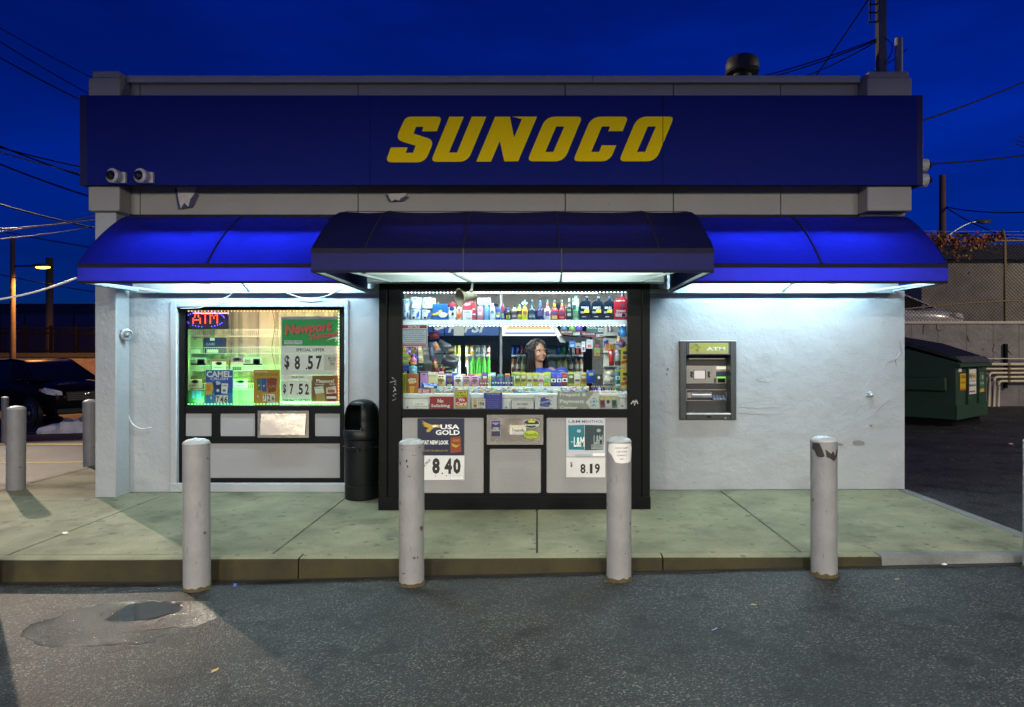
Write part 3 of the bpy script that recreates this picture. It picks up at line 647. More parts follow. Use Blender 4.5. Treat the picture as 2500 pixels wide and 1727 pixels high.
for lab, v in (('upper white dome camera on the right end of the sign', 405), ('lower white dome camera on the right end of the sign', 441)):
    xe = PX(2254, SY); z = PZ(v, -.25); dome_camera(lab, (xe+.085, -.25, z), (1, -.12, -.06), (xe+.001, xe+.05, -.30, -.20, z-.06, z+.055))

# ---------------------------------------------------------------- small fixtures on the wall
wl = thing('wall_light', 'round metal floodlight on the inner side of the left pilaster', 'light', (-4.335, -.13, PZ(818, -.13)))
zc = PZ(818, -.13); MB().box(-4.338, -4.325, -.17, -.09, zc-.05, zc+.05).build('mount_plate', GALV, wl)
Mx = Matrix.Translation((-4.30, -.13, zc)) @ Vector((.8, -.6, -.05)).to_track_quat('Z', 'Y').to_matrix().to_4x4()
rotated(MB().lathe([(.03,-.03),(.05,.0),(.062,.02),(.05,.024),(.046,.012)], n=20), Mx).build('reflector', GALV, wl); rotated(MB().ell((0,0,.012), (.026,.026,.02), 12, 7), Mx).build('bulb', M('dark_bulb', (.2,.19,.17), .1), wl)
CAB = M('white_cable', (.62,.64,.66), .5); CABD = M('black_cable', (.006,.006,.007), .8, spec=.1)
def wire(name, label, pts, r=.006, m=CAB, parent=None, n=6, sub=5):
    P = [Vector(p) for p in pts]; path = []
    for i in range(len(P)-1):
        a = P[max(i-1, 0)]; b_ = P[i]; c = P[i+1]; d = P[min(i+2, len(P)-1)]
        for k in range(sub):
            t = k/sub; path.append(.5*((2*b_)+(c-a)*t+(2*a-5*b_+4*c-d)*t*t+(3*b_-a-3*c+d)*t**3))
    path.append(P[-1]); o = MB().tube(path, r, n).build(name, m, parent)
    if not parent: tag(o, label, 'cable')
    return o
q = lambda u, v, Y=-.012: (PX(u, Y), Y, PZ(v, Y))
wire('wall_cable', 'white cable running down the wall beside the left pilaster and ending loose', [q(311, 700), q(311, 820), q(310, 940), q(312, 1000), q(320, 1030), q(336, 1044), q(352, 1047), q(369, 1044)], .005)
wire('window_cable', 'thin cable hanging from the left awning to the window head', [q(572, 706, -.05), q(560, 722, -.05), q(535, 733, -.05), q(505, 745, -.05), q(485, 752, -.03), q(440, 753, -.02)], .004)
wire('loop_cable', 'white cable sagging in a loop below the left awning', [q(640, 704, -.05), q(690, 712, -.05), q(735, 727, -.05), q(780, 727, -.05), q(820, 712, -.05), q(850, 690, -.06)], .004)
hb = thing('hose_spigot', 'small white painted pipe stub sticking out of the right wall', 'pipe', (PX(2121), -.05, PZ(965)))
MB().tube([(PX(2121), .0, PZ(960)), (PX(2121), -.06, PZ(960)), (PX(2120), -.075, PZ(966))], .017, 10).build('stub', WALL, hb); MB().lathe([(.03,0),(.03,.008)], PX(2121), -.006, PZ(966), 12).build('flange', WALL, hb)
# chipped plaster scabs on the wall
CHIP = M('bare_plaster', (.20,.20,.19), .9, var=.25, bump=.3)
rnd = random.Random(5)
for k, (u, v, a, b_) in enumerate(((2048, 1085, 11, 4), (2095, 1083, 18, 7), (2126, 1040, 4, 4), (1668, 858, 3, 3), (1630, 902, 3, 4), (1628, 914, 2.5, 3))):
    pts = [(PX(u+a*math.cos(t)*(.7+.5*rnd.random())), PZ(v+b_*math.sin(t)*(.7+.5*rnd.random()))) for t in [2*PI*i/9 for i in range(9)]]
    MB().poly(pts, -.0035, .001).build('plaster_chip', CHIP, store, smooth=False)
RIDGE = WALL
for k, pts in enumerate((((1845,925),(1855,930),(1868,932),(1877,931)), ((2180,878),(2165,885),(2160,900)), ((2195,830),(2200,860),(2185,880),(2192,905)), ((2172,975),(2150,990),(2140,1002)), ((1803,993),(1850,996),(1900,994)), ((1755,1118),(1775,1112),(1790,1111)), ((1800,1008),(1870,1012)), ((2060,1090),(2062,1100)), ((2190,1110),(2195,1130),(2200,1150)))):
    MB().tube([(PX(u), -.001, PZ(v)) for u, v in pts], .0026, 5).build('plaster_ridge', RIDGE, store)

# ---------------------------------------------------------------- cash machine
AD = M('atm_dark_grey', (.036,.041,.041), .42, var=.12, bump=.05, bscale=200); AL = M('atm_silver', (.34,.33,.30), .35, metal=.7, var=.08); AM = M('atm_mid_grey', (.045,.045,.043), .6, bump=.12, bscale=220)
def zu(x): return 1640+x/7.256
def zv(y): return 820+y/7.256
def ab(mb, x0, y0, x1, y1, Y0, Y1, Yr=None, m=0):
    a, b_, c, d = R(zu(x0), zv(y0), zu(x1), zv(y1), Y0 if Yr is None else Yr); return mb.box(a, b_, Y0, Y1, c, d, m)
atm = thing('cash_machine', 'grey through-the-wall cash machine with yellow header panel', 'cash machine', (PX(1729), 0, PZ(1025)))
ab(MB(), 145, 95, 258, 1490, -.035, .06).build('side_rail', AD, atm, bevel=.006); ab(MB(), 1045, 95, 1145, 1490, -.035, .06).build('side_rail', AD, atm, bevel=.006)
ab(MB(), 260, 95, 1043, 345, -.030, .06).build('header', AD, atm, bevel=.005); ab(MB(), 140, 84, 1150, 97, -.036, .01).build('top_trim', M('atm_top_trim', (.7,.74,.76), .35), atm)
ab(MB(), 313, 126, 1003, 325, -.034, -.0305).build('sign_bezel', AL, atm); ab(MB(), 322, 136, 996, 306, -.038, -.0345).build('sign_face', M('atm_yellow_panel', (.30,.30,.06), .35, var=.12), atm)
a, b_, c, d = R(zu(618), zv(200), zu(945), zv(262), -.039); text(MB(), 'ATM', a, b_, c, d, -.039, bold=.02).build('lettering', C(.6,.66,.64), atm, smooth=False)
gr = MB(); rnd = random.Random(3)
for k in range(9):
    x, y = rnd.uniform(335, 480), rnd.uniform(150, 265); pts = [(PX(zu(x+rnd.uniform(-35, 35)), -.0388), -.0388, PZ(zv(y+rnd.uniform(-18, 18)), -.0388)) for _ in range(4)]; gr.tube(pts, .0012, 4)
gr.build('scribble', BLACK, atm)
yb = .15
ab(MB(), 250, 345, 1000, 1380, yb, yb+.02).build('recess_back', AM, atm)
a0, a1 = PX(zu(258), -.03), PX(zu(1045), -.03); zt_, zb_ = PZ(zv(345), -.03), PZ(zv(1372), -.03)
MB().box(a0-.02, a0, -.02, yb, zb_, zt_).build('recess_side', AD, atm); MB().box(a1, a1+.02, -.02, yb, zb_, zt_).build('recess_side', AD, atm)
MB().box(a0-.02, a1+.02, -.02, yb, zt_, zt_+.02).build('recess_top', AD, atm); MB().box(a0-.02, a1+.02, -.02, yb, zb_-.02, zb_).build('recess_floor', AD, atm)
ab(MB(), 300, 400, 955, 418, .10, .12).build('light_bar', AL, atm)
ab(MB(), 255, 528, 972, 850, .132, .149).build('screen_panel', AL, atm, bevel=.004); ab(MB(), 290, 570, 716, 808, .126, .1315).build('screen_surround', AL, atm, bevel=.003)
ab(MB(), 385, 606, 608, 772, .122, .1255).build('screen_bezel', AD, atm); ab(MB(), 400, 617, 590, 762, .118, .1215).build('screen', LIT('atm_screen', (1,.9,.88), .62), atm, smooth=False)
for x in (338, 357, 645, 664):
    for k in range(4):
        mx = PX(zu(x if k % 2 == 0 else x+(8 if x < 500 else 6)), .122); mz = PZ(zv(645+k*28), .122); rotated(MB().lathe([(.0095,0),(.008,.006)], n=10), Matrix.Translation((mx, .1255, mz)) @ Matrix.Rotation(PI/2, 4, 'X')).build('key', AD, atm)
ab(MB(), 790, 543, 960, 596, .128, .1315).build('lit_plate', LIT('atm_label_light', (1,1,.72), .75), atm); ab(MB(), 795, 636, 968, 722, .118, .131).build('card_reader', C(.02,.03,.12), atm, bevel=.003)
ab(MB(), 805, 727, 955, 747, .120, .131).build('card_slot_light', LIT('atm_green_led', (.18,1,.02), 1.1), atm); ab(MB(), 818, 762, 945, 828, .126, .131).build('receipt_slot', BLACK, atm); ab(MB(), 750, 755, 788, 835, .126, .131).build('headphone_socket', AD, atm)
ab(MB(), 585, 866, 765, 900, .146, .1495).build('name_plate', C(.04,.05,.07), atm)
fr = MB(); ab(fr, 258, 950, 990, 966, .128, .149); ab(fr, 258, 1145, 990, 1158, .128, .149, .128); ab(fr, 258, 966, 270, 1145, .128, .149, .128); ab(fr, 978, 966, 990, 1145, .128, .149, .128); fr.build('dispenser_frame', AL, atm)
xc0, xc1, zz0, zz1 = R(zu(350), zv(990), zu(688), zv(1112), .13); zc = (zz0+zz1)/2
MB().tube([(xc0, .148, zc), (xc1, .148, zc)], (zz1-zz0)/2, 20).build('cash_roller', M('atm_roller', (.5,.52,.55), .3, metal=.6), atm); ab(MB(), 452, 1016, 580, 1078, .115, .14).build('cash_mouth', C(.02,.03,.06), atm)
ab(MB(), 278, 1005, 348, 1100, .125, .149).build('roller_end', AL, atm); ab(MB(), 690, 1005, 712, 1100, .125, .149).build('roller_end', AL, atm); ab(MB(), 960, 1005, 985, 1100, .125, .149).build('roller_end', AL, atm)
kx0, kx1, kz0, kz1 = R(zu(716), zv(1060), zu(952), zv(1135), .13)
MB().add([(kx0,.09,kz0),(kx1,.09,kz0),(kx1,.148,kz1),(kx0,.148,kz1)], [(0,1,2,3)]).build('keypad', C(.08,.12,.2), atm)
for r_ in range(3):
    for c_ in range(4):
        t = (r_+.5)/3; x = lerp(kx0, kx1, (c_+.6)/4.4); y = lerp(.09, .148, t); z = lerp(kz0, kz1, t); MB().box(x-.006, x+.006, y-.008, y, z, z+.006).build('keypad_key', C(.45,.5,.55), atm)
ab(MB(), 262, 1374, 1048, 1400, -.045, .0).build('ledge', M('atm_ledge', (.62,.62,.6), .35, metal=.4), atm, bevel=.003); ab(MB(), 262, 1402, 1043, 1488, -.030, .05).build('lower_plate', AD, atm, bevel=.004)
ab(MB(), 618, 1425, 698, 1453, -.033, -.0305).build('lock_plate', BLACK, atm); rotated(MB().lathe([(.012,0),(.010,.006)], n=12), Matrix.Translation((PX(zu(950), -.03), -.0305, PZ(zv(1458), -.03))) @ Matrix.Rotation(PI/2, 4, 'X')).build('lock', AL, atm)

# ---------------------------------------------------------------- bollards
def bollard_paint(name, col, chip):
    m = bpy.data.materials.new(name); m.use_nodes = True; t, b, N, L = nodes(m)
    tc = N('ShaderNodeTexCoord'); P = tc.outputs['Object']
    n1 = N('ShaderNodeTexNoise'); n1.inputs['Scale'].default_value = 5; n1.inputs['Detail'].default_value = 9; n1.inputs['Roughness'].default_value = .65; L(P, n1.inputs['Vector'])
    r1 = ramp(t, [(.3, tuple(c*.78 for c in col)), (.65, col)]); L(n1.outputs[0], r1.inputs[0])
    n2 = N('ShaderNodeTexNoise'); n2.inputs['Scale'].default_value = 13; n2.inputs['Detail'].default_value = 6; L(P, n2.inputs['Vector'])
    r2 = ramp(t, [(chip, g3(0)), (chip+.025, g3(1))]); L(n2.outputs[0], r2.inputs[0])
    k = N('ShaderNodeMix'); k.data_type = 'RGBA'; L(r2.outputs[0], k.inputs[0]); L(r1.outputs[0], k.inputs[6]); k.inputs[7].default_value = (.07,.05,.035,1)
    L(k.outputs[2], b.inputs['Base Color']); b.inputs['Roughness'].default_value = .5
    n3 = N('ShaderNodeTexNoise'); n3.inputs['Scale'].default_value = 34; n3.inputs['Detail'].default_value = 5; L(P, n3.inputs['Vector'])
    bp = N('ShaderNodeBump'); bp.inputs['Strength'].default_value = .35; bp.inputs['Distance'].default_value = .008; L(n3.outputs[0], bp.inputs['Height']); L(bp.outputs[0], b.inputs['Normal']); return m
BP = [bollard_paint('bollard_paint_%s' % n, c, h) for n, c, h in (('grey', (.235,.237,.242), .68), ('chipped', (.235,.235,.237), .64), ('clean', (.215,.22,.228), .69))]
CAP = M('bollard_cap_mortar', (.34,.38,.40), .5, var=.3, scale=18, bump=.9, bscale=30)
RUST = M('flaking_rust', (.055,.042,.014), .9, var=.7, scale=25, bump=.8, bscale=40); PEEL = M('bare_dark_steel', (.018,.015,.012), .7, var=.3)
def bollard(label, x, y, top, r=.087, paint=0, seed=1, rust=True):
    zb_ = G(x, y); t = thing('bollard', label, 'bollard', (x, y, zb_), 'painted steel bollards round the store'); rn = random.Random(seed)
    ph = rn.random()*9; pr = [(r*(1.004+.012*mnoise.noise((z*5, ph, 0))), z) for z in [-.05]+[k/14*(top-zb_-.028) for k in range(15)]]
    b = MB().lathe(pr, x, y, zb_, 32, cap=False); b.build('post', BP[paint], t, angle=70)
    h = top-zb_-.030; cp = MB(); n = 32; prof = [(r*1.0, 0), (r*1.015, .006), (r*.9, .018), (r*.62, .030), (r*.3, .036), (.002, .037)]
    cp.lathe(prof, x, y, zb_+h, n); cp.v = [(a, b_, z+.006*mnoise.noise((a*40+seed, b_*40, 1))*(1 if z > zb_+h+.008 else .3)) for a, b_, z in cp.v]; cp.build('cap', CAP, t, angle=80)
    if rust:
        vs = []; k = 48
        for i in range(k):
            a = 2*PI*i/k; hh = .022+.03*max(0, mnoise.noise((math.cos(a)*2.2+seed, math.sin(a)*2.2, 5))); rr = r*1.035+.004*rn.random()
            vs += [(x+(rr+.006)*math.cos(a), y+(rr+.006)*math.sin(a), zb_-.01), (x+rr*math.cos(a), y+rr*math.sin(a), zb_+hh)]
        MB().add(vs, [(2*i, (2*i+2) % (2*k), (2*i+3) % (2*k), 2*i+1) for i in range(k)]).build('rust_ring', RUST, t)
    SCUFFS.append((t, x, y, r, zb_, top, seed)); t.rotation_euler = (rn.uniform(-.007, .007), rn.uniform(-.009, .009), 0) if seed != 3 else (0, 0, 0)
    return t
SCUFFS = []
def cyl_patch(t, x, y, r, outline, mat, name='paint_chip', lift=.0012, ph=0):
    """outline: [(angle deg from -Y towards +X, z)]; fan of small faces wrapped round a post"""
    pts = [((r+lift)*math.sin(math.radians(a)), -(r+lift)*math.cos(math.radians(a)), z) for a, z in outline]
    amin, amax = min(a for a, _ in outline), max(a for a, _ in outline); mb = MB(); n = len(outline)
    cols = max(2, int((amax-amin)/5)); vs = []
    def span(a):
        zs = []
        for i in range(n):
            (a0, z0), (a1, z1) = outline[i], outline[(i+1) % n]
            if (a0-a)*(a1-a) <= 0 and a0 != a1: zs.append(z0+(z1-z0)*(a-a0)/(a1-a0))
        return (min(zs), max(zs)) if zs else None
    for i in range(cols+1):
        a = lerp(amin+.01, amax-.01, i/cols); s = span(a) or (outline[0][1],)*2
        for z in s: vs.append((x+(r+lift)*math.sin(math.radians(a)), y-(r+lift)*math.cos(math.radians(a)), z))
    return mb.add(vs, [(2*i, 2*i+2, 2*i+3, 2*i+1) for i in range(cols)]).build(name, mat, t)
BYb = -2.563
bx = [PX(481, BYb), PX(1005, BYb), PX(1511, BYb), PX(2012, BYb)]
b1 = bollard('scuffed grey bollard in front of the left display window', bx[0], BYb, PZ(1073, BYb), .0885, 0, 1)
b2 = bollard('grey bollard with brown paint chips, before the left of the service window', bx[1], BYb, PZ(1073, BYb), .087, 1, 2)
b3 = bollard('grey bollard with a torn paper notice stuck near its top', bx[2], BYb, PZ(1068, BYb), .086, 0, 3)
b4 = bollard('grey bollard with dark peeled paint under its cap, before the right wall', bx[3], BYb, PZ(1067, BYb), .088, 2, 4)
bollard('light grey bollard cut by the left edge of the picture', PX(-23, -2.45), -2.56, PZ(1072, -2.5), .086, 0, 5)
bollard('light grey bollard cut by the right edge of the picture', PX(2533, -2.56), -2.56, PZ(1066, -2.5), .086, 2, 6)
bollard('short grey bollard on the side pavement left of the store', PX(43, .2)-.02, .2, PZ(993, .2), .089, 2, 7, False)
bollard('grey bollard half hidden behind the left pilaster', PX(222, 1.85), 1.85, PZ(977, 1.85), .087, 2, 8, False)
bollard('thin distant grey bollard near the parked car', PX(13, 6.6), 6.6, PZ(969, 6.6), .065, 2, 9, False)
z4 = PZ(1073, BYb)-.02
cyl_patch(b4, bx[3], BYb, .0895, [(-78, z4), (-40, z4+.005), (-30, z4-.03), (-18, z4-.085), (-30, z4-.095), (-52, z4-.09), (-62, z4-.05), (-80, z4-.04)], PEEL)
cyl_patch(b4, bx[3], BYb, .0895, [(-16, z4-.035), (10, z4-.07), (18, z4-.045), (30, z4-.085), (55, z4-.015), (60, z4-.05), (40, z4-.10), (22, z4-.12), (6, z4-.10), (-12, z4-.09)], PEEL)
for a, z, s in ((-50, PZ(1128, BYb), 6), (-12, PZ(1121, BYb), 5), (-8, PZ(1134, BYb), 4), (28, PZ(1108, BYb), 2), (-35, PZ(1094, BYb), 3), (48, PZ(1090, BYb), 3)):
    cyl_patch(b2, bx[1], BYb, .0885, [(a-s, z), (a, z+s*.0022), (a+s, z+.002), (a+s*.6, z-s*.0025), (a-s*.4, z-s*.003)], PEEL)
SCF = M('rubber_scuff', (.10,.10,.10), .7, var=.4, scale=30)
for t, x, y, r, z0, z1, sd in SCUFFS:
    q = random.Random(sd+40)
    for k in range(7):
        a, z = q.uniform(-70, 70), lerp(z0+.08, z1-.2, q.random()); w_, h_ = q.uniform(1.2, 3), q.uniform(.01, .07); d_ = q.uniform(-6, 6)
        cyl_patch(t, x, y, r*1.012, [(a, z), (a+w_, z+.004), (a+w_+d_, z+h_), (a+d_+w_*.3, z+h_*1.05)], SCF, 'scuff', .0008)
# torn paper notice on the third bollard
nt_ = thing('torn_notice', 'torn white paper notice pasted round a bollard', 'notice', (bx[2], BYb-.09, PZ(1130, BYb)))
zt_, zb_ = PZ(1083, BYb-.08), PZ(1130, BYb-.08)
cyl_patch(nt_, bx[2], BYb, .0885, [(-60, zt_-.01), (-30, zt_), (60, zt_-.004), (70, zt_-.04), (62, zt_-.09), (55, zb_+.01), (48, zb_), (5, zb_-.004), (-22, zb_+.002), (-40, zb_+.05), (-62, zb_+.075)], C(.66,.66,.64), 'paper')
mb = MB()
for i, s in enumerate(('WE BUY DIABETI', 'TESTSTRIP', 'FOR MONEY O', '2671')):
    wds = (.10, .08, .07, .03)[i]; z = zt_-.028-.025*i; o = len(mb.v); text(mb, s, -wds/2, wds/2, z-.009, z+.002, 0, bold=.015)
    mb.v[o:] = [(bx[2]+.0901*math.sin(x/.09+.12), BYb-.0901*math.cos(x/.09+.12), z_) for x, _, z_ in mb.v[o:]]
mb.build('lettering', C(.12,.08,.09), nt_, smooth=False)

# ---------------------------------------------------------------- litter bin
tcx, tcy = PX(884, -.33), -.33; tz = PT(tcx); TR = .174
bin_ = thing('litter_bin', 'black plastic domed litter bin beside the service booth', 'bin', (tcx, tcy, tz))
BINM = M('black_bin_plastic', (.005,.007,.0075), .4, var=.2, spec=.25)
MB().lathe([(.160,0),(.170,.012),(.172,.14),(.168,.145),(.168,.155),(.172,.16),(.174,.60),(.178,.604),(.178,.615),(.17,.62)], tcx, tcy, tz, 40).build('drum', BINM, bin_)
lid = MB(); prof = [(.179,.60),(.182,.62),(.182,.70),(.176,.706),(.176,.80),(.172,.86),(.158,.915),(.135,.955),(.10,.985),(.055,1.0),(.002,1.005)]; n = 40; vs = []; fs = []
for r_, z in prof:
    for k in range(n): a = 2*PI*k/n; vs.append((tcx+r_*math.cos(a), tcy+r_*math.sin(a), tz+z))
for i in range(len(prof)-1):
    for k in range(n):
        a = math.degrees(2*PI*(k+.5)/n)
        if 3 <= i <= 6 and 203 < a < 276: continue
        fs.append((i*n+k, i*n+(k+1) % n, (i+1)*n+(k+1) % n, (i+1)*n+k))
lo = lid.add(vs, fs).build('dome_lid', BINM, bin_, angle=50); so = lo.modifiers.new('thick', 'SOLIDIFY'); so.thickness = .006; so.offset = -1
MB().lathe([(.15,.62),(.15,.70),(.001,.71)], tcx, tcy, tz, 24).build('inner_liner', BLACK, bin_)
pth = []
for k in range(60):
    a = 2*PI*k/60; pth.append((tcx+.181*math.cos(a), tcy+.181*math.sin(a), tz+.53+.012*mnoise.noise((math.cos(a)*5, math.sin(a)*5, 3))))
MB().tube(pth, [.004+.004*abs(mnoise.noise((k*.7, 0, 0))) for k in range(60)], 6, closed=True).build('bag_edge', M('bin_bag', (.012,.012,.014), .4, spec=.3), bin_)
for k in range(3):
    a = PI*1.5+(k-1)*.3+.1; h_ = .03+.04*rnd.random(); MB().tube([(tcx+.183*math.cos(a), tcy+.183*math.sin(a), tz+.53), (tcx+.188*math.cos(a+.03), tcy+.188*math.sin(a+.03), tz+.53-h_*.6), (tcx+.182*math.cos(a-.02), tcy+.182*math.sin(a-.02), tz+.53-h_)], [.006,.009,.002], 5).build('bag_fold', MATS['bin_bag'], bin_)

# ---------------------------------------------------------------- horn loudspeaker
HORN = M('horn_beige', (.30,.28,.22), .5, var=.2, bump=.2, bscale=40)
hY = -1.08; hx, hz = PX(1137, hY), PZ(727, hY)
horn = thing('horn_loudspeaker', 'beige horn loudspeaker hanging above the service window', 'loudspeaker', (hx, hY, hz-.06))
Mx = Matrix.Translation((hx+.02, hY, hz+.006)) @ Vector((-.80, -.55, -.12)).to_track_quat('Z', 'Y').to_matrix().to_4x4()
rotated(MB().lathe([(.026,-.075),(.036,-.07),(.038,-.02),(.042,.0),(.055,.05),(.082,.085),(.086,.088),(.080,.088),(.05,.05),(.03,.0),(.012,-.01)], n=28), Mx).build('bell', HORN, horn)
rotated(MB().ell((0,0,.015), (.02,.02,.03), 12, 7), Mx).build('phase_plug', M('horn_plug', (.2,.33,.3), .5), horn)
MB().tube([(hx+.045, hY+.03, hz+.03), (hx+.05, hY+.04, hz+.07), (hx+.045, BY-.03, ZB+.01)], .011, 8).build('bracket', GALV, horn); MB().ell((hx+.047, hY+.04, hz+.062), (.02,.02,.02), 10, 6).build('swivel', HORN, horn)
# ---------------------------------------------------------------- light strips
def led_strip(label, path, cols, n, Y, size=.0045, glow=None):
    """path of (u,v); cols: list of (t, colour); one tape and its row of tiny bulbs"""
    P = [Vector((PX(u, Y), Y, PZ(v, Y))) for u, v in path]; t = thing('led_strip', label, 'light strip', P[0]); MB().tube(P, .004, 4).build('tape', WHITE, t)
    L_ = [0]
    for a, b_ in zip(P[:-1], P[1:]): L_.append(L_[-1]+(b_-a).length)
    bs = {}
    for k in range(n):
        d = L_[-1]*(k+.5)/n; i = max(j for j in range(len(P)-1) if L_[j] <= d); f = (d-L_[i])/(L_[i+1]-L_[i]); p = P[i].lerp(P[i+1], f)
        tt = (k+.5)/n; c = [q for q in cols if q[0] <= tt][-1][1]; bs.setdefault(c, MB()).ell((p.x, Y-.005, p.z), (size, size, size), 6, 4)
    for c, mb in bs.items(): tag(mb.build('bulbs', LIT('led_%d_%d_%d' % tuple(int(x*99) for x in c[:3]), c[:3], c[3]), t), None, kind='stuff')
    for u0, v0, u1, v1, e, col, tgt in glow or ():
        a = Vector((PX(u0, Y), Y+.012, PZ(v0, Y))); b_ = Vector((PX(u1, Y), Y+.012, PZ(v1, Y))); l = bpy.data.lights.new('strip_light', 'AREA'); l.shape = 'RECTANGLE'; l.size = (b_-a).length; l.size_y = .012; l.energy = e; l.color = col
        o = bpy.data.objects.new('strip_light', l); sc.collection.objects.link(o); z = -(Vector(tgt)).normalized(); xax = (b_-a).normalized(); yax = z.cross(xax); o.matrix_world = Matrix.Translation((a+b_)/2) @ Matrix((xax, yax, z)).transposed().to_4x4()
    return t
GRN_L = (.10,1,.18,9.); ORG_L = (1,.42,.12,8.); YG_L = (.55,1,.45,8.); WH_L = (.62,.86,1,16.); RD_L = (1,.22,.10,8.)
wyL = .072
led_strip('colour-changing light strip down the left edge of the display window', [(455, 762), (455, 986)], [(0, ORG_L), (.28, YG_L), (.5, GRN_L)], 30, wyL, .005, [(455, 800, 455, 986, 4.5, (.2,1,.25), (1,.35,0))])
led_strip('green light strip along the bottom of the display window', [(457, 987), (826, 987)], [(0, GRN_L)], 46, wyL, .005, [(462, 984, 826, 984, 22.0, (.15,1,.22), (0,.8,1))])
led_strip('orange light strip along the top of the display window', [(457, 760), (826, 760)], [(0, ORG_L)], 46, wyL, .004, [(470, 764, 826, 764, 11.0, (1,.62,.36), (0,.9,-1))])
led_strip('orange light strip down the right edge of the display window', [(827, 762), (827, 985)], [(0, YG_L), (.45, ORG_L), (.75, RD_L)], 30, wyL, .0045, [(827, 800, 827, 985, 3.0, (1,.4,.15), (-1,.35,0))])
bY = BY+.05
led_strip('blue-white light strip along the top of the service window', [(983, 715), (1531, 714)], [(0, WH_L)], 62, bY, .005, [(990, 716, 1525, 716, 15, (.62,.86,1), (0,.9,-1))])
led_strip('blue-white light strip under the upper shelf of the service window', [(983, 796), (1528, 795)], [(0, WH_L)], 60, bY+.09, .005, [(990, 798, 1525, 798, 15, (.66,.88,1), (0,.55,-1))])

# ---------------------------------------------------------------- left window display
def wu(x): return 440+x/5.637
def wv(y): return 740+y/5.637
def wr(x0, y0, x1, y1): return (wu(x0), wv(y0), wu(x1), wv(y1))
def er(x0, y0, x1, y1, m): return ('r', *wr(x0, y0, x1, y1), m)
def et(s, x0, y0, x1, y1, m, *k): return ('t', s, *wr(x0, y0, x1, y1), m, *k)
def ep(pts, m): return ('p', [(wu(x), wv(y)) for x, y in pts], m)
pY = .082
INK = C(.015,.015,.015); CW = C(.84,.86,.83); CW2 = C(.72,.78,.75); RED = C(.55,.02,.02)
# dot-matrix sign
ls = thing('led_sign', 'red and blue lit dot sign reading ATM at the window corner', 'sign', (PX(506, pY), pY, PZ(804, pY)))
a, b_, c, d = R(*wr(88, 103, 662, 360), pY); MB().box(a, b_, pY, pY+.03, c, d).build('sign_case', M('led_case', (.03,.008,.03), .35), ls, bevel=.004)
F5 = {'A': ['..#..','.#.#.','.#.#.','#...#','#####','#...#','#...#'], 'T': ['#####','..#..','..#..','..#..','..#..','..#..','..#..'], 'M': ['#...#','##.##','#.#.#','#.#.#','#...#','#...#','#...#']}
rd = MB(); bl = MB(); off = MB()
for i, ch in enumerate('ATM'):
    for r_, row in enumerate(F5[ch]):
        for c_, px__ in enumerate(row):
            if px__ == '#':
                x, z = PX(wu(180+i*118+c_*24), pY), PZ(wv(150+r_*21), pY); rd.ell((x, pY-.003, z), (.0068,.004,.0068), 8, 5)
for k in range(36):
    th = 2*PI*k/36; x, z = PX(wu(345+265*math.cos(th)), pY), PZ(wv(222+108*math.sin(th)), pY); (off if (k in (0,1,2,8,9,26,27,14,19,20)) else bl).ell((x, pY-.003, z), (.0055,.004,.0055), 7, 4)
tag(rd.build('red_dots', LIT('led_red', (1,.06,.01), 5.5), ls), None, kind='stuff'); tag(bl.build('blue_dots', LIT('led_blue', (.10,.06,1), 6), ls), None, kind='stuff'); tag(off.build('dark_dots', C(.05,.03,.08), ls), None, kind='stuff')
gD, gDk = C(.0,.40,.01), C(.01,.12,.02)
ORT = C(.78,.11,.005)
poster('price_board', 'green cigarette price board with orange slanted script', 'poster', wr(1385, 185, 2197, 595), pY, CW, [er(1400, 226, 2192, 590, gD),
  et('Newport', 1450, 282, 2105, 462, gDk, .05, .09, .2), et('Newport', 1435, 272, 2090, 452, ORT, .045, .09, .2), et('pleasure!', 1795, 408, 2175, 515, gDk, .04, .10, .2), et('pleasure!', 1785, 400, 2165, 508, ORT, .035, .10, .2),
  ep([(2010,520),(2060,490),(2120,468),(2165,465),(2172,490),(2150,520),(2130,540),(2140,505),(2135,490),(2100,492),(2050,508)], CW), er(1432, 515, 1680, 568, CW), et('SURGEON GENERAL WARNING', 1440, 520, 1672, 538, INK), et('Smoking By Pregnant Women', 1440, 544, 1672, 562, INK)])
poster('offer_strip', 'white strip reading special offer below the green price board', 'poster', wr(1385, 598, 2197, 698), pY, CW, [et('SPECIAL OFFER', 1595, 625, 1985, 668, INK, .02), et('see store', 2080, 655, 2170, 664, C(.3,.3,.3))])
dig = lambda s, x0, y0, x1, y1: et(s, x0, y0, x1, y1, INK, .03)
poster('price_card', 'large white price panel showing $8.57 plus tax', 'poster', wr(1385, 702, 2197, 992), pY, CW2, [er(1500, 708, 1690, 930, CW), er(1695, 708, 1975, 930, CW), er(1980, 712, 2190, 925, C(.62,.63,.55)), dig('$', 1435, 720, 1505, 918), dig('8', 1575, 725, 1650, 918), dig('.', 1726, 890, 1748, 918), dig('5', 1755, 724, 1830, 918), dig('7', 1870, 724, 1952, 918), et('PLUS', 2040, 745, 2142, 795, INK, .01), et('TAX', 2058, 808, 2130, 860, INK, .01)])
poster('tax_strip', 'narrow white strip reading plus tax under the large price', 'poster', wr(1385, 998, 1816, 1060), pY-.004, CW, [et('PLUS TAX', 1535, 1003, 1700, 1034, INK, .02)])
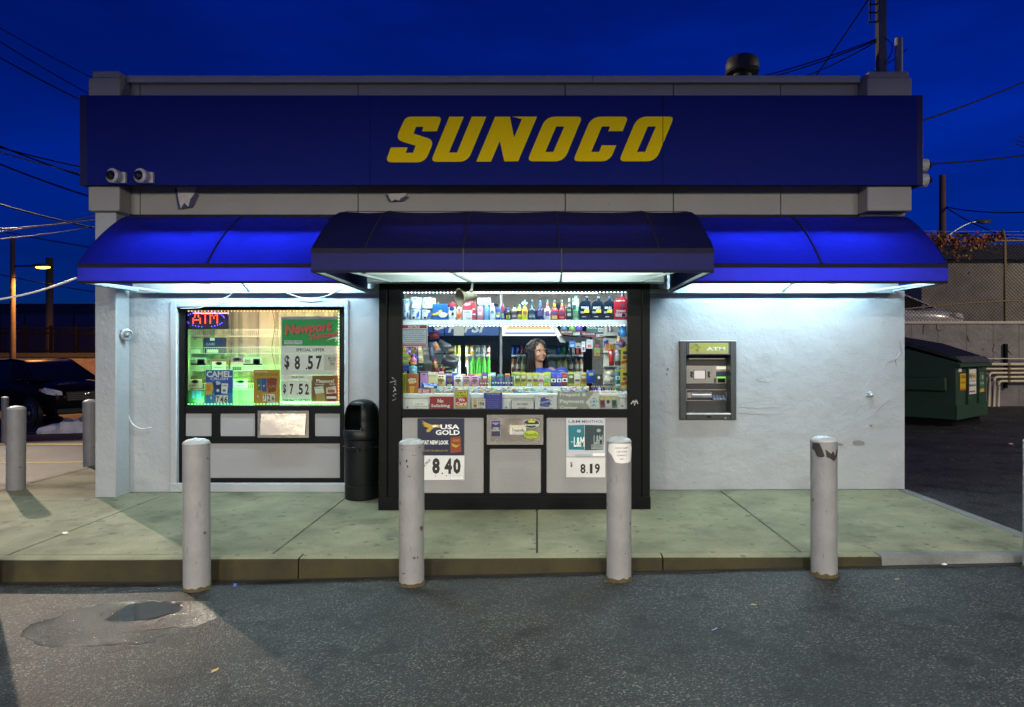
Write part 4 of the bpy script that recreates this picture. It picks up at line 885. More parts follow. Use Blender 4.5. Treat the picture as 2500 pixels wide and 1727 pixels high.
poster('price_card', 'smaller white price panel showing $7.52 everyday low price', 'poster', wr(1388, 1066, 1800, 1382), pY, CW2, [er(1480, 1090, 1590, 1300, CW), er(1597, 1090, 1795, 1300, CW), dig('$', 1415, 1115, 1457, 1258), dig('7', 1508, 1112, 1560, 1260), dig('.', 1604, 1240, 1620, 1262), dig('5', 1630, 1112, 1690, 1262), dig('2', 1718, 1112, 1772, 1262), et('EVERYDAY LOW PRICE', 1412, 1325, 1790, 1356, INK, .03)])
BRN = C(.18,.09,.015); GLD = C(.42,.30,.08)
poster('pleasure_poster', 'brown poster with two cigarette packs at the window corner', 'poster', wr(1806, 1000, 2194, 1372), pY, BRN, [et('Pleasure!', 1875, 1050, 2115, 1098, CW, .02), et('Smooth!', 1860, 1107, 1982, 1132, CW2), et('Rich!', 2055, 1105, 2132, 1130, CW2),
  ep([(1845,1160),(1965,1145),(1982,1235),(1862,1250)], CW), ep([(1865,1250),(1982,1235),(2000,1350),(1880,1362)], GLD), ep([(2012,1165),(2140,1145),(2150,1240),(2012,1250)], CW), ep([(2012,1250),(2150,1240),(2148,1360),(2025,1362)], C(.22,.02,.02)), et('Newport', 1855, 1160, 1965, 1185, gD, .02, .1), et('Newport', 2022, 1158, 2138, 1184, C(.4,.05,.02), .02, .1), er(1872, 1195, 1975, 1232, C(.8,.78,.7)), er(2028, 1190, 2130, 1235, C(.35,.14,.02)), er(2015, 1285, 2150, 1318, CW)])
BLU = C(.02,.10,.52); BLU2 = C(.03,.25,.55); NAV = C(.01,.03,.12); YL = C(.65,.45,.03)
poster('blue_poster', 'blue cigarette poster priced 7 46 in the display window', 'poster', wr(350, 925, 722, 1408), pY-.006, BLU, [er(350, 1240, 722, 1408, BLU2), et('CAMEL', 362, 938, 708, 1022, CW, .03), et('CRUSH', 415, 1026, 656, 1063, CW, .01), ep([(352,1095),(440,1092),(458,1170),(440,1262),(352,1262)], YL), et('LIMITED', 358, 1128, 430, 1150, RED, .02), et('TIME', 358, 1160, 410, 1180, RED, .02), et('OFFER!', 358, 1190, 425, 1210, RED, .02),
  ep([(462,1095),(560,1080),(575,1250),(478,1268)], NAV), ('e', wu(520), wv(1205), 5.2, 5.2, C(.05,.2,.55)), ('e', wu(520), wv(1205), 3.2, 3.2, CW2), ep([(490,1085),(515,1072),(540,1090),(560,1080),(555,1120),(500,1130)], C(.5,.65,.8)), ep([(572,1105),(662,1110),(650,1250),(566,1240)], CW), et('CAMEL', 580, 1125, 650, 1148, NAV), ('e', wu(608), wv(1205), 4.5, 3.2, BLU2), et('$', 415, 1288, 442, 1328, CW), er(495, 1272, 545, 1375, CW), er(550, 1272, 600, 1375, CW), er(606, 1272, 660, 1375, CW), dig('7', 502, 1284, 540, 1372), dig('4', 555, 1284, 597, 1372), dig('6', 612, 1284, 654, 1372)])
GP = C(.48,.27,.015)
poster('gold_poster', 'golden poster reading it lasts longer, priced 7 26', 'poster', wr(1010, 920, 1372, 1412), pY-.004, GP, [et('NEW FILTER', 1030, 936, 1200, 956, CW2), et('IT LASTS LONGER', 1030, 965, 1350, 1006, C(.2,.1,.01), .01, 0, .2), ep([(1050,1045),(1108,1035),(1120,1200),(1070,1205)], C(.02,.16,.13)), ep([(1112,1040),(1185,1035),(1192,1220),(1130,1222)], C(.02,.08,.35)), ep([(1188,1045),(1250,1028),(1335,1040),(1315,1215),(1215,1240)], C(.22,.04,.015)), et('PALL MALL', 1222, 1128, 1318, 1165, C(.5,.3,.1), .01, .08), et('P', 1075, 1125, 1100, 1150, CW2), et('P', 1145, 1130, 1170, 1158, CW2), et('$', 1058, 1265, 1080, 1305, CW), er(1140, 1258, 1182, 1352, CW), er(1200, 1258, 1250, 1355, CW), er(1258, 1258, 1302, 1355, CW), dig('7', 1146, 1264, 1176, 1346), dig('2', 1206, 1264, 1244, 1348), dig('6', 1264, 1264, 1298, 1348), er(1210, 1360, 1350, 1400, C(.6,.62,.6))])
# wire shelves and their goods
WIRE = M('white_wire', (.72,.72,.70), .4)
def wire_shelf(lab, x0, x1, yt, yb_, Y):
    X0, X1, Z0, Z1 = R(*wr(x0, yt, x1, yb_), Y); t = thing('wire_shelf', lab, 'shelf', ((X0+X1)/2, Y, Z0), 'white wire shelves in the display window'); mb = MB()
    for z in (Z0, Z1): mb.box(X0, X1, Y-.003, Y+.003, z-.003, z+.003)
    n = int((X1-X0)/.021)
    for k in range(n+1): x = lerp(X0, X1, k/n); mb.box(x-.0013, x+.0013, Y-.0015, Y+.0015, Z0, Z1)
    mb.build('front_lip', WIRE, t, smooth=False); fl = MB()
    for k in range(n+1): x = lerp(X0, X1, k/n); fl.box(x-.0015, x+.0015, Y, Y+.22, Z0-.002, Z0+.001)
    fl.build('wire_floor', WIRE, t, smooth=False); return Z0
SHY = .30; sz_ = {}
for r_, (yt, yb_) in enumerate(((370, 455), (612, 695), (860, 935), (1110, 1188))):
    nm = ('top', 'second', 'third', 'lowest')[r_]; sz_[r_] = wire_shelf('%s wire shelf on the left side of the display window' % nm, 92, 655, yt, yb_, SHY); wire_shelf('%s wire shelf in the middle of the display window' % nm, 690, 1378, yt, yb_, SHY)
def carton(lab, x0, y0, x1, row, Y, base, els, dz=None):
    X0, X1, Z0, Z1 = R(*wr(x0, y0, x1, y0+10), Y); zb_ = sz_[row]+.003 if row is not None else PZ(1000, .1)+.001
    t = thing('carton', lab, 'box', ((X0+X1)/2, Y, zb_), 'boxes on the wire shelves'); MB().box(X0, X1, Y, Y+.10, zb_, Z1).build('card_body', base, t, bevel=.002)
    for e in els:
        if e[0] == 't':
            a, b_, c, d = R(*wr(*e[2:6]), Y); text(MB(), e[1], a, b_, c, d, Y-.002, bold=.02).build('lettering', e[6], t, smooth=False)
        elif e[0] == 'e':
            MB().poly(ellpts(PX(wu(e[1]), Y), PZ(wv(e[2]), Y), e[3]*.00078, e[4]*.00078), Y-.0016, Y-.0012).build('oval', e[5], t, smooth=False)
        else:
            a, b_, c, d = R(*wr(*e[1:5]), Y); MB().box(a, b_, Y-.0009, Y-.0002, max(c, zb_), d).build('label_panel', e[5], t, smooth=False)
SB = .325
carton('pale green pack on the second wire shelf', 105, 485, 308, 1, SB, C(.42,.55,.28), [('r', 130, 640, 280, 690, CW), ('r', 180, 485, 230, 510, C(.3,.3,.25))])
carton('navy pack on the second wire shelf', 330, 478, 582, 1, SB, C(.015,.03,.14), [('r', 370, 640, 525, 685, CW), ('r', 410, 478, 475, 520, CW2), ('t', 'GAME', 355, 548, 480, 585, C(.3,.35,.5))])
carton('white and black cigar box at the left of the third shelf', 95, 750, 352, 2, SB, C(.55,.6,.55), [('r', 95, 830, 352, 860, INK), ('r', 235, 775, 335, 850, C(.05,.05,.05)), ('r', 245, 785, 325, 845, C(.12,.35,.6)), ('t', 'Dutch', 125, 778, 205, 802, INK), ('t', 'Masters', 125, 806, 215, 826, INK)])
TAN = C(.30,.18,.06)
for lab, x0, y0, x1, row in (('brown cigar box with oval label on the third shelf', 425, 770, 672, 2), ('brown cigar box at the left end of the lowest wire shelf', 105, 1018, 338, 3), ('brown cigar box between the blue and golden posters', 725, 1018, 968, 3)):
    carton(lab, x0, y0, x1, row, SB, TAN, [('r', x0+12, y0+32, x1-40, y0+150, CW), ('e', (x0+x1)/2-15, y0+65, 48, 26, C(.2,.15,.12)), ('e', (x0+x1)/2-15, y0+65, 40, 19, CW2), ('r', x0+30, y0+115, x1-80, y0+128, C(.35,.33,.3))])
carton('pink and black box on the third wire shelf', 695, 745, 866, 2, SB, C(.6,.45,.5), [('r', 695, 750, 866, 812, C(.45,.18,.3)), ('e', 780, 778, 62, 22, INK), ('e', 780, 778, 20, 26, CW), ('r', 720, 880, 840, 930, INK)])
carton('white cigar box with blue picture on the third shelf', 868, 745, 1128, 2, SB, C(.6,.62,.6), [('r', 868, 835, 1128, 860, INK), ('r', 1003, 770, 1098, 852, INK), ('r', 1015, 780, 1088, 845, C(.12,.38,.7)), ('t', 'Dutch', 892, 775, 965, 798, INK), ('t', 'Masters', 892, 802, 975, 822, INK)])
carton('dark box of blue pens on the display floor', 100, 1205, 328, None, .16, C(.03,.04,.04), [('r', 168, 1205, 200, 1310, C(.03,.08,.3)), ('r', 220, 1205, 250, 1310, C(.03,.08,.3)), ('r', 262, 1205, 290, 1310, C(.03,.08,.3))])
cu = MB(); n = 60; vs = []
for i in range(n+1):
    x = lerp(WX0-.05, WX1+.05, i/n); y = .60+.02*math.sin(i*.75)+.012*math.sin(i*1.9)
    vs += [(x, y, PZ(1000, .1)+.002), (x, y+.008*math.sin(i), 1.6), (x, y, 2.3)]
tag(cu.add(vs, [(3*i+j, 3*i+3+j, 3*i+4+j, 3*i+1+j) for i in range(n) for j in range(2)]).build('plastic_curtain', M('milky_plastic', (.62,.57,.50), .4, var=.15, scale=3)), 'milky plastic curtain hanging at the back of the display window', 'curtain')
tag(wire('dangling_wire', '', [(PX(wu(1268), .2), .2, PZ(wv(100), .2)), (PX(wu(1300), .2), .2, PZ(wv(330), .2)), (PX(wu(1262), .2), .2, PZ(wv(640), .2)), (PX(wu(1310), .2), .2, PZ(wv(880), .2))], .004, M('brown_cord', (.2,.13,.05), .6)), 'thin brown cord dangling inside the display window', 'cord')

# ---------------------------------------------------------------- service window: shelf, counter, signs
def zx(x): return 920+x/3.301
def zy(y): return 640+y/3.301
shY = -.74; shz = PZ(781.5, shY)
tag(MB().box(PX(981, shY), PX(1531, shY), shY, shY+.34, PZ(793, shY), shz).build('upper_shelf', WHITE, None, bevel=.003), 'long white shelf of bottles across the top of the service window', 'shelf')
cz = PZ(962, -.78)
ct = thing('counter', 'white counter behind the service window glass', 'counter', (-.2, -.6, .12)); MB().box(BX0+.09, BX1-.09, -.79, -.28, cz-.04, cz).build('counter_top', WHITEM, ct, bevel=.004); MB().box(BX0+.10, BX1-.10, -.77, -.30, .13, cz-.041).build('counter_front', WHITEM, ct)
for u in (994, 1236, 1520): rotated(MB().lathe([(.010,0),(.009,.004)], n=14), Matrix.Translation((PX(u, -.79), -.772, PZ(998 if u < 1500 else 995, -.79)+.012)) @ Matrix.Rotation(PI/2, 4, 'X')).build('screw_cover', C(.2,.2,.2), ct)
def bounds(x0, y0, x1, y1, Y): return R(zx(x0), zy(y0), zx(x1), zy(y1), Y)
def finish(t, parts):
    for nm, mb, m_, bv in parts: mb.build(nm, m_, t, bevel=bv)
GRPS = 'bottles and cartons on the upper shelf'
def product(kind, name, lab, x0, y0, x1, Y, base_z, body, cap=None, els=(), depth=None, group=GRPS, cat=None, neck=.34, y1=None):
    X0, X1, _, Z1 = bounds(x0, y0, x1, y0+1, Y); xc = (X0+X1)/2; w_ = X1-X0; dp = depth or w_*.75; h = Z1-base_z; yc = Y+dp/2
    t = thing(name, lab, cat or name.split('_')[-1], (xc, yc, base_z), group); r = w_/2; e = .0004
    if kind == 'box': MB().box(X0, X1, Y, Y+dp, base_z, Z1).build('card_body', body, t, bevel=.003)
    elif kind == 'can':
        MB().lathe([(r*.96,0),(r,.004),(r,h*.80),(r*.9,h*.86),(r*.5,h*.90)], xc, yc, base_z, 20, sy=dp/w_).build('can_body', body, t); MB().lathe([(r*.52,h*.88),(r*.52,h*.98),(r*.45,h)], xc, yc, base_z, 16, sy=dp/w_).build('cap', cap or body, t)
    elif kind == 'bottle':
        s1 = 1-neck; MB().lathe([(r*.9,0),(r,.006),(r,h*s1*.78),(r*.92,h*s1*.9),(r*.55,h*(s1+.04)),(r*.34,h*(s1+.12)),(r*.30,h*.90),(r*.30,h*.91)], xc, yc, base_z, 20, sy=dp/w_).build('bottle_body', body, t); MB().lathe([(r*.37,h*.88),(r*.37,h*.985),(r*.33,h)], xc, yc, base_z, 14).build('cap', cap or body, t)
    elif kind == 'jug':
        s = [(X0,base_z+.004),(X0+.004,base_z),(X1-.004,base_z),(X1,base_z+.004),(X1,base_z+h*.70),(X1-w_*.04,base_z+h*.78),(X1-w_*.16,base_z+h*.82),(X1-w_*.18,base_z+h*.90),(X1-w_*.50,base_z+h*.90),(X1-w_*.52,base_z+h*.84),(X0+w_*.2,base_z+h*.79),(X0+w_*.06,base_z+h*.72),(X0,base_z+h*.60)]
        MB().poly(s, Y, Y+dp).build('jug_body', body, t, bevel=.008, seg=3); MB().lathe([(w_*.16,h*.89),(w_*.16,h*.99),(w_*.13,h)], X1-w_*.34, yc, base_z, 16).build('cap', cap or body, t)
    elif kind == 'pack':
        mb = MB(); nx = 6; vs = []
        for i in range(nx+1):
            a = i/nx; x = lerp(X0, X1, a); b_ = math.sin(PI*a)*.012+.002
            vs += [(x, Y+.004, base_z), (x, Y-b_*.7, base_z+h*.12), (x, Y-b_, base_z+h*.5), (x, Y-b_*.6, base_z+h*.86), (x+.002*math.sin(i*2), Y+.006, base_z+h)]
        mb.add(vs, [(5*i+j, 5*i+5+j, 5*i+6+j, 5*i+1+j) for i in range(nx) for j in range(4)]); mb.box(X0, X1, Y+.010, Y+.018, base_z, base_z+h*.97); mb.build('wrapper', body, t); e = .0145
    yf = Y-(e if kind in ('box', 'pack') else .0)
    for k in els:
        if k[0] == 'b':                                   # wrapped band: fraction of the height
            f0, f1, m_ = k[1:4]
            if kind in ('can', 'bottle'): MB().lathe([(r*1.012,h*f0),(r*1.012,h*f1)], xc, yc, base_z, 20, sy=dp/w_, cap=False).build('label', m_, t)
            else: MB().box(X0+w_*.02 if kind != 'box' else X0, X1-w_*.02 if kind != 'box' else X1, yf-.0016, yf-.0002, base_z+h*f0, base_z+h*f1).build('label', m_, t, smooth=False)
        elif k[0] == 'p':                                 # flat panel: fractions x0,x1,z0,z1
            yy = yf-.0026 if kind not in ('can', 'bottle') else yc-dp/2*1.03-.001
            MB().box(X0+w_*k[1], X0+w_*k[2], yy-.0012, yy, base_z+h*k[3], base_z+h*k[4]).build('label', k[5], t, smooth=False)
        elif k[0] == 'e':
            yy = yf-.004 if kind not in ('can', 'bottle') else yc-dp/2*1.03-.003
            MB().poly(ellpts(X0+w_*k[1], base_z+h*k[2], w_*k[3], h*k[4], 16), yy-.001, yy).build('emblem', k[5], t, smooth=False)
        elif k[0] == 't':
            yy = yf-.0056 if kind not in ('can', 'bottle') else yc-dp/2*1.03-.005
            text(MB(), k[1], X0+w_*k[2], X0+w_*k[3], base_z+h*k[4], base_z+h*k[5], yy, bold=.02, rot=(k[7] if len(k) > 7 else 0)).build('lettering', k[6], t, smooth=False)
    return t
wt = C(.72,.76,.78); bk = PL(.008,.010,.014); nv = PL(.008,.025,.06); dy = -.71; B = PL
# rolls in soft packs
for i, (x0, x1, y0, low) in enumerate(((200, 258, 378, 1), (262, 352, 378, 1), (353, 440, 378, 1), (200, 258, 292, 0), (262, 358, 278, 0), (360, 468, 282, 0))):
    X0, X1, _, Z1 = bounds(x0, y0, x1, y0+1, dy); zb_ = shz if low else shz+(462-375)/3.301*(D0+dy)/F+.001; nm = ('bottom left', 'bottom middle', 'bottom right', 'top left', 'top middle', 'top right')[i]
    t = thing('paper_roll_pack', 'white wrapped paper roll pack, %s of the stack on the upper shelf' % nm, 'paper roll', ((X0+X1)/2, dy+.05, zb_), 'wrapped paper rolls')
    h = Z1-zb_; xc = (X0+X1)/2; r = (X1-X0)/2; mb = MB().lathe([(r*.86,0),(r,.008),(r*1.02,h*.5),(r,h*.9),(r*.8,h*.97),(r*.2,h*1.0)], xc, dy+.06, zb_, 18, sy=.95); mb.v = [(a+.003*mnoise.noise((a*60, b_*60, c*60)), b_, c) for a, b_, c in mb.v]; mb.build('wrapped_roll', M('roll_wrap', (.70,.74,.74), .3, var=.05), t)
    yy = dy+.06-r*.95*1.04
    MB().poly([(xc-r*.6, zb_+h*.42), (xc+r*.7, zb_+h*.62), (xc+r*.75, zb_+h*.82), (xc-r*.65, zb_+h*.66)] if not low else [(xc+r*.2, zb_+h*.2), (xc+r*.8, zb_+h*.3), (xc+r*.8, zb_+h*.8), (xc+r*.3, zb_+h*.6)], yy-.002, yy).build('label', C(.02,.10,.40), t, smooth=False)
    if not low: text(MB(), 'Scott', xc-r*.5, xc+r*.6, zb_+h*.5, zb_+h*.75, yy-.003, bold=.02, rot=.18, shear=.2).build('lettering', wt, t, smooth=False); MB().poly(ellpts(xc-r*.1, zb_+h*.84, r*.4, h*.07), yy-.002, yy).build('label', C(.1,.4,.06), t, smooth=False)
    else: MB().box(xc-r*.45, xc-r*.05, yy-.002, yy, zb_+h*.12, zb_+h*.32).build('bar_code', INK, t, smooth=False); MB().poly(ellpts(xc-r*.3, zb_+h*.82, r*.35, h*.06), yy-.002, yy).build('label', C(.05,.15,.5), t, smooth=False)
P_ = lambda *a, **k: product(*a, **k)
top = lambda kind, name, lab, x0, y0, x1, body, cap=None, els=(), **k: product(kind, name, lab, x0, y0, x1, dy, shz, body, cap, els, **k)
top('box', 'hygiene_box', 'blue soft pack with yellow band on the upper shelf', 448, 338, 572, C(.01,.08,.30), None, [('p', 0, 1, .30, .42, YL), ('e', .68, .32, .26, .17, C(.6,.65,.7)), ('e', .35, .42, .14, .09, YL), ('e', .52, .55, .12, .08, YL)])
top('can', 'cleanser_can', 'white canister with red top on the upper shelf', 573, 320, 636, wt, C(.35,.02,.03), [('b', .72, .9, C(.35,.02,.03)), ('e', .5, .62, .34, .12, NAV), ('e', .62, .34, .16, .1, INK)])
top('bottle', 'lotion_bottle', 'cream bottle with red swirl label below the horn loudspeaker', 636, 348, 690, C(.62,.55,.42), C(.65,.6,.5), [('b', .1, .6, C(.6,.35,.2)), ('e', .5, .30, .36, .14, C(.6,.08,.03)), ('e', .5, .7, .3, .08, C(.4,.15,.2))], neck=.18)
top('box', 'soap_box', 'white soap carton pair on the upper shelf', 692, 388, 768, C(.66,.64,.64), None, [('t', 'Dove', .12, .75, .74, .95, C(.05,.06,.12)), ('p', 0, .35, .05, .6, C(.6,.6,.62)), ('t', 'Dove', .38, .95, .08, .3, C(.08,.08,.12), .15), ('p', .3, .9, .5, .53, C(.5,.2,.25))])
product('box', 'soda_box', 'red carton with white script behind the horn loudspeaker', 692, 310, 768, dy+.02, shz+(463-388)/3.301*(D0+dy)/F+.001, C(.40,.03,.05), None, [('t', 'diet', .2, .8, .5, .8, wt, .2), ('p', 0, 1, 0, .15, C(.2,.02,.03))], depth=.05)
top('box', 'red_box', 'narrow red carton between soap and pink bottle', 769, 325, 797, C(.42,.03,.03), None, [('p', .1, .9, .3, .36, wt), ('p', .1, .9, .6, .64, wt)])
top('bottle', 'mouthwash_bottle', 'translucent pink bottle on the upper shelf', 800, 345, 862, PL(.50,.18,.22), PL(.55,.5,.5), [('b', .25, .6, C(.5,.25,.28)), ('p', .3, .7, .35, .5, C(.7,.5,.5))], neck=.12)
top('bottle', 'sanitiser_bottle', 'translucent blue bottle on the upper shelf', 863, 345, 906, PL(.12,.32,.52), PL(.5,.6,.7), [('b', .3, .7, C(.15,.3,.45))], neck=.12)
product('box', 'battery_carton', 'white printed carton resting on top of the pink and blue bottles', 812, 290, 918, dy+.01, shz+(463-350)/3.301*(D0+dy)/F+.008, C(.6,.66,.72), None, [('p', .08, .92, .15, .5, C(.25,.35,.5)), ('p', .3, .7, .6, .85, C(.5,.58,.68))], depth=.05)
top('bottle', 'spray_bottle', 'white alcohol bottle with blue label on the upper shelf', 906, 335, 956, PL(.60,.68,.74), PL(.65,.7,.75), [('p', .25, .75, .4, .58, C(.05,.15,.55)), ('p', .25, .75, .1, .38, C(.5,.5,.48))], neck=.22)
top('can', 'blue_can', 'blue spray can with green and yellow label on the upper shelf', 958, 362, 996, C(.02,.06,.38), C(.03,.08,.45), [('b', .25, .6, C(.15,.32,.08)), ('b', .45, .6, YL), ('e', .5, .3, .4, .1, C(.6,.65,.6))])
top('bottle', 'maroon_bottle', 'slim maroon and blue bottle on the upper shelf', 1000, 335, 1030, PL(.22,.03,.06), PL(.2,.02,.04), [('b', .05, .5, C(.02,.03,.22)), ('p', .2, .8, .12, .4, C(.2,.35,.1))], neck=.15)
top('bottle', 'dark_bottle', 'squat black bottle with purple cap and yellow mark', 1034, 372, 1082, bk, PL(.05,.04,.3), [('p', .2, .85, .12, .42, C(.45,.45,.02)), ('t', 'B', .35, .7, .16, .38, INK)], neck=.26)
top('bottle', 'polish_bottle', 'white bottle with black and gold label and blue cap', 1083, 350, 1132, PL(.68,.72,.72), nv, [('b', .06, .62, C(.05,.04,.03)), ('b', .56, .66, YL), ('p', .15, .85, .2, .34, C(.35,.2,.3))], neck=.28)
top('bottle', 'treatment_bottle', 'small yellow and black bottle with pale teal cap', 1132, 340, 1166, B(.55,.45,.03), B(.35,.6,.58), [('b', .35, .6, C(.03,.03,.03)), ('b', .1, .16, INK)], neck=.28)
top('bottle', 'yellow_bottle', 'bright yellow fuel additive bottle on the upper shelf', 1168, 305, 1216, B(.62,.55,.02), B(.05,.3,.32), [('e', .5, .36, .36, .12, C(.35,.08,.05)), ('p', .2, .8, .08, .22, C(.35,.4,.02)), ('b', .78, .9, wt)], neck=.42)
top('bottle', 'navy_bottle', 'large dark teal bottle with a long neck on the upper shelf', 1218, 303, 1284, B(.008,.03,.05), B(.01,.07,.11), [('p', .15, .85, .22, .26, C(.3,.35,.4)), ('p', .15, .7, .32, .34, C(.35,.1,.1)), ('t', 'INJECTOR', .15, .85, .12, .18, wt)], neck=.42)
top('bottle', 'navy_bottle', 'dark navy bottle with blue neck label on the upper shelf', 1286, 307, 1346, B(.008,.015,.06), B(.01,.06,.12), [('p', .35, .65, .62, .86, C(.08,.12,.45)), ('p', .15, .85, .2, .42, C(.05,.06,.16)), ('e', .5, .4, .25, .07, C(.2,.05,.1))], neck=.42)
top('bottle', 'white_bottle', 'white long-necked additive bottle on the upper shelf', 1349, 305, 1402, B(.66,.70,.75), B(.02,.08,.12), [('p', .2, .8, .2, .46, C(.14,.05,.16)), ('p', .36, .64, .68, .84, C(.3,.1,.05)), ('p', .25, .75, .08, .15, C(.45,.5,.6))], neck=.42)
top('bottle', 'orange_bottle', 'orange-red long-necked additive bottle on the upper shelf', 1402, 305, 1462, B(.52,.06,.015), B(.02,.08,.10), [('e', .5, .74, .2, .08, YL), ('p', .15, .85, .28, .46, C(.08,.05,.2)), ('p', .15, .85, .06, .22, C(.45,.35,.1))], neck=.42)
top('bottle', 'red_bottle', 'deep red long-necked additive bottle on the upper shelf', 1463, 305, 1522, B(.42,.025,.02), B(.02,.07,.10), [('p', .38, .62, .68, .84, C(.45,.4,.1)), ('p', .15, .85, .26, .44, C(.12,.03,.08)), ('p', .2, .8, .1, .18, C(.45,.1,.1))], neck=.42)
top('bottle', 'black_bottle', 'black bottle with a thin white nozzle on the upper shelf', 1525, 295, 1576, bk, B(.55,.65,.68), [('b', .12, .58, C(.02,.025,.02)), ('p', .2, .8, .42, .5, C(.15,.3,.12)), ('p', .2, .8, .2, .32, C(.3,.32,.3))], neck=.34)
top('can', 'green_can', 'tall pale green spray can on the upper shelf', 1577, 265, 1632, C(.20,.44,.22), B(.02,.08,.14), [('b', .55, .72, C(.5,.65,.6)), ('b', .1, .38, C(.08,.15,.08)), ('p', .05, .5, .42, .6, C(.02,.05,.06))])
for i, (x0, x1) in enumerate(((1632, 1724), (1728, 1820), (1822, 1908))):
    top('jug', 'oil_bottle', 'black motor oil bottle, %s of three beside the red jug' % ('leftmost', 'middle', 'rightmost')[i], x0, 274, x1, bk, nv, [('t', 'MAG1', .18, .78, .46, .56, wt), ('p', .42, .86, .30, .44, YL), ('p', .1, .42, .28, .36, C(.25,.26,.27)), ('p', .22, .6, .12, .16, C(.3,.3,.3))], depth=.06)
top('jug', 'red_jug', 'large red gallon jug at the right end of the upper shelf', 1910, 253, 2020, B(.32,.012,.015), B(.02,.05,.08), [('p', .12, .9, .12, .25, C(.5,.3,.3)), ('p', .6, .85, .13, .24, INK), ('t', '2000', .15, .85, .28, .38, C(.5,.4,.4)), ('p', .45, .8, .45, .6, C(.12,.02,.03)), ('t', '1 GALLON', .2, .8, .7, .75, wt)], depth=.09)
tag(MB().tube([(PX(zx(970)+17*math.cos(a)*.55, dy+.1), dy+.1, PZ(zy(335)-10*math.sin(a), dy+.1)) for a in [2*PI*k/24 for k in range(24)]], .003, 5, closed=True).build('wire_ring', GALV), 'thin wire ring standing behind the bottles on the upper shelf', 'wire')

# BACKROW: goods behind the front row
rb = random.Random(31); PAL = [('red',(.42,.03,.03)),('orange',(.55,.2,.02)),('yellow',(.6,.5,.04)),('green',(.06,.3,.07)),('teal',(.03,.25,.28)),('blue',(.03,.1,.42)),('purple',(.2,.06,.35)),('white',(.65,.66,.66)),('black',(.02,.02,.022)),('pink',(.55,.22,.3))]
ORDS = ('first','second','third','fourth','fifth','sixth','seventh','eighth','ninth','tenth','eleventh','twelfth','thirteenth','fourteenth','fifteenth','sixteenth','seventeenth','eighteenth','nineteenth','twentieth')
for k in range(16):
    x = 470+k*95+rb.uniform(-12, 12); nm, c = PAL[rb.randrange(10)]; w_ = rb.uniform(34, 62); c2 = PAL[rb.randrange(10)][1]
    product(rb.choice(('box', 'can', 'bottle')), 'shelf_product', '%s product in the back row of the upper shelf, %s from the left' % (nm, ORDS[k]), x, rb.uniform(318, 372), x+w_, dy+.17, shz, PL(*c), PL(*c2), [('b', .2, .55, C(*c2)), ('p', .2, .8, .3, .45, C(.6,.6,.58))], group='back row goods on the upper shelf', cat='product', depth=.05)
# ---- signs stuck inside the booth glass
gY = BY+.045
def zr(x0, y0, x1, y1): return (zx(x0), zy(y0), zx(x1), zy(y1))
def sr(x0, y0, x1, y1, m): return ('r', *zr(x0, y0, x1, y1), m)
def stx(s, x0, y0, x1, y1, m, *k): return ('t', s, *zr(x0, y0, x1, y1), m, *k)
NB = C(.02,.02,.22); MR = C(.25,.01,.03)
poster('notice_sign', 'notice sign with maroon bars at the left of the service window', 'sign', zr(202, 507, 408, 682), gY, CW, [sr(202, 509, 402, 536, MR), stx('NOTICE', 252, 511, 348, 532, CW, .03, 0, .2), sr(203, 543, 403, 660, NB), sr(207, 548, 399, 656, C(.5,.62,.72))]+[stx(s, 214+k, 551+17*i, 392-k, 563+17*i, NB, .01) for i, (s, k) in enumerate((('Audio & video equipment has', 12), ('been installed at this facility.', 18), ('All activity is being recorded, and', 2), ('the information may be observed,', 4), ('listened to, or transmitted to a', 10), ('remote location at any time.', 16)))]+[sr(202, 664, 402, 676, C(.35,.02,.02))])
poster('blank_paper', 'blank white paper square hanging in the service window', 'paper', zr(620, 512, 702, 594), gY+.02, C(.75,.82,.84), [sr(626, 519, 696, 588, C(.8,.86,.87))])
poster('credit_notice', 'white card notice about credit card transactions at the lower left of the service window', 'sign', zr(290, 1130, 416, 1183), gY, CW, [stx('Credit Card', 306, 1138, 372, 1150, INK), stx('Transactions & Cigarette', 272+22, 1157, 410, 1169, INK), stx('Purchases requires ID', 296, 1172, 404, 1183, INK)])
poster('soliciting_sign', 'dark red sign reading no soliciting at the window bottom', 'sign', zr(428, 1085, 622, 1183), gY, C(.30,.015,.02), [stx('No', 490, 1104, 536, 1135, CW, .02), stx('Soliciting', 438, 1145, 588, 1178, CW, .015), sr(598, 1098, 620, 1182, C(.24,.01,.015))])
poster('age_sign', 'grey sticker with yellow and red panels reading we card', 'sign', zr(620, 1030, 747, 1187), gY-.003, C(.45,.46,.43), [sr(636, 1036, 730, 1172, INK), sr(639, 1039, 727, 1088, C(.62,.60,.03)), stx('Under 18', 650, 1042, 716, 1060, INK, .02), stx('No Tobacco', 645, 1064, 722, 1084, INK, .02), sr(639, 1092, 727, 1168, C(.62,.60,.03)), ('p', [(zx(634), zy(1098)), (zx(724), zy(1092)), (zx(730), zy(1158)), (zx(638), zy(1163))], C(.5,.02,.02)), stx('We', 658, 1098, 708, 1124, CW, .03), stx('Card', 640, 1128, 722, 1156, CW, .03), stx('Please Have ID Ready', 633, 1176, 735, 1186, INK)])
poster('birth_year_sign', 'pale sticker showing the year 1994 in the window', 'sign', zr(768, 1102, 874, 1180), gY, C(.60,.60,.52), [sr(776, 1108, 806, 1176, C(.45,.44,.2)), sr(780, 1150, 804, 1170, C(.4,.05,.03)), stx('BORN BEFORE', 816, 1110, 868, 1118, RED), stx('1994', 820, 1128, 866, 1162, INK, .02), stx('TO BUY', 822, 1168, 862, 1176, RED)])
